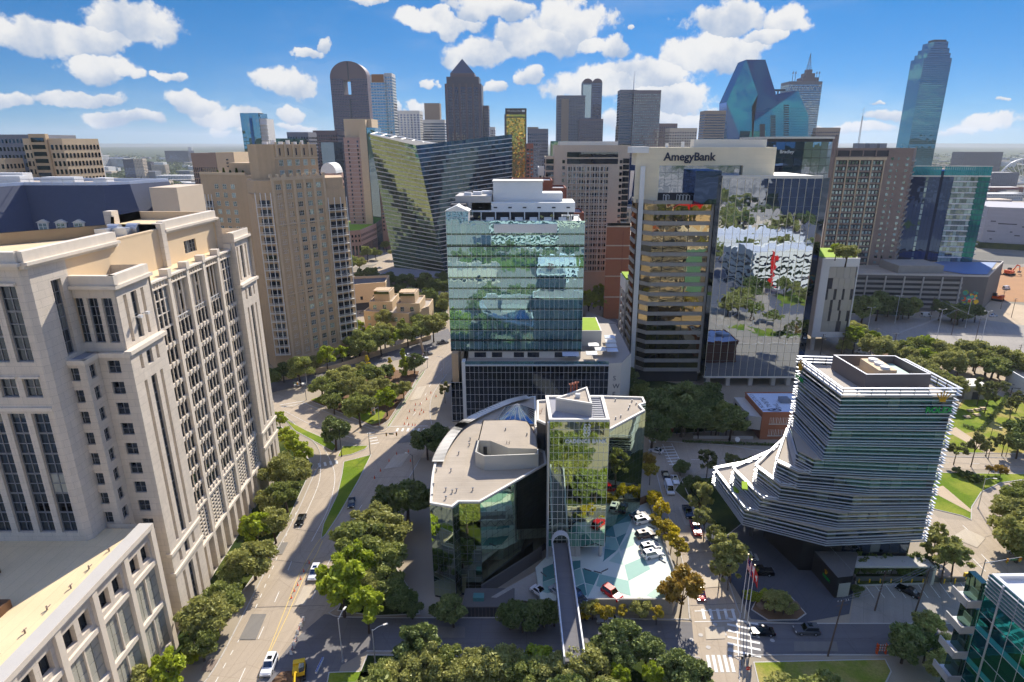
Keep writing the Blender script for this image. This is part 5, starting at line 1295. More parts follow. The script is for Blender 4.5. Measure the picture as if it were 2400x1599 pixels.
 for k in range(7):p=f.p(f.W*(0.1+0.14*k),5.2,-3.4);m.bar(p,p+Vector((0,0,1.0)),0.04,n=4)
 m.bar(f.p(f.W*0.1,6.2,-3.4),f.p(f.W*0.94,6.2,-3.4),0.04,n=4);m.build('railing','grey_metal',H)
fin_tower()
# ------ small brick building with writing on its roof
def brick_building():
 T=thing('brick_building',(82,190,0),'small two storey brick building with blue white roof bearing dark writing','building')
 f=Face((75.8,182.4),(92,182.4));cols=spread(2.6,9.2,6,0.98);rows=[(1.4,3.6),(5.6,7.8)]
 m=MB();f.wall(m,0,9.6,[(2.5,9.3)],rows,0.25);m.prism([(75.8,182.5),(92,182.5),(92,199),(75.8,199)],0,9.4,top=False);m.build('wall','brick_orange',T)
 place_windows(f,T,cols,rows,lambda w,h:window_mesh(w+0.1,h,'off_white','glass_dark',2,2,0.1),0.22)
 for r in rows:m=MB();f.slab(m,2.4,9.4,r[0]-0.2,r[0],-0.2,0.15);m.build('sill','off_white',T)
 flat_roof(T,[(75.6,182.2),(92.2,182.2),(92.2,199.2),(75.6,199.2)],9.4,'brick_orange','blue_white_roof',0.35,0.3)
 m=MB();m.prism([(72.0,184),(75.7,182.6),(75.7,199),(72.0,199)],3.2,7.8,bottom=True);m.build('side_bay','pale_concrete',T)
 fs=Face((71.95,198.5),(71.95,184.2));m=MB()
 for(a,b)in((1.5,8.5),(10,12)):fs.slab(m,a,b,4.4,6.8,0,0.06)
 m.build('bay_window','glass_dark',T)
 m=MB();m.box(84.5,87.5,190,192.5,9.5,11.0);m.build('air_handler','grey_metal',T)
 m=MB();m.box(88,91,189.5,191.5,9.5,10.6);m.build('roof_unit','white_metal',T)
 for s,y0,w in(('COLLECTION',198,11.5),('MURAL',195,8.0),('THE',190,4.2)):
  x={'COLLECTION':76.6,'MURAL':79.0,'THE':81.6}[s]
  text('roof_lettering',s,1.6,'navy_letters',T,(x,y0,9.42),(0,-1,0),(1,0,0),0.006,width=w)
 m=MB();c=(80.4,184.6)
 pts=[(c[0]+2.1*math.cos(t*math.pi/10),c[1]+0.85*math.sin(t*math.pi/10))for t in range(20)]
 for a,b in zip(pts,pts[1:]+pts[:1]):m.bar((*a,9.43),(*b,9.43),0.2,n=4)
 m.bar((c[0]-0.6,c[1],9.43),(c[0]+0.6,c[1]+0.4,9.43),0.18,n=4);m.bar((c[0]-4,c[1],9.43),(c[0]-2.1,c[1],9.43),0.14,n=4);m.build('roof_emblem','navy_letters',T)
brick_building()
# ------ teal glass office block at the near right corner
def teal_block():
 T=thing('teal_office_block',(76,62,0),'teal glass office block with white roof edge and grey balconies in the near right corner','building')
 used=[0];ZT=30.0
 f=Face((70.0,78.4),(71.6,40.0))
 nr=8;rh=26.0/nr
 nc=14;cw=f.W/nc
 for k in range(nr):
  for i in range(nc):
   z=ZT-3.6-(k+1)*rh
   inst('pane',pane_mesh(cw-0.1,rh*0.66,'glass_teal'),T,f.p(i*cw+0.05,z+rh*0.34,0.0),f.rz)
   if k%2==1:inst('spandrel',pane_mesh(cw-0.1,rh*0.32,'glass_aqua'),T,f.p(i*cw+0.05,z+0.02,0.01),f.rz)
   else:inst('spandrel',pane_mesh(cw-0.1,rh*0.32,'glass_teal'),T,f.p(i*cw+0.05,z+0.02,0.01),f.rz)
 for i in range(0,nc+1,1):
  m=MB();w=0.16 if i%3==1 else 0.05;f.slab(m,i*cw-w,i*cw+w,0,ZT,-0.05,0.12 if w>0.1 else 0.05);m.build('mullion','aluminium',T)
 for k in range(6):
  m=MB();f.slab(m,0,f.W,ZT-0.45-k*0.62,ZT-0.33-k*0.62,0.0,0.25);m.build('louvre','aluminium',T)
 m=MB();f.rect(m,0,f.W,0,ZT,-0.08);m.build('backing','deck_teal',T)
 for k in range(nr+1):m=MB();z=ZT-3.6-k*rh;f.slab(m,0,f.W,z-0.05,z+0.05,0,0.1);m.build('transom','aluminium',T)
 P=[(70.2,78.3),(71.8,40),(110,40),(110,79)][::-1];P=ccw(P)
 m=MB();m.prism(P,0,ZT-0.5,top=False);m.build('wall','deck_teal',T)
 flat_roof(T,P,ZT-0.6,'white_metal','white_roof',0.7,0.6)
 m=MB();m.box(76,110,68,75,ZT-0.6,ZT+1.6);m.build('roof_screen','grey_concrete',T)
 m=MB();m.poly([(76,60,ZT-0.5),(110,60,ZT-0.5),(110,67.9,ZT-0.5),(76,67.9,ZT-0.5)]);m.build('roof_walk','dull_blue',T)
 for k in range(5):
  z=23.6-k*4.9
  m=MB();m.box(68.0,70.2,78.6,82.0,z,z+0.25);m.build('balcony_slab','white_metal',T)
  m=MB();m.box(67.8,68.0,78.5,82.1,z,z+1.3);m.box(67.8,70.2,78.4,78.6,z,z+1.3);m.build('balcony_front','pale_concrete',T)
  m=MB();m.box(69.4,70.5,78.7,81.6,z+0.25,z+4.4);m.build('balcony_window','glass_green',T)
teal_block()
# ------ beige residential tower with white corner balconies
def residence():
 T=thing('beige_residence_tower',(-96,262,0),'beige stone apartment tower with rows of paired windows and white corner balconies','building')
 used=[0];A,B=(-98.2,244.9),(-84.2,265.0)
 f=Face(A,B);nf,fh,z0=20,3.55,6.5
 cols=spread(0.6,f.W-0.6,5,2.35);rows=rows_of(z0,nf,fh,0.75,2.1)
 wall,trim=MB(),MB()
 f.wall(wall,0,78.5,cols,rows,0.32)
 place_windows(f,T,cols,rows,lambda w,h:window_mesh(w,h,'off_white','glass_home',3,2,0.09),0.3,used=used)
 for k in range(6):x=0.3+(f.W-0.6)*k/5;f.slab(trim,x-0.55,x+0.55,4,79.4+(0.8 if k%2 else 0),0,0.28)
 for z in(5.6,33.0,61.0,78.2):f.slab(trim,0,f.W,z,z+0.5,0,0.4)
 f.slab(trim,0,f.W,0,5.6,0,0.25)
 fl=Face((-104.9,243.9),A);fl.rect(wall,0,fl.W,0,73)
 fs=Face((-111.5,254.0),(-104.9,243.9));rws=rows_of(z0,nf-1,fh,0.75,2.0);cs=spread(1.0,fs.W-0.8,3,1.6)
 fs.wall(wall,0,73,cs,rws,0.3);place_windows(fs,T,cs,rws,lambda w,h:window_mesh(w,h,'off_white','glass_home',2,2,0.1),0.28,used=used)
 def balconies(face,x0,x1,n,zb,side):
  for k in range(n):
   z=zb+k*fh
   o=MB();face.slab(o,x0,x1,z,z+0.22,0.0,1.5);b=o.build('balcony','off_white',T)
   m=MB();face.slab(m,x0,x1,z+1.05,z+1.13,1.42,1.5)
   for q in range(13):x=x0+(x1-x0)*q/12;face.slab(m,x-0.03,x+0.03,z+0.2,z+1.08,1.44,1.48)
   m.build('railing','white_paint',b)
   m=MB();face.slab(m,x0+0.9,x1-0.9,z+0.25,z+2.6,0.0,0.05);m.build('balcony_window','glass_dark',T)
  for q in range(4):
   x=x0+(x1-x0)*q/3;m=MB();face.slab(m,x-0.12,x+0.12,zb,zb+n*fh+2.0,1.3,1.56);m.build('balcony_post','white_paint',T)
 balconies(fl,0.6,fl.W-0.5,18,8.0,0)
 fr=Face(B,(-77.6,270.5));fr.rect(wall,0,fr.W,0,74);balconies(fr,0.3,fr.W-0.2,17,8.0,1)
 fr2=Face((-77.6,270.5),(-84,290));fr2.rect(wall,0,fr2.W,0,74)
 core=[(-98.3,245.2),(-84.5,265.2),(-77.8,270.7),(-84,290),(-108,284),(-113,256),(-104.9,244.3)]
 m=MB();m.prism(core,0,73,top=True);m.prism(inset(core,0.4),73,78.3);m.build('core','beige_stone',T)
 m=MB()
 for k in range(9):x=f.W*k/8;f.slab(m,x-0.5,x+0.5,79.4,80.6,-0.8,0.2)
 f.slab(m,0,f.W,78.5,79.4,-0.6,0.25);m.build('parapet','beige_light',T)
 cr=[(-108.5,251.5),(-104,249.0),(-98.5,251.6),(-87.2,268.6),(-93,281),(-106,278)]
 m=MB();m.prism(cr,78,91.6,top=True);m.build('crown_wall','beige_stone',T)
 g=Face((-98.5,251.6),(-87.2,268.6));cs=spread(0.8,g.W-0.6,5,2.0)
 for r in((79.6,81.8),(83.4,85.8)):
  for c in cs:inst('window',window_mesh(2.0,r[1]-r[0],'off_white','glass_home',3,2,0.1),T,g.p(c[0],r[0],0.06),g.rz)
 for c in cs:
  m=MB();g.slab(m,(c[0]+c[1])/2-0.3,(c[0]+c[1])/2+0.3,87.4,90.2,0.0,0.05);m.build('slot_window','charcoal',T)
  m=MB();g.slab(m,c[0]-0.9,c[0]-0.2,86.8,92.4,0.0,0.5);m.build('buttress','beige_light',T)
 m=MB();g.slab(m,0,g.W,86.2,86.7,0,0.3);m.build('string_course','beige_light',T)
 for k in range(6):
  p=Vector(cr[1]).lerp(Vector(cr[4]),0.15+k*0.13);m=MB();m.bar((p.x,p.y,91.6),(p.x,p.y,92.6+0.6*(k%2)),1.1-0.1*k,n=10);m.build('roof_unit','white_metal',T)
 w=[(-141,276),(-118,268),(-110,262),(-108,290),(-135,300)];m=MB();m.prism(w,0,79.2);m.build('west_wing','beige_stone',T)
 h=Face((-141,276),(-118,268));cs=[(7.2,9.2),(11.6,13.6),(16,18)];rws=rows_of(30,13,fh,0.75,2.0)
 for c in cs:
  for r in rws:inst('window',window_mesh(2.0,2.0,'off_white','glass_home',2,2,0.1),T,h.p(c[0],r[0],0.05),h.rz)
 balconies(h,0.8,6.0,11,30,0)
 m=MB();h.slab(m,0,h.W,79.2,80.2,-0.5,0.2);m.build('wing_parapet','beige_light',T)
 m=MB();m.prism([(-128,276),(-112,272),(-110,284),(-126,290)],79.2,84);m.build('wing_penthouse','beige_stone',T)
 for k in range(5):m=MB();m.bar((-134+k*3.2,277.5-k,79.4),(-134+k*3.2,277.5-k,81.0+(k%2)),0.7,n=7,r2=0.3);m.build('roof_planter','ground_cover',T)
 m=MB();m.prism([(-152,284),(-141,276),(-135,300),(-150,304)],0,66);m.build('west_tail','beige_stone',T)
 wall.build('wall','beige_stone',T);trim.build('trim','beige_light',T)
 G=thing('garden_wall',(-95,236,0),'long low tan garden wall along the street in front of the apartment tower','wall')
 L=ground_line([(560,892),(640,895),(720,880),(800,862),(880,835),(960,810),(1010,795)],3);m=MB()
 for a,b in zip(L,L[1:]):d=Vector(b)-Vector(a);m.obox(((a[0]+b[0])/2,(a[1]+b[1])/2),d.normalized(),d.length/2,0.25,0,2.2)
 m.build('masonry','beige_light',G)
residence()
def clad(parent,poly,z0,z1,cw,fh,wf,hf,mat,name='window_grid',proud=0.10,faces=None,sill=0.5,skip=None):
 "windows too small to pick apart, joined: one quad box per window on the faces turned to the viewer"
 m=MB();n=len(poly)
 for k in range(n):
  if faces is not None and k not in faces:continue
  a,b=Vector(poly[k][:2]),Vector(poly[(k+1)%n][:2]);f=Face(a,b)
  if f.n.dot(-(a+b)/2)<=0:continue
  nc=max(1,round(f.W/cw));c=f.W/nc;nr=max(1,int((z1-z0)/fh));h=(z1-z0)/nr
  for i in range(nc):
   for j in range(nr):
    if skip and skip(k,i,j,nc,nr):continue
    x0=(i+0.5-wf/2)*c;za=z0+j*h+h*(1-hf)*sill
    f.rect(m,x0,x0+c*wf,za,za+h*hf,proud)
 return m.build(name,mat,parent,kind='stuff')
def mass(parent,poly,z0,z1,mat,name='wall',roof='grey_roof',para=0.8):
 poly=ccw(poly);m=MB();m.prism(poly,z0,z1,top=False);m.build(name,mat,parent)
 flat_roof(parent,poly,z1,mat,roof,para,0.5)
 return poly
def boxpoly(x0,x1,y0,y1):return[(x0,y0),(x1,y0),(x1,y1),(x0,y1)]
def from_px(xl,xr,ytop,Y,depth):
 "outline and top height of an upright block whose front stands at depth Y"
 a,b=at(xl,ytop,Y),at(xr,ytop,Y)
 return boxpoly(a.x,b.x,Y,Y+depth),(a.z+b.z)/2
 # ------ buildings behind the stone tower
def mansard():
 T=thing('mansard_hotel',(-140,195,0),'hotel with steep blue slate mansard roof and white dormer windows behind the stone tower','building')
 base=[(-185,176),(-150,176),(-147,186),(-125,186),(-118,194),(-112,215),(-185,225)]
 m=MB();m.prism(base,0,64.5,top=False);m.build('wall','grey_concrete',T)
 eave,top=base,inset(base,5.0)
 m=MB();m.loft([(*p,65.4)for p in inset(base,0.5)],[(*p,80.0)for p in top],top=False);m.build('mansard_roof','slate',T)
 m=MB();m.prism(inset(base,-0.6),64.4,65.5);m.build('cornice','pale_concrete',T)
 flat_roof(T,top,80.0,'blue_white_roof','pale_roof',0.9,0.6)
 def dormer(face,x,z,dep,s=1.0,gold=False):
  W=2.6*s;H=3.6*s
  m=MB();face.slab(m,x-W/2-0.25,x+W/2+0.25,z,z+H,-dep,0.3);o=m.build('dormer','off_white',T)
  r=MB();a=[face.p(x-W/2-0.6,z+H,0.6),face.p(x+W/2+0.6,z+H,0.6),face.p(x,z+H+0.9,0.5)];b=[p-Vector((face.n.x,face.n.y,0))*(dep+0.6)for p in a]
  r.tri(*a);r.quad(a[1],b[1],b[2],a[2]);r.quad(a[2],b[2],b[0],a[0]);r.build('dormer_roof','off_white',o)
  w=inst('dormer_window',window_mesh(W,H-0.3,'white_paint','glass_gold' if gold else 'glass_home',2,3,0.12),o,face.p(x-W/2,z+0.15,0.33),face.rz)
 f1=Face(inset(base,1.4)[2],inset(base,1.4)[3]);f0=Face(inset(base,1.4)[0],inset(base,1.4)[1]);f2=Face(inset(base,1.6)[3],inset(base,1.6)[4]);f3=Face(inset(base,1.6)[4],inset(base,1.6)[5])
 for f,xs in((f1,(3.0,8.4,13.8)),(f0,(14,21,25.5,29.5)),(f2,(2.0,6.0)),(f3,(3,8,13))):
  for i,x in enumerate(xs):
   if x<f.W:dormer(f,x,65.8,3.6,1.0,f is f0 and i==3)
  for x in xs:
   if x+1<f.W:
    m=MB();q=3.0;m.quad(f.p(x-1.3,73.5,-q+0.75),f.p(x+1.3,73.5,-q+0.75),f.p(x+1.3,76.6,-q-0.2),f.p(x-1.3,76.6,-q-0.2));m.build('roof_window','glass_navy',T)
 m=MB();m.box(-116.5,-108,196,212,60,79);m.build('gable_end','far_tan',T)
 for k in range(14):m=MB();m.bar((-168+k*3.3,190,80),(-168+k*3.3,190,82),0.08,n=4);m.bar((-168+k*3.3,190,81.8),(-164.7+k*3.3,190,81.8),0.08,n=4);m.build('roof_rail','aluminium',T)
 for(x,y,s,h)in((-158,196,4,2.5),(-148,200,3,2),(-140,196,2.5,2.2),(-132,199,2,1.8),(-165,205,5,3)):m=MB();m.box(x-s,x+s,y-2,y+2,80,80+h);m.build('roof_unit','white_metal',T)
 m=MB();c=(-131,181);pts=[(c[0]+6*math.cos(t*math.pi/8),c[1]+4-6*math.sin(t*math.pi/8))for t in range(9)];m.prism(ccw(pts),50,64);m.build('bow_window','glass_sky',T)
mansard()
def left_offices():
 T=thing('concrete_grid_tower',(-250,340,0),'concrete office tower with square punched windows and stepped top at the far left edge','building')
 P=mass(T,[(-256,330),(-236,330),(-232,352),(-256,356)],0,93.5,'beige_light');clad(T,P,20,92,2.3,3.9,0.55,0.6,'glass_dark')
 P=mass(T,[(-300,344),(-256.2,336),(-256.2,370),(-300,370)],0,95.5,'far_grey','rear_wall');clad(T,P,20,95,2.3,3.9,0.5,0.5,'glass_dark')
 m=MB();m.box(-251.5,-243,328.6,331,74,96.5);m.build('centre_bay','beige_stone',T)
 for k in range(6):m=MB();m.box(-250.5,-244,328.4,328.7,75.6+k*3.4,77.6+k*3.4);m.build('bay_window','glass_dark',T)
 P=mass(T,[(-268,318),(-258,318),(-258,330),(-268,330)],0,84,'beige_light','wing_wall');clad(T,P,40,83,2.4,3.9,0.5,0.55,'glass_dark')
 m=MB();m.prism([(-285,300),(-238,296),(-232,316),(-285,320)],0,72);m.build('podium','beige_stone',T)
 f=Face((-285,300),(-238,296))
 for k in range(9):m=MB();f.slab(m,14+k*3.6,16+k*3.6,66,71.5,0,0.5);m.build('podium_pier','beige_light',T)
 T=thing('banded_far_tower',(-330,620,0),'slim office tower with blue bands and pale side wall beyond the concrete grid tower','building')
 a,b,c=at(140,345,560),at(165,343,560),at(181,343,560);
 P=mass(T,[(a.x,560),(b.x,560),(b.x,590),(a.x,590)],0,a.z,'far_grey');clad(T,P,4,a.z-6,60,3.8,1.0,0.55,'glass_navy')
 mass(T,[(b.x,560.3),(c.x,566),(c.x,590),(b.x,590)],0,a.z,'far_white','side_wall')
 T=thing('ribbed_brown_tower',(-210,440,0),'brown office tower with thin vertical ribs and blank cream side wall','building')
 a,b,c=at(447,362,430),at(505,362,430),at(548,366,440)
 P=mass(T,[(a.x,430),(b.x,430),(b.x,455),(a.x,455)],0,85,'brown_stone');clad(T,P,20,77,1.25,3.6,0.5,0.78,'glass_dark',faces=[0]);clad(T,P,20,77,1.25,3.6,0.5,0.78,'glass_home',faces=[0],proud=0.06,skip=lambda k,i,j,nc,nr:(i*7+j*3)%5!=0)
 mass(T,[(b.x,430.3),(c.x,440),(c.x,470),(b.x,470)],0,85.4,'sand_stucco','side_wall')
 for k in range(3):m=MB();m.box(c.x-5.5,c.x-2.5,435.4,436.5,81-k*2.2,81.8-k*2.2);m.build('slot','charcoal',T)
 T=thing('blue_glass_condominium',(-290,720,0),'slender pale blue glass condominium tower with side balconies on the skyline','building')
 Y=660;a,b,c=at(562,267,Y),at(606,272,Y),at(621,280,Y)
 P=mass(T,[(a.x,Y),(b.x,Y),(b.x,Y+22),(a.x,Y+22)],0,a.z,'glass_sky');clad(T,P,10,a.z-1,3.2,3.6,0.9,0.82,'glass_sky')
 m=MB();f=Face((a.x,Y),(b.x,Y));f.slab(m,f.W*0.48,f.W*0.62,0,a.z-4,0.1,0.8);m.build('dark_fin','glass_navy',T)
 P=mass(T,[(b.x,Y+1),(c.x,Y+4),(c.x,Y+22),(b.x,Y+22)],0,c.z,'far_white','side_wall')
 for k in range(24):m=MB();m.box(b.x,c.x+1.0,Y-0.6,Y+5,c.z-5-k*3.6,c.z-4.4-k*3.6);m.build('balcony','white_metal',T)
 T=thing('arched_roof_hall',(-160,390,0),'white barrel vaulted rooftop above a brick hotel block behind the apartment tower','building')
 Y=380;a,b=at(758,420,Y),at(786,404,Y);P=mass(T,boxpoly(a.x,b.x,Y,Y+16),0,74,'pink_stone');clad(T,P,20,73,2.6,3.5,0.5,0.55,'glass_dark')
 m=MB();c=at(770,410,Y);n=12;R=4.6
 for k in range(n):
  t0,t1=math.pi*k/n,math.pi*(k+1)/n;m.quad((c.x+R*math.cos(t0),Y,75+R*1.3*math.sin(t0)),(c.x+R*math.cos(t0),Y+14,75+R*1.3*math.sin(t0)),(c.x+R*math.cos(t1),Y+14,75+R*1.3*math.sin(t1)),(c.x+R*math.cos(t1),Y,75+R*1.3*math.sin(t1)))
 m.poly([(c.x+R*math.cos(math.pi*k/n),Y,75+R*1.3*math.sin(math.pi*k/n))for k in range(n+1)]);m.build('vault','white_paint',T)
left_offices()
def pink_tower():
 T=thing('pink_apartment_tower',(-140,570,0),'tall pink brown apartment tower with cream strip and stepped top behind the green roof building','building')
 Y=560;a,b,c,d=at(805,330,Y),at(848,330,Y),at(868,300,Y),at(908,350,Y)
 P=mass(T,boxpoly(a.x,b.x,Y,Y+30),0,96,'pink_stone');clad(T,P,6,95,9,3.4,0.16,0.5,'glass_dark')
 for k in range(26):m=MB();f=Face((a.x,Y),(b.x,Y));f.slab(m,0,f.W,6+k*3.4,6.2+k*3.4,0,0.12);m.build('floor_line','far_white',T)
 m=MB();m.box(b.x-1.5,b.x+4.5,Y-1.2,Y+10,0,111);m.build('cream_strip','sand_stucco',T)
 m=MB();m.box(b.x-16,b.x+8,Y+6,Y+30,96,112);m.build('top_block','sand_stucco',T)
 P=mass(T,boxpoly(b.x+4.5,b.x+12,Y,Y+24),0,104,'glass_sky','glazed_bay');
 P=mass(T,boxpoly(b.x+12,d.x,Y+2,Y+26),0,88,'pink_stone','east_wing');clad(T,P,16,87,3.2,3.4,0.5,0.5,'glass_dark')
 P2=[(d.x,Y+2.5),(d.x+12,Y+16),(d.x+12,Y+40),(d.x,Y+40)];P=mass(T,P2,0,84,'beige_light','balcony_wing')
 for k in range(21):m=MB();f=Face(P2[0],P2[1]);f.slab(m,0,f.W,8+k*3.4,8.9+k*3.4,0,1.2);m.build('balcony','off_white',T)
 T=thing('green_roof_building',(-142,520,0),'low pink stone building with bright green planted roof below the pink tower','building')
 p0,p1,p2=gp(800,612),gp(850,606),gp(884,588);P=[(p0.x-5,p0.y),(p1.x,p1.y),(p2.x,p2.y+14),(p2.x-32,p2.y+30)]
 P=ccw(P);m=MB();m.prism(P,0,23,top=False);m.build('wall','pink_stone',T);clad(T,P,2,12,3.0,9,0.55,0.8,'glass_dark');clad(T,P,13,21,3.0,4,0.45,0.5,'glass_dark','upper_window_grid')
 flat_roof(T,P,23,'pink_stone','green_roof',0.6,0.8)
pink_tower()
def slanted():
 T=thing('slanted_glass_tower',(-60,450,0),'big green blue glass tower with slanted folded facade and sagging white roof line','building')
 tl,tf,tr=at(866,316,432),at(975,341,436),at(1200,315,470)
 bl,bf,br=at(925,630,452),at(1046,652,438),Vector((-11.5,470,4))
 def sheet(A,B,C,D,nc,nr,mat,name,used):
  back=MB()
  for r in range(nr):back.quad(A.lerp(D,r/nr),B.lerp(C,r/nr),B.lerp(C,(r+1)/nr),A.lerp(D,(r+1)/nr))
  back.build('backing',mat,T)
  nrm=(B-A).cross(D-A).normalized()
  for r in range(nr):
   m=MB();t=r/nr;a,b=A.lerp(D,t),B.lerp(C,t);e=0.22
   a2,b2=A.lerp(D,t+0.09/nr*1.6),B.lerp(C,t+0.09/nr*1.6);m.quad(a+nrm*e,b+nrm*e,b2+nrm*e,a2+nrm*e);m.quad(a2+nrm*e,b2+nrm*e,b2,a2);m.build('transom','white_metal',T)
  m=MB()
  for c in range(nc):
   for r in range(nr):
    u0,u1,v0,v1=c/nc,(c+0.96)/nc,(r+0.16)/nr,(r+0.97)/nr
    P=lambda u,v:A.lerp(B,u).lerp(D.lerp(C,u),v)+nrm*0.08
    m.quad(P(u0,v0),P(u1,v0),P(u1,v1),P(u0,v1))
  m.build(name,mat,T,kind='stuff')
 sheet(bl,bf,tf,tl,16,32,'glass_mosaic','glazing',None)
 sheet(bf,br,tr,tf,26,32,'glass_navygreen','glazing',None)
 m=MB();back=[Vector((-14,500,0)),Vector((-96,500,0))]
 m.quad(br,Vector((-12,505,8)),Vector((-12,505,92)),tr);m.quad(Vector((-96,505,8)),bl,tl,Vector((-96,505,92)));m.quad(tl,tf,Vector((-30,505,88)),Vector((-96,505,92)));m.tri(tf,tr,Vector((-30,505,88)));m.build('core','charcoal',T)
 m=MB();a=tl+Vector((0,2,0.4));b=Vector((-70,455,90.6));c=Vector((-34,480,92))
 pts=[a.lerp(b,k/6)for k in range(7)]+[b.lerp(c,k/5)for k in range(1,6)]
 for p,q in zip(pts,pts[1:]):m.bar(p,q,0.45,n=4);m.bar(p+Vector((3,8,1.2)),q+Vector((3,8,1.2)),0.4,n=4);m.bar(p,p+Vector((3,8,1.2)),0.3,n=4)
 m.build('roof_truss','white_metal',T)
 m=MB();P=[gp(880,648,7),gp(1060,652,7),gp(1060,640,7),gp(925,628,7)];m.prism(ccw([(p.x,p.y)for p in P]),6.4,7.2,bottom=True);m.build('entrance_canopy','far_grey',T)
 for p in((-92,452),(-75,446),(-60,444)):m=MB();m.bar((*p,0),(*p,6.4),0.5,n=8);m.build('column','pale_concrete',T)
 m=MB();m.prism([(-90,462),(-57,446),(-14,475),(-20,500),(-90,500)],0,8.2);m.build('lobby','glass_dark',T)
glass('glass_navygreen',(0.40,0.54,0.64),0.20,(0.09,0.17,0.22),0.008,0.012,0.15,blinds=0.35,blind_rgb=(0.20,0.31,0.37))  # blinds option only varies the tone from pane to pane here
glass('glass_mosaic',(0.66,0.78,0.66),0.42,(0.14,0.22,0.19),0.02,0.035,0.2,blinds=0.4,blind_rgb=(0.30,0.40,0.33))  # blinds option paints pale green reflection patches into random panes
slanted()
def centre_buildings():
 T=thing('grid_hotel',(38,375,0),'cream hotel slab with dense grid of dark windows behind the glass hotel tower','building')
 Y=360;a,b=at(1300,345,Y),at(1477,345,Y)
 P=mass(T,boxpoly(a.x,b.x,Y,Y+26),0,90.2,'far_tan');f=Face(P[0],P[1])
 clad(T,[f.p(7.5,0)[:2],f.p(f.W-11.5,0)[:2],(b.x,Y+20),(a.x,Y+20)],20,80,1.55,3.35,0.62,0.6,'glass_dark',faces=[0])
 for k in range(9):x=7.5+(f.W-19)*k/9;m=MB();f.slab(m,x-0.2,x+0.2,20,80,0,0.5);m.build('pier','off_white',T)
 for k in range(18):m=MB();f.slab(m,7.5,f.W-11.5,20+k*3.35-0.12,20+k*3.35+0.12,0,0.55);m.build('floor_line','off_white',T)
 for z in(81,84.6):m=MB();f.slab(m,7,f.W-6.5,z,z+2.7,0,0.15);m.build('band_window','glass_dark',T)
 for k in range(19):
  for x in(4.4,f.W-5.4):m=MB();f.slab(m,x,x+1.5,21+k*3.35,22.8+k*3.35,0,0.1);m.build('window','glass_dark',T)
  m=MB();f.slab(m,f.W-3.6,f.W-0.1,21+k*3.35,23.6+k*3.35,0,0.1);m.build('corner_window','glass_dark',T)
 P=mass(T,boxpoly(a.x-5,a.x,Y+3,Y+26),0,84,'far_tan','west_end');clad(T,P,56,84,6,3.35,0.85,0.72,'glass_dark')
 m=MB();m.box(a.x+3,b.x-6,Y+6,Y+24,90.2,93);m.build('plant_room','off_white',T)
 T=thing('leaning_blue_glass_building',(66,400,0),'curved blue glass building glimpsed between cream hotel and office tower','building')
 a,b=at(1474,375,400),at(1500,372,400);P=mass(T,boxpoly(a.x-4,b.x,400,430),0,82,'glass_blue2');clad(T,P,4,80,3,3.6,0.88,0.85,'glass_blue2')
 m=MB();p=[at(1478,400,398),at(1487,400,398),at(1480,460,398),at(1473,470,398)];m.quad(p[3],p[2],p[1],p[0]);m.build('curved_edge','white_metal',T)
 T=thing('brown_brick_block',(10,330,0),'stepped brown brick block with copper wall behind the hotel penthouse','building')
 a,b=at(1295,412,320),at(1313,425,320);P=mass(T,boxpoly(-8,a.x,318,345),0,73.6,'brick_red');
 P=mass(T,boxpoly(a.x-1,b.x+3,316,340),0,70,'brick_red','step_wall');P=mass(T,boxpoly(b.x+2,b.x+12,316,340),0,58,'brick_red','low_wall')
 m=MB();m.box(-9,3,317.5,318.2,60,74.4);m.build('copper_wall','copper',T)
 for(x,z)in((5,67),(5,63),(9.6,64)):m=MB();m.box(x,x+1.4,315.6,318.1,z,z+1.6);m.build('window','glass_dark',T)
 T=thing('orange_brick_tower',(49,335,0),'windowless orange brick tower with pale string courses between the glass towers','building')
 P=[(42.0,328),(54.6,328),(56.5,341),(44,341)];m=MB();m.prism(P,0,50.6);m.build('wall','brick_orange',T)
 f=Face(P[0],P[1])
 for z in(12,23.5,33,40,50):m=MB();m.prism(inset(P,-0.25),z,z+0.6);m.build('string_course','far_tan',T)
 m=MB();m.bar(f.p(8.8,2,0.15),f.p(8.8,48,0.15),0.15,n=5);m.build('downpipe','brick_red',T)
 m=MB();m.prism([(54.6,329),(64,332),(64,345),(56,345)],0,45);m.build('east_block','brick_orange',T)
 m=MB();m.prism([(53.5,328.4),(64.3,331.4),(64.3,345.4),(56,345.4)],45,45.8);m.build('roof_edge','off_white',T)
 T=thing('charcoal_apartment_block',(52,390,0),'white and charcoal apartment block with balconies and name on its dark corner','building')
 used=[0]
 P=[(41.6,385),(57.4,385),(57.4,400),(41.6,400)];m=MB();m.prism(P,0,58.6);m.build('dark_corner','charcoal',T)
 f=Face(P[0],P[1])
 for k in range(14):
  for x in(1.4,5.2,12.6):inst('window',window_mesh(1.6,1.5,'white_paint','glass_home',2,1,0.14),T,f.p(x,5+k*3.5,0.05),0)
  m=MB();f.slab(m,7.6,11.6,4.4+k*3.5,4.6+k*3.5,0,1.2);f.slab(m,7.6,11.6,5.4+k*3.5,5.5+k*3.5,1.1,1.2);m.build('balcony','off_white',T)
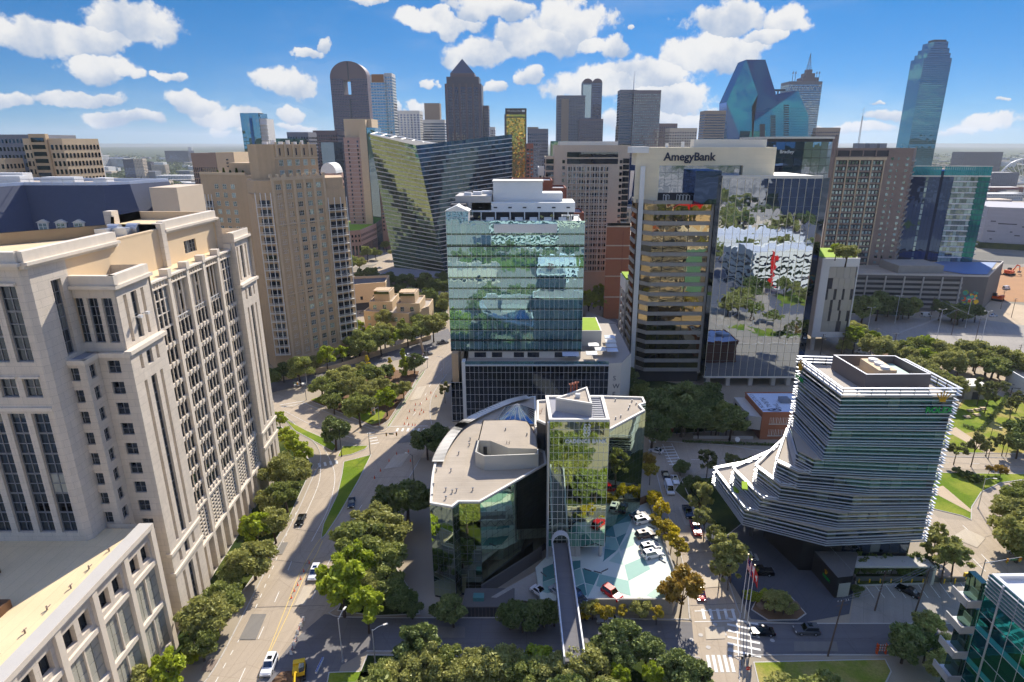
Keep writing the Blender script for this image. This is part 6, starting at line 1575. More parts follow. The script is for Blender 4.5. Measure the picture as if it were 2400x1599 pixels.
 for s,(q0,q1)in(('w',((24,380),(41.6,387))),('e',((57.4,388),(72,384)))):
  g=Face(q0,q1);m=MB();m.prism(ccw([q0,q1,(q1[0],410),(q0[0],410)]),0,54.2);m.build('wing','off_white',T)
  for k in range(13):
   m=MB()
   for q in range(5):g.slab(m,g.W*(0.06+q*0.19),g.W*(0.06+q*0.19)+1.7,6+k*3.6,8.2+k*3.6,0,0.06)
   m.build('window_row','glass_home',T,kind='stuff')
   m=MB();g.slab(m,0.5,g.W-0.5,5.2+k*3.6,5.5+k*3.6,0,1.1);g.slab(m,0.5,g.W-0.5,6.3+k*3.6,6.4+k*3.6,1.0,1.1);m.build('balcony','off_white',T)
  for q in range(7):m=MB();p=g.p(g.W*(0.1+0.13*q),54.2,-6-(q%3));m.box(p.x-0.9,p.x+0.9,p.y,p.y+2,54.2,55.6);m.build('roof_unit','grey_metal',T)
 m=MB();m.box(43.5,55,386.2,398,58.6,58.8);m.build('roof','pale_roof',T)
 for x in(42.4,51.4):text('lettering','MIRO',2.2,'white_paint',T,(x+1.0,384.9,56.4),(1,0,0),(0,0,1),0.05,width=4.4)
 T=thing('rounded_glass_tower',(128,310,0),'rounded mirror glass tower with pale rim and small sign behind the cream sign frame','building')
 P=curve_pts([(112,320),(113,304),(128,299.5),(143,304),(146,320)],4);P=[tuple(p)for p in P]+[(146,340),(112,340)]
 m=MB();m.prism(P,0,94.6);m.build('core','charcoal',T)
 used=[0]
 for k in range(len(P)-2):
  f=Face(P[k],P[k+1])
  if f.n.dot(-Vector(P[k]))<0:continue
  mat='glass_mirror' if f.A.x>126 else 'glass_navy'
  for r in range(13):inst('pane',pane_mesh(f.W-0.12,3.4,mat),T,f.p(0.06,46+r*3.6,0.05),f.rz)
  m=MB();f.rect(m,0,f.W,0,46,0.04);m.build('lower_glazing',mat,T)
 m=MB();m.prism(inset(P,-0.7),94.0,94.9,bottom=True);m.build('rim','off_white',T)
 f=Face(P[6],P[8]);text('lettering','Bradley',2.4,'white_paint',T,(117.5,300.6,87.6),Vector((1,-0.16,0)),(0,0,1),0.05,width=6.2,bold=0.01)
 T=thing('low_green_sign_building',(20,520,0),'green glass building top with small red letter sign behind the cream hotel','building')
 Y=600;a,b=at(1292,333,Y),at(1334,332,Y);P=mass(T,boxpoly(a.x,b.x,Y,Y+20),0,a.z,'glass_green');clad(T,P,40,a.z,3,3.6,0.85,0.8,'glass_green')
 m=MB();m.box(a.x+9,b.x,Y-0.5,Y,a.z-8,a.z-0.3);m.build('sign_board','charcoal',T);text('lettering','D',5,'red_paint',T,(a.x+12.2,Y-0.6,a.z-6.4),(1,0,0),(0,0,1),0.1)
glass('glass_blue2',(0.25,0.48,0.80),0.45,(0.05,0.14,0.34),0.006,0.006,0.1)
centre_buildings()
def right_buildings():
 T=thing('brown_apartment_tower',(205,385,0),'wide brown apartment tower with balcony grid in a pale frame beside the office tower','building')
 P=[(180,378),(226,378),(236,392),(190,400)];P=mass(T,P,0,88.5,'brown_stone');f=Face((180,378),(226,378))
 bw=6.6;nf=19;fh=3.4
 for c in range(4):
  x0=1.2+c*(bw+0.6)
  for k in range(nf):
   z=18+k*fh
   m=MB();f.slab(m,x0,x0+bw,z,z+0.9,0.02,0.35);m.build('balcony','brown_stone',T)
   m=MB();f.slab(m,x0,x0+bw,z+0.9,z+fh-0.1,0.0,0.04);o=m.build('recess','charcoal',T)
   m=MB()
   for q in range(3):f.slab(m,x0+0.5+q*2.1,x0+1.7+q*2.1,z+1.0,z+2.8,0.04,0.09)
   m.build('window_row','glass_home',o,kind='stuff')
 m=MB()
 for c in range(5):x=0.9+c*(bw+0.6);f.slab(m,x-0.3,x+0.3,14,83.4,0,0.75)
 f.slab(m,0.6,30.6,82.6,84.2,0,0.8);m.build('pale_frame','beige_light',T)
 m=MB();f.slab(m,1,32,84.8,88,0.0,0.05);m.build('attic_recess','charcoal',T)
 for c in range(5):m=MB();f.slab(m,1+c*7.6,1.6+c*7.6,84.4,88.3,0,0.5);m.build('attic_pier','brown_stone',T)
 for k in range(20):
  for x in(33.5,37.5,42.5):m=MB();f.slab(m,x,x+(0.9 if x==37.5 else 1.7),18+k*fh,19.5+k*fh,0,0.06);m.build('window','glass_home',T)
 fe=Face((226,378),(236,392))
 for k in range(20):m=MB();fe.slab(m,0.5,fe.W-2,17+k*fh,17.9+k*fh,0,1.0);m.build('side_balcony','grey_concrete',T)
 m=MB();m.box(178.6,180.2,377,380,60,96);m.build('edge_fin','brown_stone',T)
 for x in(196,203,209):m=MB();m.box(x,x+4,384,390,88.5,92);m.build('roof_unit','grey_metal',T)
 T=thing('teal_apartment_tower',(258,400,0),'glass apartment tower with dark vertical strips and teal crown at the right','building')
 P=[(233,391),(251,388),(254,390),(280,386),(290,400),(240,420)];P=ccw(P);m=MB();m.prism(P,0,76,top=True);m.build('core','glass_navy',T)
 f1,f2=Face((233,391),(251,388)),Face((254,390),(280,386))
 for f,mat,x0,x1,n in((f1,'glass_navy',0.2,10.2,5),(f1,'glass_home',10.4,11.8,1),(f1,'glass_navy',12,18,3),(f2,'glass_navy',0,5.6,3),(f2,'glass_home',6,19.5,7),(f2,'glass_teal',19.6,f2.W-0.2,3)):
  m=MB();cw=(x1-x0)/n
  for c in range(n):
   for k in range(18):f.rect(m,x0+c*cw+0.06,x0+(c+1)*cw-0.06,14+k*3.3,16.6+k*3.3,0.12)
  m.build('glazing',mat,T,kind='stuff')
 for k in range(18):m=MB();f2.slab(m,6,19.5,13.4+k*3.3,14.0+k*3.3,0,0.9);m.build('balcony','white_metal',T)
 for f in(f1,f2):
  n=22
  for k in range(n):m=MB();f.slab(m,f.W*k/n+0.1,f.W*(k+0.85)/n,73.4,78.6,0,0.2);m.build('crown_panel','glass_aqua',T)
  m=MB();f.slab(m,0,f.W,72.6,73.4,0,0.5);f.slab(m,0,f.W,78.6,79,-0.2,0.3);m.build('crown_band','off_white',T)
 fe=Face((280,386),(290,400));m=MB();fe.rect(m,0,fe.W,0,76,0.05);m.build('side_glazing','glass_dark',T)
 for k in range(20):m=MB();fe.slab(m,0,3,12+k*3.3,12.5+k*3.3,0,0.9);m.build('side_balcony','off_white',T)
 T=thing('apartment_garage',(225,348,0),'long grey parking garage with open decks and colourful mural below the apartment towers','parking garage')
 P=[(172,350),(259,341.5),(300,386),(240,400),(178,390)];P=ccw(P);m=MB();m.prism(P,0,20.5,top=False);m.build('wall','dark_concrete',T)
 f=Face((172,350),(259,341.5));nb=7
 for k in range(6):
  for b in range(nb):
   x0=2+b*(f.W-16)/nb;m=MB();f.slab(m,x0+0.6,x0+(f.W-16)/nb-0.6,3.4+k*2.85,4.7+k*2.85,0,0.04);m.build('deck_opening','dark_metal',T)
  m=MB();f.slab(m,0,f.W-13,2.0+k*2.85,3.3+k*2.85,0,0.3);m.build('deck_front','grey_concrete',T)
 for b in range(nb+1):x=2+b*(f.W-16)/nb;m=MB();f.slab(m,x-0.3,x+0.3,0,20,0,0.6);m.build('pier','pale_concrete',T)
 flat_roof(T,P,20.5,'pale_concrete','pale_roof',1.0,0.6)
 m=MB();m.poly([(250,348,20.9),(262,347,20.9),(294,384,20.9),(262,388,20.9),(236,372,20.9)]);m.build('blue_roof_area','dull_blue',T)  # flat blue area laid over one end of the garage roof
 m=MB();m.box(214,240,352,372,20.5,25);m.build('roof_pavilion','grey_concrete',T)
 random.seed(11)
 for i in range(26):
  x,z=f.W-12+random.random()*9,3+random.random()*9;s=0.5+random.random()*1.3;m=MB();pts=[f.p(x+s*math.cos(t)*(0.7+0.5*random.random()),z+s*math.sin(t)*(0.7+0.5*random.random()),0.05+i*0.004)for t in[q*math.pi/4 for q in range(8)]];m.poly(pts);m.build('mural_patch',['mural_green','blue_paint','yellow_paint','orange_paint','mural_green','deck_teal','green_roof'][i%7],T)
 T=thing('screened_garage_wing',(140,280,0),'white framed parking wing with dark slotted metal screens raised on legs','parking garage')
 f=Face((131,272),(147.4,272));m=MB();m.prism([(131,272.2),(147.4,272.2),(150,300),(131,300)],7,43.4,bottom=True);m.build('core','grey_concrete',T)
 m=MB();f.slab(m,0,f.W,39.8,43.6,-0.2,0.5);f.slab(m,0,f.W,7,9.5,-0.2,0.5);f.slab(m,0,3.4,9.5,39.8,-0.2,0.5);f.slab(m,f.W-0.5,f.W,9.5,39.8,-0.2,0.5);m.build('white_frame','white_metal',T)
 random.seed(5)
 for k in range(6):
  z=9.6+k*5.02;x=3.5;
  while x<f.W-0.7:
   w=min(random.choice((1.2,2.6,3.4,1.0)),f.W-0.6-x);d=w<1.3
   m=MB();f.slab(m,x,x+w-0.08,z,z+4.95,0,0.15 if d else 0.3);m.build('screen_panel','charcoal' if d else 'screen_grey',T);x+=w
 m=MB();m.poly([(131.5,272.8,43.8),(147,272.8,43.8),(149.5,299,43.8),(131.5,299,43.8)]);m.build('roof_lawn','green_roof',T)
 for x in(133,146.2):
  for y in(273.5,290):m=MB();m.box(x-0.7,x+0.7,y,y+1.4,0,7);m.build('leg','pale_concrete',T)
 T=thing('cube_museum',(450,590,0),'blank pale grey concrete museum cube with thin slit windows at the right edge','building')
 P=[(419,572),(470,548),(520,600),(440,640)];m=MB();m.prism(P,4,37);m.build('wall','museum_concrete',T);f=Face(P[0],P[1])
 for(x,z,w)in((4,24,4),(10,22,14),(3,15,6),(20,15,2),(24,12,4),(28,20,8),(6,8,2),(36,26,10),(40,14,6)):m=MB();f.slab(m,x,x+w,z,z+0.9,0,0.05);m.build('slit_window','charcoal',T)
 m=MB();m.prism(inset(P,-3),0,5);m.build('plinth','ground_cover',T)
principled('screen_grey',(0.68,0.67,0.65),0.5,metal=0.4,var=0.08,objvar=0.05)
principled('museum_concrete',(0.70,0.69,0.71),0.85,var=0.08,vscale=0.2,extra=joints(6.0,1.6,0.9,0.015))
right_buildings()
def low_rise():
 T=thing('terraced_villa',(-70,312,0),'cream stone villa block with stacked roof terraces among trees','building')
 b1=[(-84,308),(-60,303),(-52,318),(-52,334),(-82,338)];P=mass(T,b1,0,9.0,'beige_light',roof='terrace_deck')
 for(x0,x1,y0,y1,z0,z1)in((-82,-70,312,330,9,13),(-67,-55,308,326,9,13),(-80,-72,316,328,13,17),(-65.5,-58,312,324,13,17)):
  mass(T,boxpoly(x0,x1,y0,y1),z0,z1,'beige_light','storey','terrace_deck')
 for(x,y)in((-76,317),(-62,313)):
  m=MB();m.box(x-4,x+4,y-2.4,y+5,18.6,19.0);m.build('pergola_roof','beige_stone',T);m=MB();m.box(x-3.8,x+3.8,y-2.2,y-1.6,17,18.2);m.build('roof_hedge','ground_cover',T)
 f=Face(b1[0],b1[1])
 for k in range(6):
  for z in(1.2,5.2):inst('window',window_mesh(1.6,2.2,'off_white','glass_home',2,2),T,f.p(2+k*3.7,z,0.06),f.rz)
 for(x,y,z)in((-80,311.8,9.6),(-75,311.8,9.6),(-65,307.8,9.6),(-60,307.8,9.6)):inst('window',window_mesh(1.8,2.4,'off_white','glass_home',2,2),T,(x,y,z),0)
 T=thing('plain_stucco_building',(-96,350,0),'plain tan stucco building with stepped parapet beside the villa','building')
 P=mass(T,[(-108,342),(-82,352),(-84,372),(-110,366)],0,14,'sand_stucco',roof='dark_concrete',para=1.4)
 f=Face(P[0],P[1])
 for x in(6,13,20):m=MB();f.slab(m,x,x+1.4,6,8,0,0.05);m.build('window','glass_dark',T)
 m=MB();f.slab(m,10,18,0,4.2,0,0.1);m.build('garage_opening','charcoal',T)
 T=thing('park_pavilion',(138,213,0),'small stone park pavilion with flat roof and grey canopy on the lawn edge','pavilion')
 c=gp(2278,935);m=MB();m.box(c.x-4,c.x+4,c.y-1,c.y+6,0,5.2);m.build('wall','grey_concrete',T);m=MB();m.box(c.x-4.4,c.x+4.4,c.y-1.4,c.y+6.4,5.2,5.8);m.build('roof','off_white',T)
 m=MB();m.box(c.x-12,c.x-4.6,c.y+2,c.y+9,3.6,3.9);m.build('canopy','aluminium',T)
 for dx in(-11.6,-5):m=MB();m.bar((c.x+dx,c.y+2.4,0),(c.x+dx,c.y+2.4,3.6),0.12);m.build('post','grey_metal',T)
 m=MB();m.box(c.x-1,c.x+1.4,c.y-1.05,c.y-0.98,0.2,3.2);m.build('opening','charcoal',T)
 T=thing('white_wall_building',(190,222,0),'long white flat roofed building with pergola at the right edge of the park','building')
 a,b=gp(2352,905),gp(2480,985);P=[(a.x,a.y),(b.x,b.y),(b.x+30,b.y+20),(a.x+20,a.y+22)];mass(T,P,0,6.5,'white_paint',roof='pale_roof')
 f=Face((a.x,a.y),(b.x,b.y))
 for k in range(8):m=MB();p=f.p(2+k*4,0,3.0);m.bar(p,p+Vector((0,0,3)),0.12,n=5);m.bar(p+Vector((0,0,3)),f.p(2+k*4,3,0.1),0.12,n=5);m.build('pergola_frame','dark_metal',T)
 T=thing('low_shop_row',(118,240,0),'low pale shop building with curved dark roof behind the finned tower','building')
 c=gp(1950,880);P=mass(T,[(c.x-18,c.y-6),(c.x+10,c.y-8),(c.x+14,c.y+8),(c.x-16,c.y+12)],0,4.5,'off_white',roof='pale_roof');m=MB();m.box(c.x-4,c.x+8,c.y-3,c.y+5,4.5,6.6);m.build('roof_box','grey_metal',T)
 T=thing('ramp_canopy_house',(32,290,0),'grey sloped ramp roof with planting between hotel podium and brick tower','building')
 m=MB();p=[gp(1375,745),gp(1445,775),gp(1440,800),gp(1370,770)];m.loft([(q.x,q.y,0)for q in p][::-1],[(q.x,q.y,4.0)for q in p][::-1]);o=m.build('roof','grey_concrete',T);fix_normals(o)
low_rise()
# ------ downtown skyline about a kilometre away
principled('granite_rose',(0.40,0.33,0.34),0.5,var=0.04)
principled('granite_dark',(0.33,0.31,0.34),0.45,var=0.04)
principled('tower_grey',(0.46,0.46,0.49),0.6,var=0.04)
principled('tower_tan',(0.62,0.55,0.48),0.7,var=0.05)
principled('tower_mauve',(0.45,0.41,0.43),0.6,var=0.04)
def slab_tower(name,label,xl,xr,ytop,Y,depth,wall,glz,cw=3.0,fh=4.0,wf=0.6,hf=0.6,z0=40,side=None,roof='grey_roof'):
 T=thing(name,(at((xl+xr)/2,ytop,Y).x,Y+depth/2,0),label,'skyscraper')
 P,zt=from_px(xl,xr,ytop,Y,depth)
 if side:
  P=[P[0],P[1],(P[1][0]+side[0],P[1][1]+side[1]),(P[0][0]+side[0],P[0][1]+side[1]+10)]
 P=mass(T,P,0,zt,wall,roof=roof,para=1.5);clad(T,P,z0,zt-3,cw,fh,wf,hf,glz)
 return T,P,zt
def skyline():
 Y=1140;T=thing('arched_granite_tower',(-300,Y,0),'dark rose granite skyscraper with curved top and open sky window','skyscraper')
 a,b,tp=at(773,180,Y),at(860,180,Y),at(812,143,Y);cx=(a.x+b.x)/2;hw=(b.x-a.x)/2;zs=at(812,182,Y).z;zt=tp.z
 w0,w1=at(803,185,Y).x,at(821,185,Y).x;zh0,zh1=at(810,222,Y).z,at(810,188,Y).z;D=30
 m=MB()
 for(x0,x1,z0,z1)in((a.x,w0,0,zs),(w1,b.x,0,zs),(w0,w1,0,zh0),(w0,w1,zh1,zs)):m.box(x0,x1,Y,Y+D,z0,z1)
 m.build('shaft','granite_rose',T)
 n=16;m=MB()
 for s in(0,1):
  pts=[(cx+hw*math.cos(math.pi*k/n),zs+(zt-zs)*math.sin(math.pi*k/n))for k in range(n+1)]
  if s==0:m.poly([(x,Y,z)for x,z in pts][::-1])
  else:
   for p,q in zip(pts,pts[1:]):m.quad((p[0],Y,p[1]),(p[0],Y+D,p[1]),(q[0],Y+D,q[1]),(q[0],Y,q[1]))
 m.build('vault_top','granite_rose',T)
 m=MB();m.box(cx-1.2,cx+1.2,Y-0.6,Y,zh1,zt-1);m.box(cx-1.2,cx+1.2,Y-0.6,Y,60,zh0-6);m.build('centre_slot','charcoal',T)
 for(x0,x1)in((a.x,w0),(w1,b.x)):clad(T,boxpoly(x0,x1,Y,Y+D),40,zs-1,2.6,3.9,0.55,0.6,'glass_dark',faces=[0])
 clad(T,boxpoly(w0,w1,Y,Y+D),40,zh0-2,2.6,3.9,0.55,0.6,'glass_dark',faces=[0])
 Y=900;T=thing('white_glass_condominium',(-230,Y,0),'pale glass condominium tower with balcony lines beside the arched skyscraper','skyscraper')
 P,zt=from_px(867,900,178,Y,26);P=mass(T,P,0,zt,'far_white');clad(T,P,60,zt-8,4,3.6,0.85,0.62,'glass_sky')
 P2,z2=from_px(900,918,173,Y+4,24);P2=mass(T,P2,0,z2,'far_white','east_wall');clad(T,P2,60,z2-3,3,3.6,0.7,0.6,'glass_sky')
 m=MB();c=at(885,184,Y);m.box(c.x-8,c.x+8,Y-0.4,Y+8,zt-8,zt+2);m.build('crown_frame','copper',T)
 slab_tower('scalloped_white_tower','white apartment tower with rounded bays left of the pyramid skyscraper',920,983,262,980,30,'far_white','glass_navy',5,3.4,0.5,0.5)
 T,P,zt=slab_tower('striped_white_tower','white office tower with dark horizontal stripes and tan penthouse',985,1042,283,1050,30,'far_white','glass_dark',60,3.9,0.98,0.5)
 p,z2=from_px(994,1030,242,1060,18);m=MB();m.prism(p,zt,z2);m.build('penthouse','tower_tan',T)
 Y=985;T=thing('pyramid_top_skyscraper',(-110,Y,0),'dark granite skyscraper with steep pyramid roof','skyscraper')
 P,zt=from_px(1042,1128,198,Y,42);P=mass(T,P,0,zt,'granite_dark');clad(T,P,40,zt-3,2.9,3.9,0.6,0.6,'glass_dark',faces=[0])
 for k in range(6):f=Face(P[0],P[1]);m=MB();x=f.W*(0.02+k*0.18);f.slab(m,x,x+f.W*0.05,40,zt+1,0,0.8);m.build('rib','granite_rose',T)
 q,z2=from_px(1046,1122,180,Y+2,38);m=MB();m.prism(q,zt,z2);m.build('shoulder','granite_dark',T)
 q3,z3=from_px(1055,1112,172,Y+2.5,36);m=MB();m.prism(q3,z2-3,z3);m.build('upper_stage','granite_rose',T)
 ap=at(1083,138,Y+20);m=MB()
 for k in range(4):A,B=q3[k],q3[(k+1)%4];m.tri((*A,z3),(*B,z3),(ap.x,Y+20,ap.z))
 m.build('pyramid','slate',T)
 slab_tower('narrow_brown_tower','narrow brown tower right behind the pyramid skyscraper',1128,1145,250,1010,25,'tower_mauve','glass_dark',3,3.8,0.5,0.5)
 Y=900;T=thing('gold_mirror_tower',(-15,Y,0),'gold mirror glass tower with dark frame and white name at the top','skyscraper')
 P,zt=from_px(1184,1234,254,Y,28);m=MB();m.prism(P,0,zt);m.build('frame','bronze_frame',T);f=Face(P[0],P[1])
 m=MB();nc,nr=14,40
 for c in range(nc):
  for r in range(nr):f.rect(m,1.6+c*(f.W-3.2)/nc,1.6+(c+0.94)*(f.W-3.2)/nc,40+r*(zt-52)/nr,40+(r+0.92)*(zt-52)/nr,0.1)
 m.build('glazing','glass_gold',T,kind='stuff');m=MB();f.slab(m,1.6,f.W-1.6,zt-10.6,zt-8,0,0.15);m.build('gold_band','glass_gold',T)
 text('lettering','HilltopSecurities',3.6,'white_paint',T,f.p(2.4,zt-4.2,0.2),(1,0,0),(0,0,1),0.05,width=f.W*0.64)
 m=MB();c=f.W*0.85
 for s in(-1,1):m.poly([f.p(c+s*1.0+1.3*math.cos(t*math.pi/4),zt-3.4+1.5*math.sin(t*math.pi/4),0.2+0.02*s)for t in range(8)])
 m.build('emblem','white_paint',T)
 p,z2=from_px(1182,1186,268,Y-2,30);m=MB();m.prism(p,0,z2);m.build('side_pier','granite_dark',T)
 T,P,zt=slab_tower('grey_slab_tower','plain blue grey office slab between the gold tower and the curved top tower',1236,1285,305,800,30,'tower_grey','glass_dark',2.6,3.8,0.55,0.45)
 p,z2=from_px(1236,1262,298,802,16);m=MB();m.prism(p,zt,z2);m.build('plant_room','tower_tan',T)
 Y=1080;T=thing('stepped_grey_office_slab',(120,Y,0),'broad stepped grey office slab in front of the curved top skyscraper','skyscraper')
 P,zt=from_px(1306,1372,225,Y,36);P=mass(T,P,0,zt,'tower_grey');clad(T,P,40,zt-2,2.6,3.9,0.55,0.55,'glass_dark',faces=[0])
 P,zt=from_px(1358,1414,280,Y-14,14);P=mass(T,P,0,zt,'tower_mauve','front_slab');clad(T,P,40,zt-2,2.6,3.9,0.55,0.5,'glass_dark',faces=[0])
 m=MB();c=at(1316,232,Y);m.box(c.x,c.x+12,Y-2,Y,60,c.z);m.build('pale_pier','tower_tan',T)
 Y=1200;T=thing('curved_top_skyscraper',(150,Y,0),'slim dark skyscraper with rounded barrel top','skyscraper')
 P,zt=from_px(1366,1412,193,Y,30);m=MB();m.prism(P,0,zt);m.build('shaft','granite_dark',T);clad(T,P,60,zt-1,2.8,4,0.6,0.6,'glass_navy',faces=[0])
 f=Face(P[0],P[1]);n=10;R=f.W*0.24;m=MB()
 for cxx in(f.W*0.25,f.W*0.75):
  pts=[(cxx+R*math.cos(math.pi*k/n),zt+R*0.75*math.sin(math.pi*k/n))for k in range(n+1)]
  m.poly([f.p(x,z)for x,z in pts][::-1])
  for p,q in zip(pts,pts[1:]):m.quad(f.p(p[0],p[1]),f.p(p[0],p[1],-30),f.p(q[0],q[1],-30),f.p(q[0],q[1]))
 m.build('barrel_top','granite_rose',T);m=MB();f.slab(m,f.W*0.02,f.W*0.45,zt-60,zt-4,0,0.4);m.build('glass_bow','glass_sky',T)
 Y=1000;T,P,zt=slab_tower('pale_banded_slab','grey banded office slab with roof mast on the skyline',1454,1492,213,Y,30,'tower_grey','glass_dark',60,3.9,0.96,0.45)
 c=at(1486,213,Y);m=MB();m.bar((c.x,Y+5,zt),(c.x,Y+5,zt+26),0.9,n=6,r2=0.2);m.build('mast','white_metal',T)
 slab_tower('dotted_brown_tower','brown office tower with dotted pale window grid on the skyline',1486,1550,214,Y-6,36,'tower_mauve','glass_home',3.0,3.9,0.5,0.4)
 slab_tower('tan_stub_tower','short tan tower at the foot of the banded slab',1447,1456,298,1010,20,'tower_tan','glass_dark')
 slab_tower('brown_low_tower','low brown tower right of the dotted brown tower',1546,1588,292,1020,24,'tower_mauve','glass_dark',3,3.6,0.5,0.5)
 T,P,zt=slab_tower('beige_setback_tower','beige setback tower with small windows right of the dotted tower',1570,1634,303,930,30,'far_tan','glass_dark',3.4,3.6,0.5,0.5)
 T,P,zt=slab_tower('striped_tan_tower','tan tower with horizontal stripes left of the glass prism',1653,1702,262,1010,30,'tower_tan','glass_dark',60,3.8,0.98,0.45)
 Y=1060;T=thing('faceted_glass_prism_tower',(420,Y,0),'faceted blue green glass prism skyscraper with slanting planes','skyscraper')
 V=lambda x,y,d=0:at(x,y,Y+d)
 sh=[([(1703,240),(1703,335),(1740,335)],'glass_navy',0),([(1703,240),(1740,335),(1762,335),(1776,222),(1749,140)],'glass_prism',0),([(1749,140),(1776,222),(1818,218),(1794,140)],'glass_prismdark',0),([(1776,222),(1762,250),(1768,285),(1870,213),(1858,213),(1818,222),(1818,218)],'glass_prismdark',0),([(1762,250),(1762,335),(1764,345),(1768,285)],'granite_dark',0),([(1768,285),(1764,345),(1892,345),(1895,272),(1870,213)],'glass_prism',0)]
 for pts,mat,d in sh:
  m=MB();c=sum(p[0]for p in pts)/len(pts)
  P=[V(x,y)for x,y in pts];m.poly(P[::-1]);Q=[p+Vector((0,40,0))for p in P];m.poly(Q)
  for k in range(len(P)):j=(k+1)%len(P);m.quad(P[k],P[j],Q[j],Q[k])
  o=m.build('glass_plane',mat,T);fix_normals(o,False)
 bz=V(1764,345);m=MB();m.box(V(1703,335).x,V(1892,345).x,Y+1,Y+40,0,bz.z+5);m.build('base','glass_prism',T)
 for k in range(26):
  m=MB();z=bz.z+k*3.9;x0,x1=V(1764,330).x,V(1892,330).x;lim=V(1870,213).z
  if z<V(1820,252).z:m.box(x0+2,x1-2,Y-0.3,Y-0.05,z,z+0.25);m.build('floor_line','navy_letters',T)
 for(x,y0,y1)in((1843,245,320),(1812,270,325),(1787,290,330)):
  for k in range(14):
   yy=y0+(y1-y0)*k/14;a=V(x-6,yy);m=MB();m.box(a.x,a.x+8,Y-1.2,Y-0.2,a.z-2.4,a.z-0.6);m.build('balcony_slot','charcoal',T)
 m=MB();a,b=V(1817,208),V(1847,208);m.box(a.x,b.x,Y+10,Y+14,a.z-3,a.z);m.box(a.x+8,a.x+10,Y+10,Y+12,a.z-16,a.z-3);m.build('roof_gantry','navy_letters',T)
 Y=1200;T=thing('spired_lattice_tower',(560,Y,0),'grey glass skyscraper with lattice crown, corner finials and tall spire','skyscraper')
 P,zt=from_px(1851,1928,192,Y,40);P=mass(T,P,0,zt,'tower_grey');clad(T,P,40,zt-4,3,3.9,0.8,0.7,'glass_sky')
 f=Face(P[0],P[1])
 for k in range(7):m=MB();pts=[f.p(f.W*(k+0.5)/7+3.4*math.cos(math.pi*t/8),zt-14+7*math.sin(math.pi*t/8),0.3)for t in range(9)];[m.bar(p,q,0.4,n=4)for p,q in zip(pts,pts[1:])];m.build('crown_arch','far_white',T)
 c=at(1896,180,Y+15)
 for k,(w,h)in enumerate(((14,8),(9,8),(5,7))):m=MB();z=zt+k*7.5;m.box(c.x-w,c.x+w,Y+20-w,Y+20+w,z,z+h);m.build('crown_tier','tower_mauve',T)
 m=MB()
 for s in((-1,-1),(1,-1),(1,1),(-1,1)):m.bar((c.x+s[0]*3,Y+20+s[1]*3,zt+22),(c.x,Y+20,zt+50),0.5,n=4,r2=0.25)
 for k in range(5):z=zt+25+k*5;w=3*(1-k/5.6);m.bar((c.x-w,Y+20,z),(c.x+w,Y+20,z),0.3,n=4);m.bar((c.x,Y+20-w,z),(c.x,Y+20+w,z),0.3,n=4)
 m.build('spire','far_grey',T)
 for x in(f.W*0.1,f.W*0.9,f.W*0.18,f.W*0.82):m=MB();p=f.p(x,zt,-4);m.bar(p,p+Vector((0,0,14)),0.7,n=4,r2=0.3);m.bar(p+Vector((0,0,14)),p+Vector((0,0,18)),1.6,n=6,r2=0.2);m.build('finial','far_grey',T)
 slab_tower('tan_flat_tower','tan flat topped office building right of the prism tower',1914,1970,302,900,36,'tower_tan','glass_dark',3.0,3.8,0.6,0.5,side=(8,20))
 Y=1330;T=thing('tall_blue_glass_tower',(1000,Y,0),'tallest blue glass skyscraper with stepped top standing apart at the right','skyscraper')
 A,B=at(2166,136,Y),at(2246,136,Y);W=B.x-A.x
 stages=[(0,A.z),(0.09,A.z+9),(0.17,A.z+18),(0.27,A.z+30)]
 zprev=0
 for k,(s,z)in enumerate(stages):
  P=[(A.x+W*s,Y+20*s),(B.x-W*s*0.55-W*0.18,Y+20*s),(B.x-W*s*0.55,Y+24),(A.x+W*s,Y+44)]
  m=MB();m.prism(P,zprev,z);m.build('stage','glass_blue',T)
  for e in(0,1):
   f=Face(P[e],P[e+1])
   m=MB();nr=int((z-zprev)/3.9)
   for r in range(nr):f.rect(m,0.4,f.W-0.4,zprev+r*3.9+0.8,zprev+r*3.9+3.8,0.15)
   m.build('window_bands','glass_blue',T,kind='stuff')
   m=MB()
   for r in range(nr+1):f.slab(m,0,f.W,zprev+r*3.9+0.1,zprev+r*3.9+0.7,0,0.25)
   m.build('floor_lines','navy_letters',T,kind='stuff')
  zprev=z-0.01
 m=MB();m.box(A.x+W*0.3,B.x-W*0.33,Y+12,Y+30,zprev,zprev+4.5);m.build('roof_cap','navy_letters',T)
 for i,(xl,xr,yt,Y,d,w,gz,lab)in enumerate(((628,690,328,720,40,'glass_green','glass_sky','low green glass block behind the apartment tower crown'),(672,722,313,760,30,'tower_grey','glass_dark','windowless grey plant block above the apartment tower crown'),(733,790,309,820,40,'granite_rose','glass_dark','brown office block with roof aerials left of the arched skyscraper'),(752,782,338,640,30,'glass_sky','glass_sky','pale glass block beside the arched skyscraper foot'),(1145,1160,300,1150,20,'far_white','glass_dark','small white block right of the pyramid skyscraper'),(1234,1250,340,700,20,'brick_red','glass_dark','small red brick block below the grey slab'),(1284,1300,408,420,24,'brick_red','glass_dark','narrow red brick building left of the cream hotel'),(1262,1300,398,440,30,'far_white','glass_dark','low white building left of the cream hotel'))):
  slab_tower('office_block',lab,xl,xr,yt,Y,d,w,gz,3,3.8,0.6,0.55)
 T=thing('radio_mast',(700,1250,0),'thin pale lattice mast standing behind the brown apartment tower','mast')
 Y=1250;a,t=at(2016,340,Y),at(2022,272,Y);m=MB()
 for s in(-1,1):m.bar((t.x+s*2.5,Y,0),(t.x+s*0.5,Y,t.z),0.5,n=4)
 for k in range(16):z=60+k*6;m.bar((t.x-2,Y,z),(t.x+2,Y,z+6),0.3,n=4)
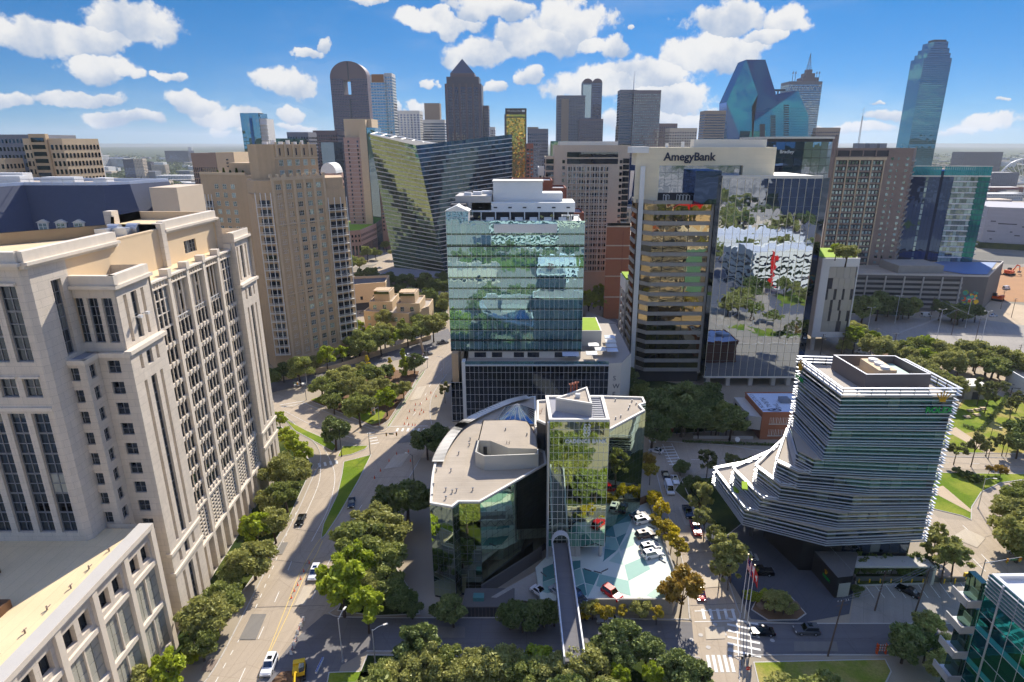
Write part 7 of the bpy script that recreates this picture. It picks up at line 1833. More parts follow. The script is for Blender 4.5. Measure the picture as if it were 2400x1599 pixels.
 m.build('lattice','far_white',T)
glass('glass_prismdark',(0.10,0.34,0.56),0.5,(0.02,0.09,0.18),0.003,0.003,0.05)
principled('bronze_frame',(0.20,0.16,0.13),0.5,var=0.04)
skyline()
# ------ far districts on both sides of the skyline
def districts():
 spec=[(187,238,365,396,'far_white','glass_dark','white hospital like block beyond the concrete grid tower'),(238,290,372,395,'far_white','glass_navy','low banded white block beside the dark glass office'),(232,288,370,394,'glass_navy','glass_navy','low dark blue glass office on the far left plain'),(287,312,374,424,'granite_dark','glass_navy','dark apartment block facing the camera on the left plain'),(312,333,373,424,'far_tan','glass_dark','cream balcony face of the dark apartment block pair'),(333,352,380,410,'granite_dark','glass_navy','dark side block behind the cream balconies'),(352,386,387,410,'far_tan','glass_dark','tan stepped block right of the dark apartments'),(385,440,354,383,'granite_dark','glass_navy','wide dark slab on the left plain near the horizon'),(365,448,412,428,'far_white','glass_navy','long white apartment row in front of the brown ribbed tower'),(250,320,432,458,'far_white','glass_dark','white open parking structure behind the slate mansard roof'),(440,448,345,365,'far_white','glass_dark','small white tower at the edge of the ribbed brown tower'),(545,566,356,372,'far_white','glass_dark','small white block right of the ribbed brown tower'),(182,226,360,372,'far_tan','glass_dark','tan low block on the left plain'),(2262,2352,357,405,'granite_dark','glass_navy','dark blue curved office block far right of the apartment towers'),(2318,2390,405,445,'tower_grey','glass_navy','mauve office block behind the teal crowned tower'),(2310,2400,455,470,'far_white','glass_dark','flat white warehouse roof at the right edge'),(2320,2400,440,458,'brick_red','glass_dark','red brick warehouse at the right edge'),(2300,2380,475,486,'brick_red','glass_dark','brown brick warehouse nearer the museum')]
 for(xl,xr,yt,yb,w,gz,lab)in spec:
  Y=gp((xl+xr)/2,yb).y;T=thing('distant_building',(at((xl+xr)/2,yt,Y).x,Y,0),lab,'building')
  P,zt=from_px(xl,xr,yt,Y,max(18,(at(xr,yt,Y).x-at(xl,yt,Y).x)*0.5));P=mass(T,P,0,zt,w,roof='white_roof' if w!='granite_dark' else 'grey_roof',para=0.6);clad(T,P,2,zt-1,4,3.6,0.6,0.5,gz)
 T=thing('maroon_opera_drum',(-250,560,0),'deep red oval glass drum behind white roofs left of the ribbed tower','building')
 a,b=at(376,455,480),at(455,455,480);c=((a.x+b.x)/2,500);rx=(b.x-a.x)/2;m=MB();P=[(c[0]+rx*math.cos(t*math.pi/12),c[1]+14*math.sin(t*math.pi/12))for t in range(24)];m.prism(P,0,at(400,455,486).z);m.build('drum','maroon',T)
 m=MB();m.prism(inset(P,-2),at(400,482,486).z-1,at(400,478,486).z);m.build('skirt_roof','slate',T)
 for i,(x0,x1,yt,yb)in enumerate(((320,410,440,468),(310,460,480,505),(300,380,470,490))):
  Y=gp(360,yb).y;T=thing('white_hall',(at((x0+x1)/2,yt,Y).x,Y,0),['white curved roof hall on the left plain','long white ribbed roof beside the red drum','grey flat roofed store left of the red drum'][i],'building')
  P,zt=from_px(x0,x1,yt,Y,50)
  if i==0:
   n=8;W=P[1][0]-P[0][0];m=MB()
   pts=[(P[0][0]+W*k/n,zt*0.45+zt*0.55*math.sin(math.pi*(0.15+0.75*k/n)))for k in range(n+1)]
   for p,q in zip(pts,pts[1:]):m.quad((p[0],Y,p[1]),(q[0],Y,q[1]),(q[0],Y+50,q[1]),(p[0],Y+50,p[1]))
   m.build('roof','white_roof',T);m=MB();m.poly([(p[0],Y,p[1])for p in pts][::-1]+[(P[0][0],Y,0),(P[1][0],Y,0)]);o=m.build('wall','far_white',T)
  else:mass(T,P,0,zt,'far_white',roof='white_roof')
 T=thing('elevated_freeway',(-330,700,0),'elevated concrete freeway crossing the left plain','freeway');a,b=gp(300,432),gp(470,428);d=Vector((b.x-a.x,b.y-a.y));m=MB();m.obox(((a.x+b.x)/2,(a.y+b.y)/2),d.normalized(),d.length*0.7,8,7,8.6);m.build('deck','pale_concrete',T)
 for k in range(9):p=a.lerp(b,k/8);m=MB();m.box(p.x-1,p.x+1,p.y-3,p.y+3,0,7);m.build('pier','pale_concrete',T)
 T=thing('white_bridge_arch',(1100,1500,0),'white arched bridge with cable fan near the right horizon','bridge')
 Y=1400;m=MB();c=at(2400,410,Y);R=55;pts=[Vector((c.x+R*math.cos(math.pi*k/14),Y,12+48*math.sin(math.pi*k/14)))for k in range(15)]
 for p,q in zip(pts,pts[1:]):m.bar(p,q,2.0,n=6)
 for p in pts[1:-1]:m.bar(p,(c.x,Y,12),0.5,n=4)
 m.box(c.x-70,c.x+70,Y-4,Y+4,8,11);m.build('arch','white_paint',T)
 random.seed(21);R={k:MB()for k in('far_white','far_tan','far_grey')}
 for i in range(900):
  Y=600+4200*random.random()**1.4;x=(random.random()*2-1)*Y*0.95
  if-0.36<x/Y<0.62 and Y<1500:continue
  if abs(x)<430 and Y<900:continue
  k=random.choice(list(R));s=8+random.random()*22;R[k].box(x-s,x+s,Y-s*0.6,Y+s*0.6,0,4+random.random()*9+(random.random()>0.93)*14,bottom=False)
 for k,m in R.items():m.build('distant_roofs',k,kind='stuff',label='scattered low pale buildings across the far plain',cat='town')
districts()
# ------ trees
foliage('leaf_oak',(0.38,0.43,0.2),(0.68,0.7,0.38))
foliage('leaf_oak_dark',(0.27,0.34,0.17),(0.52,0.57,0.31))
foliage('leaf_olive',(0.46,0.48,0.24),(0.76,0.75,0.44))
foliage('leaf_bright',(0.48,0.56,0.13),(0.74,0.78,0.26))
foliage('leaf_yellow',(0.66,0.6,0.1),(0.93,0.84,0.24))
foliage('leaf_gold',(0.58,0.52,0.14),(0.82,0.74,0.28))
foliage('leaf_rust',(0.52,0.42,0.16),(0.72,0.6,0.27))
foliage('leaf_magnolia',(0.25,0.32,0.15),(0.62,0.66,0.38),trans=0.15)
foliage('leaf_young',(0.34,0.37,0.21),(0.58,0.59,0.36))
foliage('leaf_palm',(0.34,0.37,0.21),(0.56,0.58,0.38))
foliage('leaf_far',(0.24,0.29,0.16),(0.4,0.43,0.25))
def leaf_quad(m,c,s,rng,up=0.35):
 n=Vector((rng.gauss(0,1),rng.gauss(0,1),rng.gauss(0,1)+up*2)).normalized()
 t=n.orthogonal().normalized();t=Matrix.Rotation(rng.random()*6.28,3,n)@t;b=n.cross(t)
 l,w=s*(0.7+0.6*rng.random()),s*(0.45+0.3*rng.random())
 m.quad(c-t*l,c+b*w,c+t*l,c-b*w)
def crown_mesh(shape,n,leaf,mat,seed,rx=4.2,rz=3.0,zc=6.0,clumps=26,fill=0.0):
 rng=random.Random(seed);m=MB();C=[]
 while len(C)<clumps:
  u=Vector((rng.uniform(-1,1),rng.uniform(-1,1),rng.uniform(-1,1)))
  if shape=='cone':
   h=rng.random();r=(1-h)*0.9+0.12;a=rng.random()*6.283;C.append((Vector((math.cos(a)*r*rx*rng.uniform(0.3,0.9),math.sin(a)*r*rx*rng.uniform(0.3,0.9),zc-rz+h*rz*2)),rx*(0.2+0.28*(1-h))));continue
  if 0.30<u.length<1.0 and u.z>-0.62:
   C.append((Vector((u.x*rx*0.86,u.y*rx*0.86,zc+u.z*rz*0.82)),rx*rng.uniform(0.16,0.38)*(1.0 if shape!='sparse' else 0.72)))
 per=n//clumps
 for c,r in C:
  for _ in range(per):
   d=Vector((rng.gauss(0,1),rng.gauss(0,1),rng.gauss(0,1))).normalized()*r*(rng.random()**0.45)
   d.z*=0.72;leaf_quad(m,c+d,leaf,rng)
 return m.mesh('crown',mat)
def trunk_mesh(h,r,limbs,spread,seed,z1=None):
 rng=random.Random(seed);m=MB();a=Vector((0,0,0));k=Vector((rng.uniform(-.2,.2),rng.uniform(-.2,.2),h*0.45))
 m.bar(a,k,r,n=7,r2=r*0.75);m.bar(k,Vector((k.x*1.6,k.y*1.6,h*0.95)),r*0.72,n=6,r2=r*0.25)
 for i in range(limbs):
  t=6.283*i/limbs+rng.uniform(-.4,.4);b=k+Vector((0,0,h*rng.uniform(-0.05,0.2)));e=b+Vector((math.cos(t)*spread,math.sin(t)*spread,h*rng.uniform(0.3,0.5)));mid=b.lerp(e,0.5)+Vector((0,0,0.3))
  m.bar(b,mid,r*0.5,n=5,r2=r*0.35);m.bar(mid,e,r*0.35,n=5,r2=r*0.1)
 return m.mesh('trunk','bark')
KIND={}
def kind(name,crowns,trunk):KIND[name]=(crowns,trunk)
kind('oak',[crown_mesh('round',6400,0.31,'leaf_oak',s,4.3,3.0,5.6,30)for s in(1,2,3)],trunk_mesh(6.5,0.30,5,2.4,1))
kind('oak_dark',[crown_mesh('round',5600,0.33,'leaf_oak_dark',s,4.3,3.1,5.7,28)for s in(4,5)],trunk_mesh(6.5,0.30,5,2.4,2))
kind('olive',[crown_mesh('round',6400,0.30,'leaf_olive',s,4.3,3.0,5.6,30)for s in(6,7,8)],trunk_mesh(6.5,0.28,5,2.4,3))
kind('magnolia',[crown_mesh('round',6400,0.34,'leaf_magnolia',s,3.9,4.2,5.6,34)for s in(9,10)],trunk_mesh(7,0.30,4,1.8,4))
kind('yellow',[crown_mesh('round',2600,0.34,'leaf_yellow',s,3.0,2.8,6.0,22)for s in(11,12)],trunk_mesh(6.5,0.16,5,1.6,5))
kind('gold',[crown_mesh('round',2200,0.34,'leaf_gold',s,3.0,2.6,6.0,20)for s in(13,14)],trunk_mesh(6.5,0.16,5,1.6,6))
kind('rust',[crown_mesh('round',2600,0.36,'leaf_rust',s,3.6,2.6,6.2,24)for s in(15,)],trunk_mesh(6.8,0.2,5,2.0,7))
kind('elm',[crown_mesh('sparse',1700,0.36,'leaf_olive',s,2.9,3.0,6.2,24)for s in(16,17,18)],trunk_mesh(7.4,0.15,6,1.7,8))
kind('young',[crown_mesh('sparse',1000,0.34,'leaf_young',s,1.9,2.2,4.4,18)for s in(19,20)],trunk_mesh(5.2,0.10,5,1.0,9))
kind('bright',[crown_mesh('round',3200,0.42,'leaf_bright',s,3.6,3.8,6.2,26)for s in(21,)],trunk_mesh(7,0.26,4,1.6,10))
kind('cone',[crown_mesh('cone',3000,0.42,'leaf_bright',s,3.3,6.0,7.2,40)for s in(22,)],trunk_mesh(9,0.26,4,1.0,11))
kind('cone_yellow',[crown_mesh('cone',2200,0.40,'leaf_yellow',s,2.4,4.0,5.4,30)for s in(23,)],trunk_mesh(6.6,0.2,4,0.9,12))
kind('bush',[crown_mesh('round',900,0.26,'leaf_oak_dark',s,1.5,1.1,1.1,14)for s in(24,25)],trunk_mesh(1.2,0.06,4,0.6,13))
kind('bush_bright',[crown_mesh('round',900,0.26,'leaf_bright',s,1.5,1.1,1.1,14)for s in(26,)],trunk_mesh(1.2,0.06,4,0.6,14))
def palm_crown(seed):
 rng=random.Random(seed);m=MB()
 for i in range(26):
  t=6.283*i/26;el=rng.uniform(-0.5,0.9);L=1.7;p=Vector((0,0,4.2));d=Vector((math.cos(t)*math.cos(el),math.sin(t)*math.cos(el),math.sin(el)));s=Vector((-math.sin(t),math.cos(t),0))*0.28
  q=p+d*L*0.55;e=p+d*L+Vector((0,0,-0.45));m.quad(p-s*0.2,q-s,q+s,p+s*0.2);m.tri(q-s,e,q+s)
 return m.mesh('crown','leaf_palm')
kind('palm',[palm_crown(s)for s in(1,2)],MB().bar((0,0,0),(0,0,4.2),0.22,n=8,r2=0.28).mesh('trunk','pole_wood'))
TN={'oak':'oak_tree','oak_dark':'oak_tree','olive':'oak_tree','magnolia':'magnolia_tree','yellow':'yellow_tree','gold':'golden_tree','rust':'rust_tree','elm':'elm_tree','young':'young_tree','bright':'bright_green_tree','cone':'conical_tree','cone_yellow':'conical_tree','bush':'bush','bush_bright':'bush','palm':'palm_tree'}
TREE_RNG=random.Random(99)
def tree(kd,xy,s,label,group,z=0.0,i=None,sz=None,cat=None):
 cr,tk=KIND[kd];r=TREE_RNG
 t=thing(TN[kd],(xy[0],xy[1],z),label,cat or('bush' if 'bush' in kd else 'tree'),group,r.random()*6.28)
 sz=sz or s
 a=bpy.data.objects.new('trunk',tk);b=bpy.data.objects.new('crown',cr[r.randrange(len(cr))if i is None else i%len(cr)])
 sx,sy=s*r.uniform(0.85,1.15),s*r.uniform(0.85,1.15)
 for o in(a,b):COL.objects.link(o);o.parent=t;o.scale=(sx,sy,sz*r.uniform(0.9,1.1))
 return t
def grove(kd,pts,label,group,s=1.0,zc=5.6,jit=0.28,z=0.0):
 "trees at photograph positions of their crowns' middles; label gets the place in the row"
 for i,p in enumerate(pts):
  k=p[2]if len(p)>2 and isinstance(p[2],str)else(TREE_RNG.choice((kd,kd,kd,'bright' if kd!='oak_dark' else 'magnolia',{'oak':'olive','olive':'oak','oak_dark':'oak'}[kd]))if kd in('oak','olive','oak_dark')else kd);sc=(p[3]if len(p)>3 else s)*TREE_RNG.uniform(1-jit,1+jit)
  c=gp(p[0],p[1],z+zc*sc);tree(k,(c.x,c.y),sc,label%ordn(i)if '%s' in label else label,group,z)
grove('olive',[(395,1572),(470,1505),(480,1440),(520,1395),(548,1335),(590,1300),(600,1240),(640,1225),(632,1175),(668,1150),(655,1105),(690,1100),(688,1050),(712,1065)],'%s olive green oak from the near end of the row along the stone tower','oaks along the stone tower',1.02)
grove('bright',[(655,985),(672,1025)],'%s bright green tree from the street corner at the far end of the stone tower','bright trees at the tower corner',0.85,6.0)
grove('oak',[(330,1592)],'%s tree at the bottom edge below the stone annex','trees below the annex',1.0)
for i,p in enumerate(((470,1530),(500,1500),(455,1548))):
 c=gp(*p);tree('bush_bright',(c.x,c.y),1.0,'%s bright green low bush under the oaks by the annex'%ordn(i),'bushes by the annex')
grove('oak',[(905,1175,'oak_dark',1.15),(952,1165,'oak_dark',1.05),(872,1225),(845,1265),(905,1240),(840,1320),(888,1300),(800,1375),(850,1375),(905,1355,'oak',1.2),(940,1395,'oak_dark',1.1),(860,1425),(965,1420,'oak_dark',0.7)],'%s oak counting from the far end of the clump between the avenue and the bank','oaks between avenue and bank',1.28)
grove('oak_dark',[(1000,1030),(1022,1020)],'%s dark spreading oak by the junction behind the curved bank roof','oaks behind the bank',1.05)
grove('oak_dark',[(1035,1425),(1062,1430)],'%s dark tree at the foot of the bank corner','trees at the bank corner',0.62)
grove('oak_dark',[(1195,1435),(1225,1440),(1250,1430),(1275,1440),(1300,1430)],'%s dark shrub tree in the hedge row below the bank ramp','hedge trees below the bank ramp',0.62)
grove('gold',[(1372,1432,'cone_yellow',0.5),(1418,1432,'gold',0.55),(1460,1430,'gold',0.55),(1502,1420,'olive',0.52),(1540,1435,'gold',0.5),(1390,1425,'olive',0.45)],'%s small yellow green tree from the footbridge along the deck wall','small trees along the deck wall',0.55)
grove('olive',[(975,1515,'magnolia',0.95),(900,1575),(940,1590),(1000,1560),(1040,1545),(1065,1590),(1110,1555),(1150,1580),(1190,1550),(1230,1590),(1265,1550),(1310,1575),(1350,1595),(1385,1570),(1130,1600),(1020,1600)],'%s crown from the left in the tree belt along the bottom edge','trees along the bottom edge',0.98)
grove('magnolia',[(1418,1510),(1470,1500),(1515,1520),(1440,1545),(1590,1565),(1640,1592)],'%s dark magnolia from the footbridge at the bottom edge','magnolias by the footbridge',0.95)
grove('bright',[(1450,1592),(1530,1590)],'%s yellow green tree below the magnolias at the bottom edge','yellow green trees at the bottom edge',0.8)
grove('oak',[(752,900),(785,918),(822,905),(858,925),(890,905),(925,912),(905,935),(840,945),(790,890),(870,880),(835,885),(945,905,'olive',0.8),(780,935),(815,870,'olive',0.9),(850,862,'olive',0.9),(900,868,'oak_dark',0.9)],'%s oak from the west corner of the triangular park','oaks in the triangular park',1.25)
grove('cone',[(945,850)],'%stall bright green conical tree in the triangular park'.replace('%s',''),'conical trees',1.05,7.0)
grove('cone_yellow',[(915,862)],'small yellow conical tree beside the tall bright green one','conical trees',1.1,5.0)
grove('cone_yellow',[(862,858)],'small yellow conical tree in the middle of the triangular park','conical trees',0.9,5.0)
grove('magnolia',[(970,848)],'narrow dark magnolia right of the bright conical tree','magnolias',0.95,5.4)
grove('oak_dark',[(783,1008)],'round dark oak alone on the street corner island','island trees',1.05)
grove('young',[(1042,915)],'small bare looking young tree on the pavement by the hotel podium','pavement trees',1.2,4.2)
grove('oak',[(628,880,'oak_dark',1.1),(662,868,'oak_dark',1.1),(700,862),(735,848),(765,840),(800,826),(832,818),(862,806),(892,798),(925,790),(955,782),(985,770),(1015,762),(1035,742),(900,775),(945,765),(840,795),(870,785),(985,750),(1040,715)],'%s oak from the stone tower in the row before the apartment tower','oaks before the apartment tower',1.25)
grove('olive',[(905,745,'olive',1.0),(870,740,'olive',0.8),(1045,695,'olive',1.2),(1025,700,'olive',1.0),(840,765,'bright',0.8)],'%s pale green garden tree beside the villa','villa garden trees',1.0)
grove('oak_dark',[(850,665),(880,655),(915,650),(950,662),(985,668),(1015,675),(1040,668),(960,690),(1000,695),(900,672),(930,680),(1040,650),(860,640),(1000,655)],'%s shaded oak in the dark grove behind the villa','dark grove behind the villa',1.5)
grove('oak',[(842,615),(860,590),(880,590),(905,572),(925,590),(822,612),(935,610,'oak_dark',1.0)],'%s oak along the boulevard below the green roof','boulevard oaks',1.5)
grove('oak_dark',[(1505,920),(1530,950),(1560,930),(1595,920),(1630,930),(1665,945),(1700,960),(1560,970),(1600,975),(1640,980),(1680,990),(1715,985),(1580,945),(1620,955),(1650,965),(1545,985),(1478,880),(1490,900),(1660,920),(1610,940),(1530,995)],'%s dark oak from the bank in the grove before the office tower','dark grove before the office tower',1.3)
grove('palm',[(1605,1000),(1628,1003),(1652,997),(1668,1003),(1685,1005),(1703,1005),(1720,998)],'%s palm from the crossing in the garden before the brick building','palms before the brick building',1.0,3.8)
grove('oak',[(1392,700),(1408,690),(1415,710),(1380,705)],'%s oak between the hotel tower and the orange brick tower','oaks by the brick tower',1.4)
grove('yellow',[(1535,1170,'yellow',1.05),(1552,1190,'yellow',1.0),(1545,1215,'gold',1.0),(1560,1240,'gold',1.0),(1575,1255,'yellow',1.0),(1590,1280,'gold',0.95)],'%s yellow tree from the far end of the street row beside the parking deck','yellow street trees',1.0,6.0)
grove('gold',[(1525,1098),(1518,1078,'rust',0.8),(1440,1125,'yellow',0.7)],'%s golden tree beside the right wing of the bank','golden trees by the bank',0.85,6.0)
grove('rust',[(1600,1375),(1575,1385,'rust',0.7)],'%s rust coloured tree at the street corner of the parking deck','rust trees',1.05,6.0)
grove('elm',[(1640,1165),(1655,1210),(1680,1250),(1700,1290),(1690,1330),(1712,1330),(1720,1295)],'%s light green elm from the far end before the finned tower','elms before the finned tower',1.05,6.2)
grove('young',[(1602,1092,'oak_dark',0.55),(1660,1075),(1718,1075),(1775,1078),(1595,1100,'oak_dark',0.5)],'%s small tree from the crossing on the street island before the finned tower','island street trees',1.55,4.2)
grove('oak_dark',[(1622,1130,'oak_dark',0.7),(1650,1140,'oak_dark',0.6)],'%s dark low tree beside the lowest white terrace','dark trees by the terrace',0.7)
grove('olive',[(1795,1398,'bright',0.6),(1820,1405,'olive',0.7),(1840,1412,'olive',0.62)],'%s round tree in the forecourt bed','forecourt trees',0.65,5.4)
for i,p in enumerate(((1768,1408),(1756,1402))):
 c=gp(*p);tree('bush_bright',(c.x,c.y),0.9,'%s bright green bush at the flagpole end of the forecourt bed'%ordn(i),'forecourt bushes')
grove('oak_dark',[(2008,1382,'bush',1.4)],'dark round bush at the door of the stone gatehouse','gatehouse bushes',1.4,1.2)
for i in range(11):
 c=gp(2010+i*15.5,1348);tree('bush',(c.x,c.y),1.55,'%s tall hedge bush from the gatehouse under the finned tower'%ordn(i),'hedge under the finned tower',0.3,sz=2.4)
grove('elm',[(2195,1252),(2222,1300),(2245,1295),(2190,1275)],'%s leafy street tree at the right foot of the finned tower','trees at the finned tower',1.05,6.0)
grove('oak_dark',[(2150,1495),(2175,1510),(2125,1500),(2185,1470,'olive',0.7),(2220,1560,'olive',0.7)],'%s dark tree beside the teal office block','trees by the teal block',0.8)
grove('oak',[(2390,1210),(2400,1180),(2400,1250),(2410,1150),(2395,1275)],'%s oak at the right edge beside the curved ramp','oaks by the ramp',1.2)
grove('young',[(2245,1045),(2288,1042),(2325,1040),(2365,1040)],'%s small tree from the finned tower along the park pavement','park pavement trees',1.35,4.4)
grove('oak_dark',[(2392,1035),(2396,1010),(2360,1020,'young',1.0)],'%s dark park tree at the right edge','dark park trees',1.0)
grove('young',[(2373,945),(2375,950,'young',1.4),(2300,905),(2318,925),(2390,930),(2340,905)],'%s scattered park tree around the pavilion','pavilion park trees',1.5,4.2)
grove('rust',[(2320,1100,'rust',0.42),(2335,1098,'rust',0.42),(2348,1104,'rust',0.42)],'%s little russet tree on the traffic island lawn','russet island trees',0.42,5.6)
for i,p in enumerate(((2250,1115),(2262,1122),(2275,1126),(2287,1132),(2270,1116),(2295,1128),(2240,1108))):
 c=gp(*p);tree('bush',(c.x,c.y),0.85,'%s low dark shrub in the bed on the traffic island lawn'%ordn(i),'island shrubs')
HL=[gp(2362,925),gp(2345,955),gp(2320,985),gp(2298,1012),(gp(2270,1005)),gp(2255,1000)]
HT=thing('hedge',HL[2],'clipped dark hedge running diagonally across the park lawn','hedge');_m=MB();_r=random.Random(12)
for a,b in zip(HL,HL[1:]):
 for k in range(int((b-a).length*46)):q=a.lerp(b,_r.random());leaf_quad(_m,Vector((q.x+_r.uniform(-.6,.6),q.y+_r.uniform(-.6,.6),_r.uniform(0.1,1.2))),0.24,_r)
_m.build('foliage','leaf_oak_dark',HT)
grove('olive',[(1990,770),(2005,790),(2025,785),(2045,800),(1985,785),(2060,808),(1980,808,'olive',0.8)],'%s pale oak beside the screened garage wing','oaks by the screened wing',1.35)
grove('olive',[(2095,815),(2120,812),(2145,812),(2170,815),(2195,820),(2110,832),(2140,838),(2170,838),(2200,835),(2230,825),(2260,826),(2290,828),(2320,832),(2350,840),(2378,848),(2250,845),(2290,848),(2330,852),(2130,855),(2165,860),(2225,850),(2395,850)],'%s oak from the garage end of the long belt before the parking lot','oak belt before the parking lot',1.3)
grove('olive',[(2155,870),(2180,880),(2200,890),(2215,900),(2230,905),(2250,885,'young',1.3)],'%s oak above the finned tower roof edge','oaks above the finned tower',1.1)
grove('oak_dark',[(2010,705),(2035,708),(2060,710),(2085,712),(2110,712),(2135,715),(2205,722),(2235,725),(2262,725),(2290,730),(2025,718),(2120,722),(2250,732)],'%s shaded tree at the foot of the long garage','trees at the garage foot',1.5)
grove('bright',[(2112,705,'gold',0.6)],'single yellow tree top before the long garage','garage yellow tree',0.7)
grove('olive',[(1960,590),(1985,598)],'%s tree on the roof lawn of the screened garage wing','roof lawn trees',0.85,4.6,z=43.8)
for i,(px,py)in enumerate(((1268,508),(1290,500),(1128,508),(1335,517))):
 c=gp(px,py,68.5);tree('palm',(c.x,203.5+(i%2)*2),0.5,'%s small potted palm on the hotel roof terrace'%ordn(i),'terrace palms',67.1)
for i in range(7):
 tree('bush',(50+i*2.6,232.6,),0.62,'%s shrub along the office tower terrace edge'%ordn(i),'terrace shrubs',70.9)
grove('bush',[(2300,620,'bush',3.0),(2275,670,'bush',2.2)],'%s round tree by the museum yard','museum trees',3.0,1.2)
def far_wood():
 rng=random.Random(5);m=MB()
 def clump(x,y,r):
  for _ in range(10):
   c=Vector((x+rng.gauss(0,r*0.5),y+rng.gauss(0,r*0.5),r*rng.uniform(0.25,0.7)));leaf_quad(m,c,r*0.55,rng,0.8)
 for _ in range(5200):
  Y=560+4800*rng.random()**1.6;x=(rng.random()*2-1)*Y*0.95
  if abs(x)<420 and Y<900:continue
  if noise.noise(Vector((x*0.0022,Y*0.0022,3)))<-0.12+0.0:continue
  clump(x,Y,7+Y*0.002)
 for(px,py,n)in((240,408,60),(200,404,40),(275,415,30),(160,400,40),(300,420,20),(250,400,40)):
  for _ in range(n):q=gp(px+rng.gauss(0,22),py+rng.gauss(0,3));clump(q.x,q.y,8)
 m.build('distant_woods','leaf_far',kind='stuff',label='tree cover spread over the far plain',cat='woods')
far_wood()
# ------ vehicles
def car_paint(name,rgb,metal=0.0):return principled(name,rgb,0.22,metal,0.6,var=0.0,fine=0.0)
for n,c in(('car_white',(0.90,0.90,0.90)),('car_silver',(0.66,0.67,0.68)),('car_grey',(0.36,0.37,0.39)),('car_black',(0.05,0.05,0.06)),('car_red',(0.80,0.06,0.05)),('car_navy',(0.10,0.13,0.22)),('car_bronze',(0.32,0.25,0.22))):car_paint(n,c)
glass('car_glass',(0.6,0.66,0.72),0.25,(0.03,0.035,0.04),0.0,0.0)
principled('lamp_glass',(0.9,0.9,0.88),0.1,spec=0.8,var=0);principled('tail_glass',(0.55,0.03,0.03),0.2,var=0)
CAR_T={}
def car_meshes(kind):
 if kind in CAR_T:return CAR_T[kind]
 L,W,H={'sedan':(4.7,1.82,1.45),'suv':(4.8,1.95,1.75),'pickup':(5.6,2.0,1.85),'van':(5.5,2.0,2.3),'hatch':(4.2,1.8,1.5)}[kind]
 h=H*(0.56 if kind!='van' else 0.45);wb=L*0.29;gc=0.22
 prof=[(-L/2,gc+0.2),(-L/2+0.06,h*0.72),(-L/2+0.12,h*0.98),(-L*0.2,h),(L*0.18,h),(L*0.30,h*0.95),(L*0.44,h*0.86),(L/2-0.04,h*0.68),(L/2,gc+0.22),(L/2-0.1,gc),(-L/2+0.1,gc)]
 if kind=='pickup':prof[2]=(-L/2+0.05,h*1.04);prof[3]=(-L*0.12,h*1.04);prof[1]=(-L/2+0.02,h*0.8)
 m=MB();n=len(prof)
 secs=[(-W/2,0.93),(-W/2*0.96,1.0),(W/2*0.96,1.0),(W/2,0.93)]
 secs=[(-W/2*0.90,1.0,0.99),(-W/2,0.97,1.0),(W/2,0.97,1.0),(W/2*0.90,1.0,0.99)]
 zs=lambda z,k:gc+(z-gc)*k
 for y,kz,kx in secs:
  for(x,z)in prof:m.v.append((x*kx,y,zs(z,kz)))
 order=[1,0,3,2]
 def ring(i):return[i*n+k for k in range(n)]
 r0,r1,r2,r3=ring(1),ring(0),ring(3),ring(2)
 for A,B in((r0,r1),(r1,r2),(r2,r3)):
  for k in range(n):j=(k+1)%n;m.f.append((A[k],B[k],B[j],A[j]));m.m.append(0)
 m.f.append(tuple(reversed(r0)));m.m.append(0);m.f.append(tuple(r3));m.m.append(0)
 cab={'sedan':(-0.34,0.16,-0.20,0.02),'suv':(-0.47,0.20,-0.42,0.06),'pickup':(-0.12,0.20,-0.09,0.08),'van':(-0.49,0.36,-0.48,0.22),'hatch':(-0.46,0.20,-0.38,0.04)}[kind]
 xb,xf,tb,tf=[c*L for c in cab];wt,wb2=W*0.40,W*0.455
 roof=[(tb,-wt,H),(tf,-wt,H),(tf,wt,H),(tb,wt,H)];base=[(xb,-wb2,h*0.97),(xf,-wb2,h*0.97),(xf,wb2,h*0.97),(xb,wb2,h*0.97)]
 rr=[(x*0.985+(tb+tf)/2*0.015,y*0.94,z+0.05)for x,y,z in roof]
 m.quad(*rr)
 for k in range(4):j=(k+1)%4;m.quad(roof[k],roof[j],rr[j],rr[k])
 def lerp(a,b,t):return tuple(a[i]+(b[i]-a[i])*t for i in range(3))
 for k in range(4):m.quad(base[k],base[(k+1)%4],lerp(base[(k+1)%4],roof[(k+1)%4],1.0),roof[k])if False else None
 body=m
 def pane(a,b,c,d,ins):
  "glass inset in a frame of body colour"
  ctr=tuple(sum(p[i]for p in(a,b,c,d))/4 for i in range(3));q=[lerp(p,ctr,ins)for p in(a,b,c,d)]
  for k in range(4):j=(k+1)%4;P=(a,b,c,d);body.quad(P[k],P[j],q[j],q[k])
  g=MB();g.quad(*q);return g
 ws=pane(base[1],base[2],roof[2],roof[1],0.10);rw=pane(base[3],base[0],roof[0],roof[3],0.12)
 if kind=='van':
  side=[]
  for s,(i,j)in((-1,(0,1)),(1,(2,3))):
   body.quad(base[i],base[j],roof[j],roof[i]);A,B,C,D=base[i],base[j],roof[j],roof[i];g=MB();o=0.02*s
   f=(lambda t,v:tuple((lerp(lerp(A,B,t),lerp(D,C,t),v)[k]+(o if k==1 else 0))for k in range(3)))
   t0,t1=(0.72,0.97)if s<0 else(0.03,0.28);g.quad(f(t0,0.1),f(t1,0.1),f(t1,0.8),f(t0,0.8));side.append(g)
 else:side=[pane(base[0],base[1],roof[1],roof[0],0.12),pane(base[2],base[3],roof[3],roof[2],0.12)]
 paint=bpy.data.materials.new('tmp')
 out={'body':body,'windscreen':ws.mesh('windscreen','car_glass'),'rear_window':rw.mesh('rear_window','car_glass'),'side_window':[g.mesh('side_window','car_glass')for g in side]}
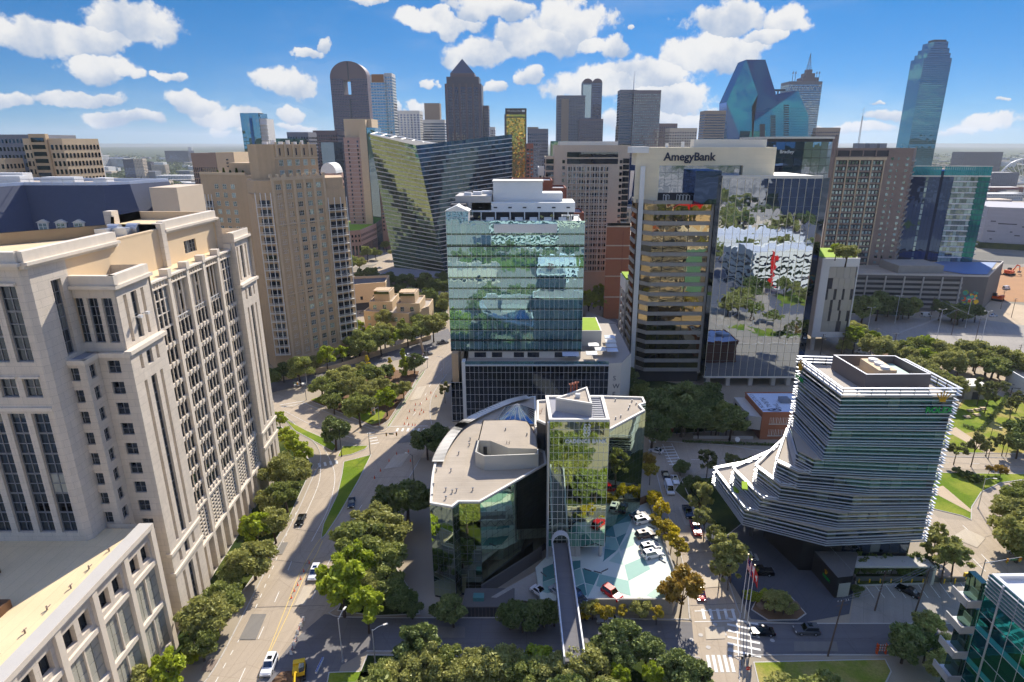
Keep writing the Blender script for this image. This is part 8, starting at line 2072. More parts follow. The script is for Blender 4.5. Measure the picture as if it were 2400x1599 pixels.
 if kind=='pickup':
  bed=MB();bed.box(-L/2+0.2,-L*0.14,-W*0.4,W*0.4,h*0.98,h*1.045);out['bed']=bed.mesh('load_bed','rubber')
 wh=MB();wh.bar((0,-0.12,0),(0,0.12,0),0.34,n=14);out['wheel']=wh.mesh('wheel','rubber');hub=MB();hub.bar((0,-0.13,0),(0,0.13,0),0.2,n=10);out['hub']=hub.mesh('rim','aluminium')
 hl=MB();hl.box(-0.06,0.06,-0.2,0.2,-0.08,0.08);out['lamp']=hl.mesh('headlight','lamp_glass');tl=MB();tl.box(-0.05,0.05,-0.18,0.18,-0.11,0.11);out['tail']=tl.mesh('tail_light','tail_glass')
 if kind in('suv','sedan','hatch'):
  sr=MB();sr.box((tb+tf)/2-0.1,(tb+tf)/2+0.75,-0.45,0.45,H+0.05,H+0.062);out['sunroof']=sr.mesh('sunroof','car_glass')
 out['dim']=(L,W,H,h,wb);bpy.data.materials.remove(paint);CAR_T[kind]=out;return out
BODY={}
def car(kind,paint,p,heading,label,group=None,z=0.0,roof=True,cat='car',name=None):
 "heading in degrees: direction of the bonnet in the ground plane, 0 = to the right, 90 = away from the camera"
 C=car_meshes(kind);L,W,H,h,wb=C['dim'];c=gp(p[0],p[1],z)if not isinstance(p,Vector)else p
 t=thing(name or{'sedan':'sedan_car','suv':'suv_car','pickup':'pickup_truck','van':'van','hatch':'hatchback_car'}[kind],(c.x,c.y,z+0.02),label,cat,group,math.radians(heading))
 if(kind,paint)not in BODY:BODY[(kind,paint)]=C['body'].mesh('body',paint)
 def add(nm,me,loc=(0,0,0)):o=bpy.data.objects.new(nm,me);COL.objects.link(o);o.parent=t;o.location=loc;return o
 add('body',BODY[(kind,paint)]);add('windscreen',C['windscreen']);add('rear_window',C['rear_window'])
 for g in C['side_window']:add('side_window',g)
 for sx in(-1,1):
  for sy in(-1,1):
   w=add('wheel',C['wheel'],(sx*wb,sy*(W/2-0.06),0.34));o=bpy.data.objects.new('rim',C['hub']);COL.objects.link(o);o.parent=w
 for sy in(-1,1):add('headlight',C['lamp'],(L/2-0.03,sy*W*0.36,h*0.66));add('tail_light',C['tail'],(-L/2+0.06,sy*W*0.40,h*0.75))
 if 'bed' in C:add('load_bed',C['bed'])
 if roof and 'sunroof' in C and paint in('car_white','car_bronze','car_grey','car_silver'):add('sunroof',C['sunroof'])
 return t
AV=math.degrees(math.atan2((gp(640,1330)-gp(520,1570)).y,(gp(640,1330)-gp(520,1570)).x))
ST=math.degrees(math.atan2((gp(1645,1230)-gp(1735,1440)).y,(gp(1645,1230)-gp(1735,1440)).x))
car('suv','car_white',(632,1565),AV-180,'white SUV with sunroof nearest the bottom edge on the avenue')
car('suv','car_white',(738,1348),AV-180,'white estate car on the avenue beside the big oaks')
car('sedan','car_black',(706,1222),AV-178,'black car parked against the kerb under the tower oaks')
car('sedan','car_black',(824,1182),AV-172,'black car on the avenue in the shadow of the bank')
car('sedan','car_white',(703,904),20,'white car waiting at the west corner of the triangular park')
car('sedan','car_white',(992,842),15,'white car turning off the avenue above the park')
car('sedan','car_grey',(1002,832),20,'grey car behind the white one above the park')
car('pickup','car_grey',(1038,805),22,'dark pickup parked beside the villa trees left of the hotel',cat='pickup')
car('sedan','car_white',(960,836),15,'white car half hidden by the dark magnolia')
D=3.02
car('sedan','car_navy',(1498,1212),20,'dark blue car at the far end of the parking deck',z=D)
car('suv','car_white',(1506,1224),20,'white SUV at the far end of the deck beside the dark blue car',z=D)
car('suv','car_bronze',(1512,1258),18,'brown SUV alone in the middle of the deck row',z=D)
car('suv','car_silver',(1523,1288),18,'silver SUV beside the nearest white one on the deck',z=D)
car('suv','car_white',(1529,1304),18,'nearest white SUV of the deck row',z=D)
car('suv','car_red',(1434,1396),-50,'red SUV parked alone on the pale painted deck',z=D)
car('sedan','car_white',(1266,1392),-45,'white saloon with dark sunroof left of the footbridge',z=2.0)
car('sedan','car_navy',(1354,1400),-60,'dark car half under the footbridge',z=D)
car('sedan','car_silver',(1310,1392),-50,'silver car left of the footbridge partly hidden',z=D)
car('sedan','car_silver',(1426,1458),175,'silver car in the street below the deck wall')
car('van','car_white',(1568,1150),ST+180,'white van driving up the street towards the crossing',cat='van')
car('sedan','car_white',(1582,1128),ST+180,'white saloon parked beside the van under the young tree')
car('pickup','car_black',(1612,1205),ST+180,'black pickup parked at the kerb before the elms',cat='pickup')
car('pickup','car_red',(1630,1243),ST+180,'red pickup parked behind the black one',cat='pickup')
car('hatch','car_red',(1642,1396),ST+175,'red car at the street corner under the rust tree')
car('sedan','car_white',(1538,1060),150,'white car on the crossing beside the golden trees')
car('van','car_white',(1530,1022),ST+180,'white shuttle bus at the dark grove corner',cat='van')
car('sedan','car_white',(1470,922),100,'white car in the lane beside the hotel podium')
car('sedan','car_black',(1560,1118),ST+180,'black car behind the golden tree by the bank wing')
car('sedan','car_black',(1786,1485),178,'black saloon waiting at the crossing by the flagpoles')
car('suv','car_grey',(1890,1482),178,'grey SUV driving along the side street')
car('pickup','car_black',(1782,1345),178,'black pickup in the forecourt behind the red flag',cat='pickup')
car('sedan','car_silver',(1752,1310),178,'silver car in the shade behind the first flagpole')
car('sedan','car_black',(2128,1390),128,'black car in the marked bays beside the gatehouse')
car('suv','car_white',(2388,1302),130,'white car on the ramp at the right edge')
car('van','car_white',(2018,828),145,'white van parked behind the screened garage wing',cat='van')
car('sedan','car_silver',(2034,838),145,'silver car parked beside the white van behind the garage wing')
car('van','car_white',(2170,742),5,'white box van at the far edge of the surface parking',cat='van')
car('sedan','car_white',(2328,742),20,'white car at the museum end of the parking lot')
car('sedan','car_white',(2030,735),5,'white car under the trees at the garage foot')
car('sedan','car_white',(890,630),40,'white car on the boulevard below the green roof')
car('sedan','car_silver',(850,735),10,'silver car at the tan stucco building')
def excavator(p,label,s=1.0,heading=0.0,paint='orange_paint'):
 c=gp(*p);t=thing('excavator',(c.x,c.y,0),label,'excavator',None,heading)
 def part(nm,fn,mat):
  m=MB();fn(m);o=bpy.data.objects.new(nm,m.mesh(nm,mat));COL.objects.link(o);o.parent=t;o.scale=(s,s,s)
 for y in(-1.1,1.1):part('track',lambda m:(m.prism([(-1.8,y-.3),(1.8,y-.3),(1.8,y+.3),(-1.8,y+.3)],0.15,0.75),m.bar((-1.8,y-.3,.45),(-1.8,y+.3,.45),.35,n=10),m.bar((1.8,y-.3,.45),(1.8,y+.3,.45),.35,n=10)),'rubber')
 part('house',lambda m:(m.box(-2.0,1.3,-1.2,1.2,0.9,1.9),m.box(-2.1,-0.9,-1.2,1.2,1.9,2.3)),paint)
 part('cab',lambda m:m.prism([(0.0,0.2),(1.4,0.2),(1.2,1.2),(0.0,1.2)],1.9,3.0),'car_glass')
 part('boom',lambda m:(m.bar((1.1,-0.3,1.7),(3.6,-0.3,4.2),0.28,n=4),m.bar((3.6,-0.3,4.2),(5.6,-0.3,3.6),0.24,n=4)),paint)
 part('dipper',lambda m:m.bar((5.6,-0.3,3.6),(6.2,-0.3,1.4),0.2,n=4),paint)
 part('bucket',lambda m:m.prism([(5.7,-0.8),(6.7,-0.8),(6.7,0.2),(5.7,0.2)],0.6,1.4,bottom=True),'grey_metal')
excavator((702,1582),'yellow excavator working at the roadside pit on the bottom edge',0.85,-1.3,'yellow_paint')
excavator((2330,640),'orange excavator with raised boom by the museum yard fence',1.9,2.6)
excavator((2365,645),'orange excavator right of the other one in the museum yard',1.7,0.4)
excavator((2335,705),'orange excavator at the near edge of the museum yard',1.6,2.2)
car('van','car_white',(2358,678),20,'white truck cab in the dirt yard',cat='truck',name='truck')
def dirt_heap():
 rng=random.Random(4);m=MB();c=gp(672,1598)
 n=14
 for r,z in((3.0,0.02),(2.2,0.7),(1.2,1.2),(0.4,1.5)):
  for k in range(n):a=6.283*k/n;rr=r*rng.uniform(0.8,1.15);m.v.append((c.x+math.cos(a)*rr,c.y+math.sin(a)*rr*0.7,z+rng.uniform(-.12,.12)))
 for i in range(3):
  for k in range(n):j=(k+1)%n;m.f.append((i*n+k,i*n+j,i*n+n+j,i*n+n+k));m.m.append(0)
 m.f.append(tuple(3*n+k for k in range(n)));m.m.append(0)
 m.build('dirt_heap','mulch',label='heap of brown spoil beside the yellow excavator',cat='dirt heap')
dirt_heap()
# ------ the neighbourhood behind the camera, seen in the mirror glass
def behind():
 def block(name,label,poly,h,wall,roof,gl,cw=4.0,fh=3.6,wf=0.6,hf=0.5,cat='building'):
  T=thing(name,(sum(p[0]for p in poly)/len(poly),sum(p[1]for p in poly)/len(poly),0),label,cat);P=ccw(poly);m=MB();m.prism(P,0,h,top=False);m.build('wall',wall,T);flat_roof(T,P,h,wall,roof,0.9,0.5)
  m=MB()
  for k in range(len(P)):
   f=Face(P[k],P[(k+1)%len(P)]);nc=max(1,round(f.W/cw));c=f.W/nc
   for i in range(nc):
    for j in range(int((h-1)/fh)):f.rect(m,(i+.5-wf/2)*c,(i+.5+wf/2)*c,j*fh+1,j*fh+1+fh*hf,0.1)
  if gl:m.build('window_grid',gl,T,kind='stuff')
  return T
 T=block('white_apartment_block','white balconied apartment block mirrored in the glass hotel tower',[(-34,-190),(28,-190),(28,-165),(-34,-165)],46,'off_white','white_roof','glass_sky',5,3.8,0.98,0.45)
 block('white_pavilion','low white flat roofed pavilion mirrored in the glass hotel',[(8,-62),(36,-62),(36,-34),(8,-34)],12,'white_paint','white_roof','glass_dark')
 T=block('red_white_apartments','white apartment block with red balcony columns mirrored in the office tower',[(138,26),(196,10),(206,40),(148,56)],24,'off_white','white_roof','glass_dark',30,3.6,0.92,0.42)
 f=Face((206,40),(148,56))
 for x in(12,44):m=MB();f.slab(m,x,x+3,1,23,0,0.8);m.build('red_bay','red_paint',T)
 block('white_depot','large white roofed depot mirrored high in the office tower',[(190,-360),(300,-380),(310,-250),(180,-230)],12,'far_tan','pale_roof',None)
 T=block('white_hall','long white hall beyond the depot mirrored in the office tower',[(150,-170),(250,-190),(255,-120),(160,-100)],10,'far_white','white_roof',None)
 m=MB();m.prism([(205,-420),(240,-425),(242,-400),(207,-396)],0,22);m.build('red_pavilion','red_paint',label='red roofed pavilion mirrored near the top of the office tower',cat='pavilion')
 block('dark_office','dark glass office mirrored in the upper corner of the office tower',[(330,-420),(420,-430),(420,-380),(330,-370)],52,'glass_navy','grey_roof','glass_dark')
 block('tan_apartments','tan apartment block behind the viewpoint',[(-130,-140),(-70,-140),(-70,-100),(-130,-100)],30,'far_tan','pale_roof','glass_dark')
 block('brick_apartments','brick apartment block behind the viewpoint',[(60,-130),(110,-130),(110,-90),(60,-90)],22,'brick_red','pale_roof','glass_dark')
 block('grey_offices','grey office block far behind the viewpoint',[(-120,-420),(-20,-420),(-20,-360),(-120,-360)],60,'far_grey','grey_roof','glass_dark')
 block('cream_offices','cream office block far behind the viewpoint',[(30,-380),(110,-380),(110,-330),(30,-330)],40,'cream_panel','white_roof','glass_dark')
 block('low_shops','low white shops behind the viewpoint',[(70,-40),(120,-30),(116,0),(68,-8)],7,'off_white','white_roof','glass_dark')
 block('low_shops','second row of low tan shops behind the viewpoint',[(-60,-50),(-20,-50),(-20,-24),(-60,-24)],8,'far_tan','pale_roof','glass_dark')
 lay('rear_street_road',[(-300,30),(300,-20),(300,-34),(-300,16)],'road_concrete',px=False);lay('rear_avenue_road',[(-40,80),(-52,80),(-20,-500),(0,-500)],'road_concrete',px=False);lay('rear_avenue_road',[(130,110),(142,112),(300,-500),(280,-500)],'road_concrete',px=False)
 lay('rear_lawn',[(-55,-130),(60,-130),(60,-66),(-55,-66)],'grass',px=False)
 lay('rear_parking',[(96,88),(128,116),(420,116),(420,-460),(120,-460)],'lot_asphalt',0.006,px=False);lay('rear_lawn',[(150,100),(260,100),(250,64),(160,66)],'grass',px=False);lay('rear_lawn',[(210,40),(330,20),(330,-60),(230,-40)],'grass',px=False)
 rng=random.Random(31);n=0
 for(x0,x1,y0,y1,k,s)in((-58,60,-125,-68,16,1.5),(-30,66,30,78,52,1.2),(120,180,60,100,9,1.2),(150,300,-90,0,24,1.7),(150,330,-330,-190,26,2.2),(-140,-60,-90,20,10,1.4),(210,330,-560,-430,12,2.2)):
  for _ in range(k):
   n+=1;tree(rng.choice(('oak','olive','oak_dark')),(rng.uniform(x0,x1),rng.uniform(y0,y1)),s*rng.uniform(0.85,1.2),'oak behind the viewpoint seen only in the mirror facades','oaks behind the viewpoint')
behind()
# ------ street furniture
def lamp(p,h,arm,label,mat='aluminium',group='street lamps',double=False):
 "arm: direction vector of the bracket in metres (x, y)"
 c=gp(*p);t=thing('street_lamp',(c.x,c.y,0),label,'street lamp',group);P=Vector((c.x,c.y,0))
 m=MB();m.bar(P,P+Vector((0,0,h)),0.13,n=7,r2=0.07);m.bar(P,P+Vector((0,0,0.5)),0.24,n=7,r2=0.2);m.build('pole',mat,t)
 for s in((1,-1)if double else(1,)):
  a=Vector((arm[0],arm[1],0))*s;m=MB();m.bar(P+Vector((0,0,h-0.3)),P+a*0.5+Vector((0,0,h+0.25)),0.06,n=5);m.bar(P+a*0.5+Vector((0,0,h+0.25)),P+a+Vector((0,0,h+0.3)),0.05,n=5);m.build('bracket',mat,t)
  q=P+a;u=a.normalized();m=MB();m.obox((q.x,q.y),(u.x,u.y),0.42,0.17,h+0.2,h+0.36);m.build('lantern','off_white',t)
for p,h,arm,lab in(((801,1070),9,(-2,0.4),'curved arm street lamp at the crossing on the street corner island'),((1002,862),9,(2,0.5),'street lamp above the park by the turning cars'),((804,1552),10,(0.6,2.2),'tall pale lamp post at the bottom beside the bank oaks'),((1548,1015),9,(-2.4,0),'pale street lamp by the brick pillar at the grove corner'),((970,1125),8,(-1.8,0.6),'dark lamp post beside the avenue behind the bank'),((2310,1070),9.5,(2.4,0),'lamp post on the park pavement behind the finned tower'),((2292,1192),9,(2.0,-0.6),'thin lamp on the traffic island lawn'),((720,905),8,(-1.5,0.5),'lamp before the garden wall of the apartment tower'),((1040,880),8,(-2,0),'lamp on the pavement left of the hotel podium'),((880,1558),8,(2.2,1.0),'curved lamp bracket in the shade at the bottom street')):
 lamp(p,h,arm,lab,'dark_metal' if 'dark' in lab or 'crossing' in lab or 'park pavement' in lab else 'aluminium')
for i,p in enumerate(((2097,758),(2031,790),(2262,768),(2195,795),(2300,800))):
 lamp(p,15,(1.6,0),'%s white twin headed mast lamp from the garage wing in the surface parking'%ordn(i),'white_metal','parking mast lamps',True)
def signal(p,h,arm,label,heads=2):
 c=gp(*p);P=Vector((c.x,c.y,0));t=thing('traffic_signal',P,label,'traffic signal','traffic signals')
 m=MB();m.bar(P,P+Vector((0,0,h)),0.14,n=7,r2=0.09);m.build('pole','grey_metal',t);a=Vector((arm[0],arm[1],0));m=MB();m.bar(P+Vector((0,0,h-0.9)),P+a+Vector((0,0,h-0.3)),0.09,n=6,r2=0.05);m.build('mast_arm','grey_metal',t)
 for k in range(heads):
  q=P+a*(0.62+0.36*k);m=MB();m.box(q.x-0.18,q.x+0.18,q.y-0.15,q.y+0.15,h-1.4,h-0.35);o=m.build('signal_head','yellow_signal',t)
  for j,mt in enumerate(('green_letters','yellow_paint','red_paint')):m=MB();m.bar((q.x,q.y-0.15,h-1.2+j*0.33),(q.x,q.y-0.22,h-1.2+j*0.33),0.11,n=8);m.build('lens',mt,o)
 q=P+a*0.8;m=MB();m.box(q.x-0.7,q.x+0.7,q.y-0.03,q.y+0.03,h-1.0,h-0.6);m.build('name_plate','sign_green',t)
principled('yellow_signal',(0.72,0.50,0.10),0.5,var=0.05);principled('sign_green',(0.05,0.35,0.18),0.5,var=0.03)
signal((890,1003),8.5,(-1.2,-5.0),'traffic signal with bent arm at the tip of the triangular park',2)
signal((868,1066),7.5,(8.5,1.0),'traffic signal reaching over the avenue from the street corner island',2)
signal((2288,1395),9,(8.5,1.2),'traffic signal with long arm above the teal office block roof',2)
signal((718,938),7,(-5,2),'traffic signal at the west corner of the triangular park',1)
def utility(p,h,label,lean=(0,0),arm=1.2,u=(1,0.2)):
 c=gp(*p);P=Vector((c.x,c.y,0));t=thing('utility_pole',P,label,'utility pole','utility poles');top=P+Vector((lean[0],lean[1],h))
 m=MB();m.bar(P,top,0.17,n=7,r2=0.11);m.build('pole','pole_wood',t)
 U=Vector((u[0],u[1],0)).normalized()
 for z in(0.3,1.2):m=MB();m.bar(top-U*arm-Vector((0,0,z)),top+U*arm-Vector((0,0,z)),0.07,n=4);m.build('crossarm','pole_wood',t)
 for s in(-0.9,-0.3,0.5,0.9):m=MB();q=top+U*arm*s-Vector((0,0,0.25));m.bar(q,q+Vector((0,0,0.25)),0.06,n=5);m.build('insulator','off_white',t)
 return top
A=utility((1940,1538),12.5,'leaning wooden utility pole by the side street',(1.2,0.4));B=utility((2050,1432),9.5,'wooden utility pole at the near corner of the marked bays',(1.0,0.5))
C_=utility((2145,1435),11.0,'wooden utility pole beside the teal office block trees',(1.2,0.3));D_=utility((2380,865),11,'utility pole at the right end of the oak belt');utility((2395,890),11,'second utility pole at the right end of the oak belt')
E1=utility((2090,842),12,'utility pole in front of the oak belt left end');E2=utility((2045,828),12,'utility pole beside the silver car behind the garage wing');E3=utility((2062,848),11,'utility pole between the parked van and the oak belt')
E4=utility((2180,750),13,'pole by the box van in the surface parking');E5=utility((2230,785),13,'pole in the middle of the surface parking');E6=utility((2285,803),12,'pole beside the mast lamp at the lot exit');utility((2345,725),11,'pole at the museum street corner');utility((2370,745),11,'pole right of the museum street corner')
utility((1922,838),11,'pole under the screened garage wing');utility((1970,840),10,'pole at the legs of the screened garage wing');utility((2110,862),10,'pole above the rear terrace of the finned tower')
def wires(a,b,label,n=3,sag=0.7):
 t=thing('overhead_wires',a,label,'wires');
 for k in range(n):
  o=Vector((0,0.55*(k-1),0.1));pts=[a.lerp(b,s/8)+o-Vector((0,0,sag*4*(s/8)*(1-s/8)))for s in range(9)];m=MB()
  for p,q in zip(pts,pts[1:]):m.bar(p,q,0.035,n=4)
  m.build('wire','grey_metal',t)
wires(A,C_,'three overhead wires strung from the leaning pole to the teal block trees');wires(E2,E1,'overhead wires behind the screened garage wing');wires(E4,E6,'overhead wires across the surface parking');wires(E1,E5,'overhead wires from oak belt to the lot middle')
def flag(p,kind,label):
 c=gp(*p);P=Vector((c.x,c.y,0));t=thing('flagpole',P,label,'flagpole','flagpoles');h=14.0
 m=MB();m.bar(P,P+Vector((0,0,h)),0.1,n=8,r2=0.05);m.build('pole','white_metal',t);m=MB();m.bar(P+Vector((0,0,h)),P+Vector((0,0,h+0.25)),0.14,n=8);m.build('finial','gold_paint',t)
 def cloth(u0,u1,v0,v1,mat,name,off=0.0,parent=None):
  m=MB();n=8
  for i in range(n):
   for j in range(4):
    def q(a,b):
     a=u0+(u1-u0)*a/n;b=v0+(v1-v0)*b/4
     return P+Vector((0.08+a*0.62,0.22*math.sin(a*5.0+b)-off,h-0.4-b*2.0-a*1.5))
    m.quad(q(i,j+1),q(i+1,j+1),q(i+1,j),q(i,j));
  return m.build(name,mat,parent or t)
 if kind=='us':
  f=cloth(0,1.6,0,1.3,'white_paint','flag')
  for k in range(7):cloth(0,1.6,0.2*k,0.2*k+0.1,'red_paint','stripe',0.012,f)
  cloth(0,0.7,0,0.7,'flag_blue','canton',0.024,f)
 elif kind=='tx':
  f=cloth(0,1.6,0,1.3,'red_paint','flag');cloth(0.5,1.6,0,0.65,'white_paint','stripe',0.012,f);cloth(0,0.5,0,1.3,'flag_blue','canton',0.012,f)
  m=MB();q=P+Vector((0.24,0,h-2.1));m.poly([q+Vector((0.14*(1 if k%2==0 else 0.4)*math.sin(k*math.pi/5),-0.26,0.2*(1 if k%2==0 else 0.4)*math.cos(k*math.pi/5)))for k in range(10)]);m.build('star','white_paint',f)
 else:
  f=cloth(0,1.6,0,1.3,'red_paint','flag');cloth(0.68,0.92,0.3,1.0,'white_paint','cross_bar',0.014,f);cloth(0.45,1.15,0.53,0.77,'white_paint','cross_bar',0.02,f)
flag((1737,1436),'us','flagpole with the striped flag farthest from the side street');flag((1744,1450),'tx','flagpole with red white and blue lone star flag in the middle');flag((1751,1464),'ch','flagpole with red flag bearing a white cross nearest the side street')
for i,x in enumerate((2012,2037,2062,2087,2111,2136,2162,2186,2212,2237)):
 c=gp(x,1368);m=MB();m.bar((c.x,c.y,0),(c.x,c.y,1.15),0.13,n=9);m.bar((c.x,c.y,1.15),(c.x,c.y,1.22),0.13,n=9,r2=0.06);m.build('bollard','yellow_paint',label='%s yellow bollard from the gatehouse along the marked bays'%ordn(i),cat='bollard',group='yellow bollards')
m=MB();a,b=gp(2005,1366),gp(2262,1366);f_=Face((a.x,a.y),(b.x,b.y));f_.slab(m,0,f_.W,0,1.3,-0.5,-0.2);m.build('low_wall','dark_concrete',label='low dark wall behind the yellow bollards',cat='wall')
t=thing('pay_station',gp(2262,1362),'yellow parking pay station sign at the end of the bollards','pay station');c=gp(2262,1362);m=MB();m.box(c.x-0.6,c.x+0.6,c.y-0.2,c.y+0.2,0.6,2.2);m.build('cabinet','yellow_paint',t);m=MB();m.box(c.x-0.15,c.x+0.15,c.y-0.1,c.y+0.1,0,0.6);m.build('post','dark_metal',t);m=MB();m.box(c.x-0.4,c.x+0.4,c.y-0.23,c.y-0.2,1.2,2.0);m.build('panel','dark_metal',t)
CONE=MB();CONE.box(-0.2,0.2,-0.2,0.2,0,0.05);CONE.bar((0,0,0.05),(0,0,0.95),0.16,n=8,r2=0.04);CM=CONE.mesh('cone','orange_paint')
cones=[(955,982),(960,966),(972,963),(985,949),(988,963),(1000,937),(1010,922),(1022,930),(974,950),(948,995),(958,997),(967,998),(973,998),(993,967),(984,972)]
for i,p in enumerate(cones):
 c=gp(*p);o=bpy.data.objects.new('traffic_cone',CM);COL.objects.link(o);o.location=(c.x,c.y,0.05);prop(o,'%s orange traffic cone of the scatter on the avenue beside the hotel'%ordn(i),'traffic cone','cones on the upper avenue')
for i,p in enumerate(((957,1060),(962,1082),(930,1066),(912,1082),(892,1105),(878,1122))):
 c=gp(*p);o=bpy.data.objects.new('traffic_cone',CM);COL.objects.link(o);o.location=(c.x,c.y,0.05);prop(o,'%s orange cone along the shadow edge south of the junction'%ordn(i),'traffic cone','cones below the junction')
for i,p in enumerate(((725,1320),(712,1340),(705,1358),(698,1372),(690,1386),(683,1402))):
 c=gp(*p);m=MB();m.bar((c.x,c.y,0.05),(c.x,c.y,0.75),0.07,n=7);m.bar((c.x,c.y,0.03),(c.x,c.y,0.08),0.22,n=8);m.build('lane_post','orange_paint',label='%s small lane marker post on the avenue centre line'%ordn(i),cat='marker post',group='lane marker posts')
for i,(p,q)in enumerate((((712,1455),(706,1470)),((704,1474),(698,1488)),((696,1500),(690,1516)),((688,1520),(682,1536)))):
 a,b=gp(*p),gp(*q);f_=Face((a.x,a.y),(b.x,b.y));t=thing('barricade',a,'%s striped plastic barricade along the roadworks'%ordn(i),'barricade','roadwork barricades');
 for z in(0.35,0.75):
  m=MB();f_.slab(m,0,f_.W,z,z+0.25,-0.03,0.03);o=m.build('board','white_paint',t)
  for k in range(4):m=MB();f_.slab(m,f_.W*(k/4),f_.W*(k/4+0.12),z,z+0.25,-0.04,0.04);m.build('stripe','orange_paint',o)
 for x in(0.1,f_.W-0.1):m=MB();f_.slab(m,x-0.04,x+0.04,0,1.05,-0.25,0.25);m.build('leg','white_paint',t)
a,b=gp(2050,1533),gp(2078,1533);f_=Face((a.x,a.y),(b.x,b.y));t=thing('barricade',a,'orange striped barricade standing on the lawn edge','barricade')
for z in(0.7,1.3,1.9):
 m=MB();f_.slab(m,0,f_.W,z,z+0.32,-0.03,0.03);o=m.build('board','white_paint',t)
 for k in range(5):m=MB();f_.slab(m,f_.W*(k/5),f_.W*(k/5+0.1),z,z+0.32,-0.04,0.04);m.build('stripe','orange_paint',o)
for x in(0.3,f_.W-0.3):m=MB();f_.slab(m,x-0.05,x+0.05,0,2.3,-0.3,0.3);m.build('leg','orange_paint',t)
for i,p in enumerate(((2273,965),(2290,963),(2303,960),(2289,975),(2265,980))):
 c=gp(*p);t=thing('picnic_table',c,'%s white picnic table on the park lawn'%ordn(i),'picnic table','picnic tables')
 m=MB();m.box(c.x-1.0,c.x+1.0,c.y-0.4,c.y+0.4,0.72,0.82);m.build('table_top','sand_stucco',t)
 for s in(-0.8,0.8):m=MB();m.box(c.x-1.0,c.x+1.0,c.y+s-0.15,c.y+s+0.15,0.42,0.5);m.build('bench','sand_stucco',t)
 for s in(-0.7,0.7):m=MB();m.box(c.x+s-0.05,c.x+s+0.05,c.y-0.8,c.y+0.8,0.1,0.72);m.build('leg','grey_metal',t)
t=thing('stop_sign',gp(1750,1592),'red stop sign at the lawn corner seen edge on from above','stop sign');c=gp(1750,1592);m=MB();m.bar((c.x,c.y,0),(c.x,c.y,2.6),0.05);m.build('post','grey_metal',t);m=MB();m.poly([(c.x+0.45*math.cos(math.pi/8+k*math.pi/4),c.y-0.06,2.5+0.45*math.sin(math.pi/8+k*math.pi/4))for k in range(8)][::-1]);m.poly([(c.x+0.45*math.cos(math.pi/8+k*math.pi/4),c.y-0.04,2.5+0.45*math.sin(math.pi/8+k*math.pi/4))for k in range(8)]);b_=m.build('plate','red_paint',t);o=text('lettering','STOP',0.3,'white_paint',b_,(c.x-0.34,c.y-0.07,2.4),(1,0,0),(0,0,1),0.003)
for i,p in enumerate(((1737,1560),(1745,1556),(1754,1556))):
 c=gp(*p);t=thing('parking_meter',c,'%s dark parking meter post by the stop sign'%ordn(i),'parking meter','meters by the stop sign');m=MB();m.bar((c.x,c.y,0),(c.x,c.y,1.6),0.06);m.build('post','dark_metal',t);m=MB();m.box(c.x-0.17,c.x+0.17,c.y-0.12,c.y+0.12,1.6,2.2);m.build('head','dark_metal',t)
for i,(p,s)in enumerate((((1783,1424),0.9),((1862,1424),1.1),((1848,1428),0.6))):
 c=gp(*p);rng=random.Random(i);m=MB();n=9;lev=[(1.0,0.0),(1.05,0.4),(0.7,0.85),(0.25,1.05)]
 for r,z in lev:
  for k in range(n):a_=6.283*k/n;m.v.append((c.x+s*r*math.cos(a_)*rng.uniform(.85,1.1),c.y+s*r*math.sin(a_)*rng.uniform(.85,1.1),0.2+s*z*rng.uniform(.92,1.05)))
 for L_ in range(3):
  for k in range(n):j=(k+1)%n;m.f.append((L_*n+k,L_*n+j,L_*n+n+j,L_*n+n+k));m.m.append(0)
 m.f.append(tuple(3*n+k for k in range(n)));m.m.append(0);m.build('boulder','rock',label=['tan boulder at the flagpole end of the forecourt bed','larger tan boulder at the right of the forecourt bed','small boulder beside the larger one in the forecourt bed'][i],cat='boulder')
t=thing('brick_pillar',gp(1571,1012),'brick sign pillar with white plaque at the grove corner','pillar');c=gp(1571,1012);m=MB();m.box(c.x-0.9,c.x+0.9,c.y-0.5,c.y+0.5,0,4.0);m.build('shaft','brick_red',t);m=MB();m.box(c.x-0.45,c.x+0.45,c.y-0.54,c.y-0.5,1.8,3.2);m.build('plaque','white_paint',t)
t=thing('stone_marker',gp(875,972),'slim pale stone monolith at the tip of the triangular park','monument');c=gp(875,972);m=MB();m.loft([(c.x-0.7,c.y-0.5,0),(c.x+0.7,c.y-0.5,0),(c.x+0.7,c.y+0.5,0),(c.x-0.7,c.y+0.5,0)],[(c.x-0.4,c.y-0.35,6),(c.x+0.4,c.y-0.35,6),(c.x+0.4,c.y+0.35,6),(c.x-0.4,c.y+0.35,6)]);m.build('shaft','grey_concrete',t)
t=thing('leaning_sign_post',gp(993,828),'tall tan leaning banner post above the park','sign post');c=gp(993,828);m=MB();m.loft([(c.x-0.5,c.y-0.3,0),(c.x+0.5,c.y-0.3,0),(c.x+0.5,c.y+0.3,0),(c.x-0.5,c.y+0.3,0)],[(c.x-1.9,c.y-0.3,7),(c.x-0.9,c.y-0.3,7),(c.x-0.9,c.y+0.3,7),(c.x-1.9,c.y+0.3,7)]);m.build('banner','tower_tan',t)
c=gp(740,1580);d_=gp(752,1555);f_=Face((c.x,c.y),(d_.x,d_.y));m=MB();f_.slab(m,0,f_.W+1,0.05,0.5,-0.1,0.25);m.build('water_pipe','white_paint',label='white and blue pipe length lying by the roadworks',cat='pipe');m2=MB();f_.slab(m2,0,f_.W+1,0.5,0.56,-0.02,0.15);
o=m2.build('stripe','blue_paint',bpy.data.objects['water_pipe'])
t=thing('storm_grate',gp(492,1560),'dark storm drain grate in the kerb near the annex','drain grate');c=gp(492,1560)
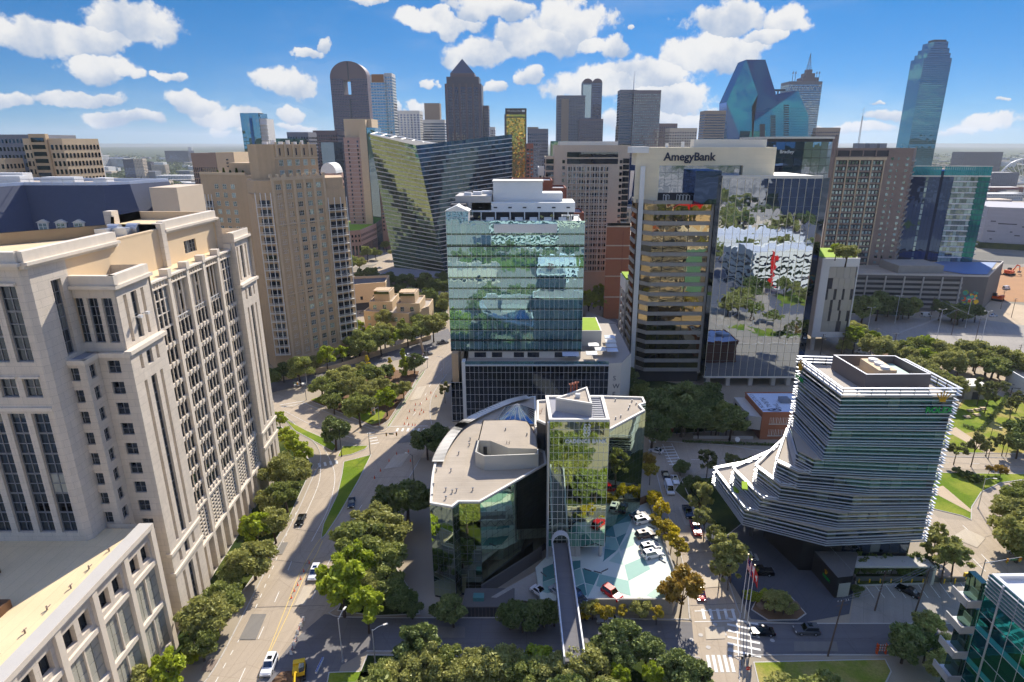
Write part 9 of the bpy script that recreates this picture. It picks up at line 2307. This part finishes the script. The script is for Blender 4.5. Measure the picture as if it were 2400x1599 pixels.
for k in range(5):m=MB();m.box(c.x-1+k*0.42,c.x-0.75+k*0.42,c.y-1.3,c.y+1.3,0.1,0.16);m.build('bar','brown_stone',t)
t=thing('satellite_dish',gp(1727,1040),'white round street mirror dish on the pavement before the brick building','dish');c=gp(1727,1040);m=MB();m.bar((c.x,c.y,0),(c.x,c.y,1.0),0.1);m.build('post','white_metal',t);m=MB();m.bar((c.x,c.y,1.5),(c.x,c.y-0.15,1.6),0.8,n=14);m.build('dish','white_paint',t)
t=thing('garden_parasol',gp(1742,1005),'round pale garden parasol beside the brick building','parasol');c=gp(1742,1006);m=MB();m.bar((c.x,c.y,0),(c.x,c.y,2.6),0.06);m.build('pole','white_metal',t);m=MB();n=12
for k in range(n):a_,b_=6.283*k/n,6.283*(k+1)/n;m.tri((c.x+1.8*math.cos(a_),c.y+1.8*math.sin(a_),2.4),(c.x+1.8*math.cos(b_),c.y+1.8*math.sin(b_),2.4),(c.x,c.y,3.0))
m.build('canopy','white_paint',t)
t=thing('street_wall',gp(1700,1028),'low pale retaining wall with planting along the street before the brick building','wall');a,b=gp(1625,1028),gp(1765,1030);f_=Face((a.x,a.y),(b.x,b.y));m=MB();f_.slab(m,0,f_.W,0,1.0,-0.3,0);m.build('masonry','pale_concrete',t)
t=thing('hedge_row',gp(1720,1043),'clipped dark hedge strip along the street before the brick building','hedge');a,b=gp(1600,1037),gp(1850,1046);rng=random.Random(8);m=MB()
for k in range(1500):q=a.lerp(b,rng.random());leaf_quad(m,Vector((q.x,q.y+rng.uniform(-.5,.5),rng.uniform(0.1,0.8))),0.25,rng)
m.build('foliage','leaf_oak_dark',t)
def person(p,label,top,legs,z=0.0):
 c=gp(*p);t=thing('person',(c.x,c.y,z),label,'person');me=bpy.data.meshes.new('body')
 J=[(0,0,0.95),(0,0,1.2),(0,0,1.42),(0,0,1.52),(0,0,1.66),(0.2,0,1.4),(0.27,0.03,1.12),(0.25,-0.1,0.88),(-0.2,0,1.4),(-0.27,0.03,1.12),(-0.25,-0.08,0.88),(0.1,0,0.9),(0.12,-0.08,0.5),(0.12,0.0,0.08),(0.12,-0.16,0.04),(-0.1,0,0.9),(-0.12,0.05,0.5),(-0.12,0.1,0.08),(-0.12,-0.06,0.04)]
 Ed=[(0,1),(1,2),(2,3),(3,4),(2,5),(5,6),(6,7),(2,8),(8,9),(9,10),(0,11),(11,12),(12,13),(13,14),(0,15),(15,16),(16,17),(17,18)]
 R=[.15,.15,.16,.06,.11,.07,.05,.04,.07,.05,.04,.1,.07,.05,.05,.1,.07,.05,.05]
 me.from_pydata(J,Ed,[]);o=bpy.data.objects.new('body',me);COL.objects.link(o);o.parent=t
 sk=o.modifiers.new('skin','SKIN')
 for v,r in zip(me.skin_vertices[0].data,R):v.radius=(r,r*0.85)
 me.skin_vertices[0].data[0].use_root=True;o.modifiers.new('sub','SUBSURF').levels=1;me.materials.append(MATS[top])
person((1586,1022),'person in dark clothes standing at the grove corner crossing','charcoal','charcoal')
# ------ the air: light haze that pales the far skyline
def haze():
 m=MB();m.box(-9000,9000,-600,32000,-3,330);o=m.build('haze','dark_metal',kind='stuff');mt=bpy.data.materials.new('air');mt.use_nodes=True;w=NT(mt.node_tree)
 v=w.n('ShaderNodeVolumePrincipled',ins={'Color':(0.80,0.88,1.0,1),'Density':HAZE,'Anisotropy':0.2});out=w.n('ShaderNodeOutputMaterial');w.link(v.outputs[0],out.inputs['Volume']);o.data.materials.clear();o.data.materials.append(mt)
HAZE=0.00006
USE_HAZE=True
if USE_HAZE:haze()
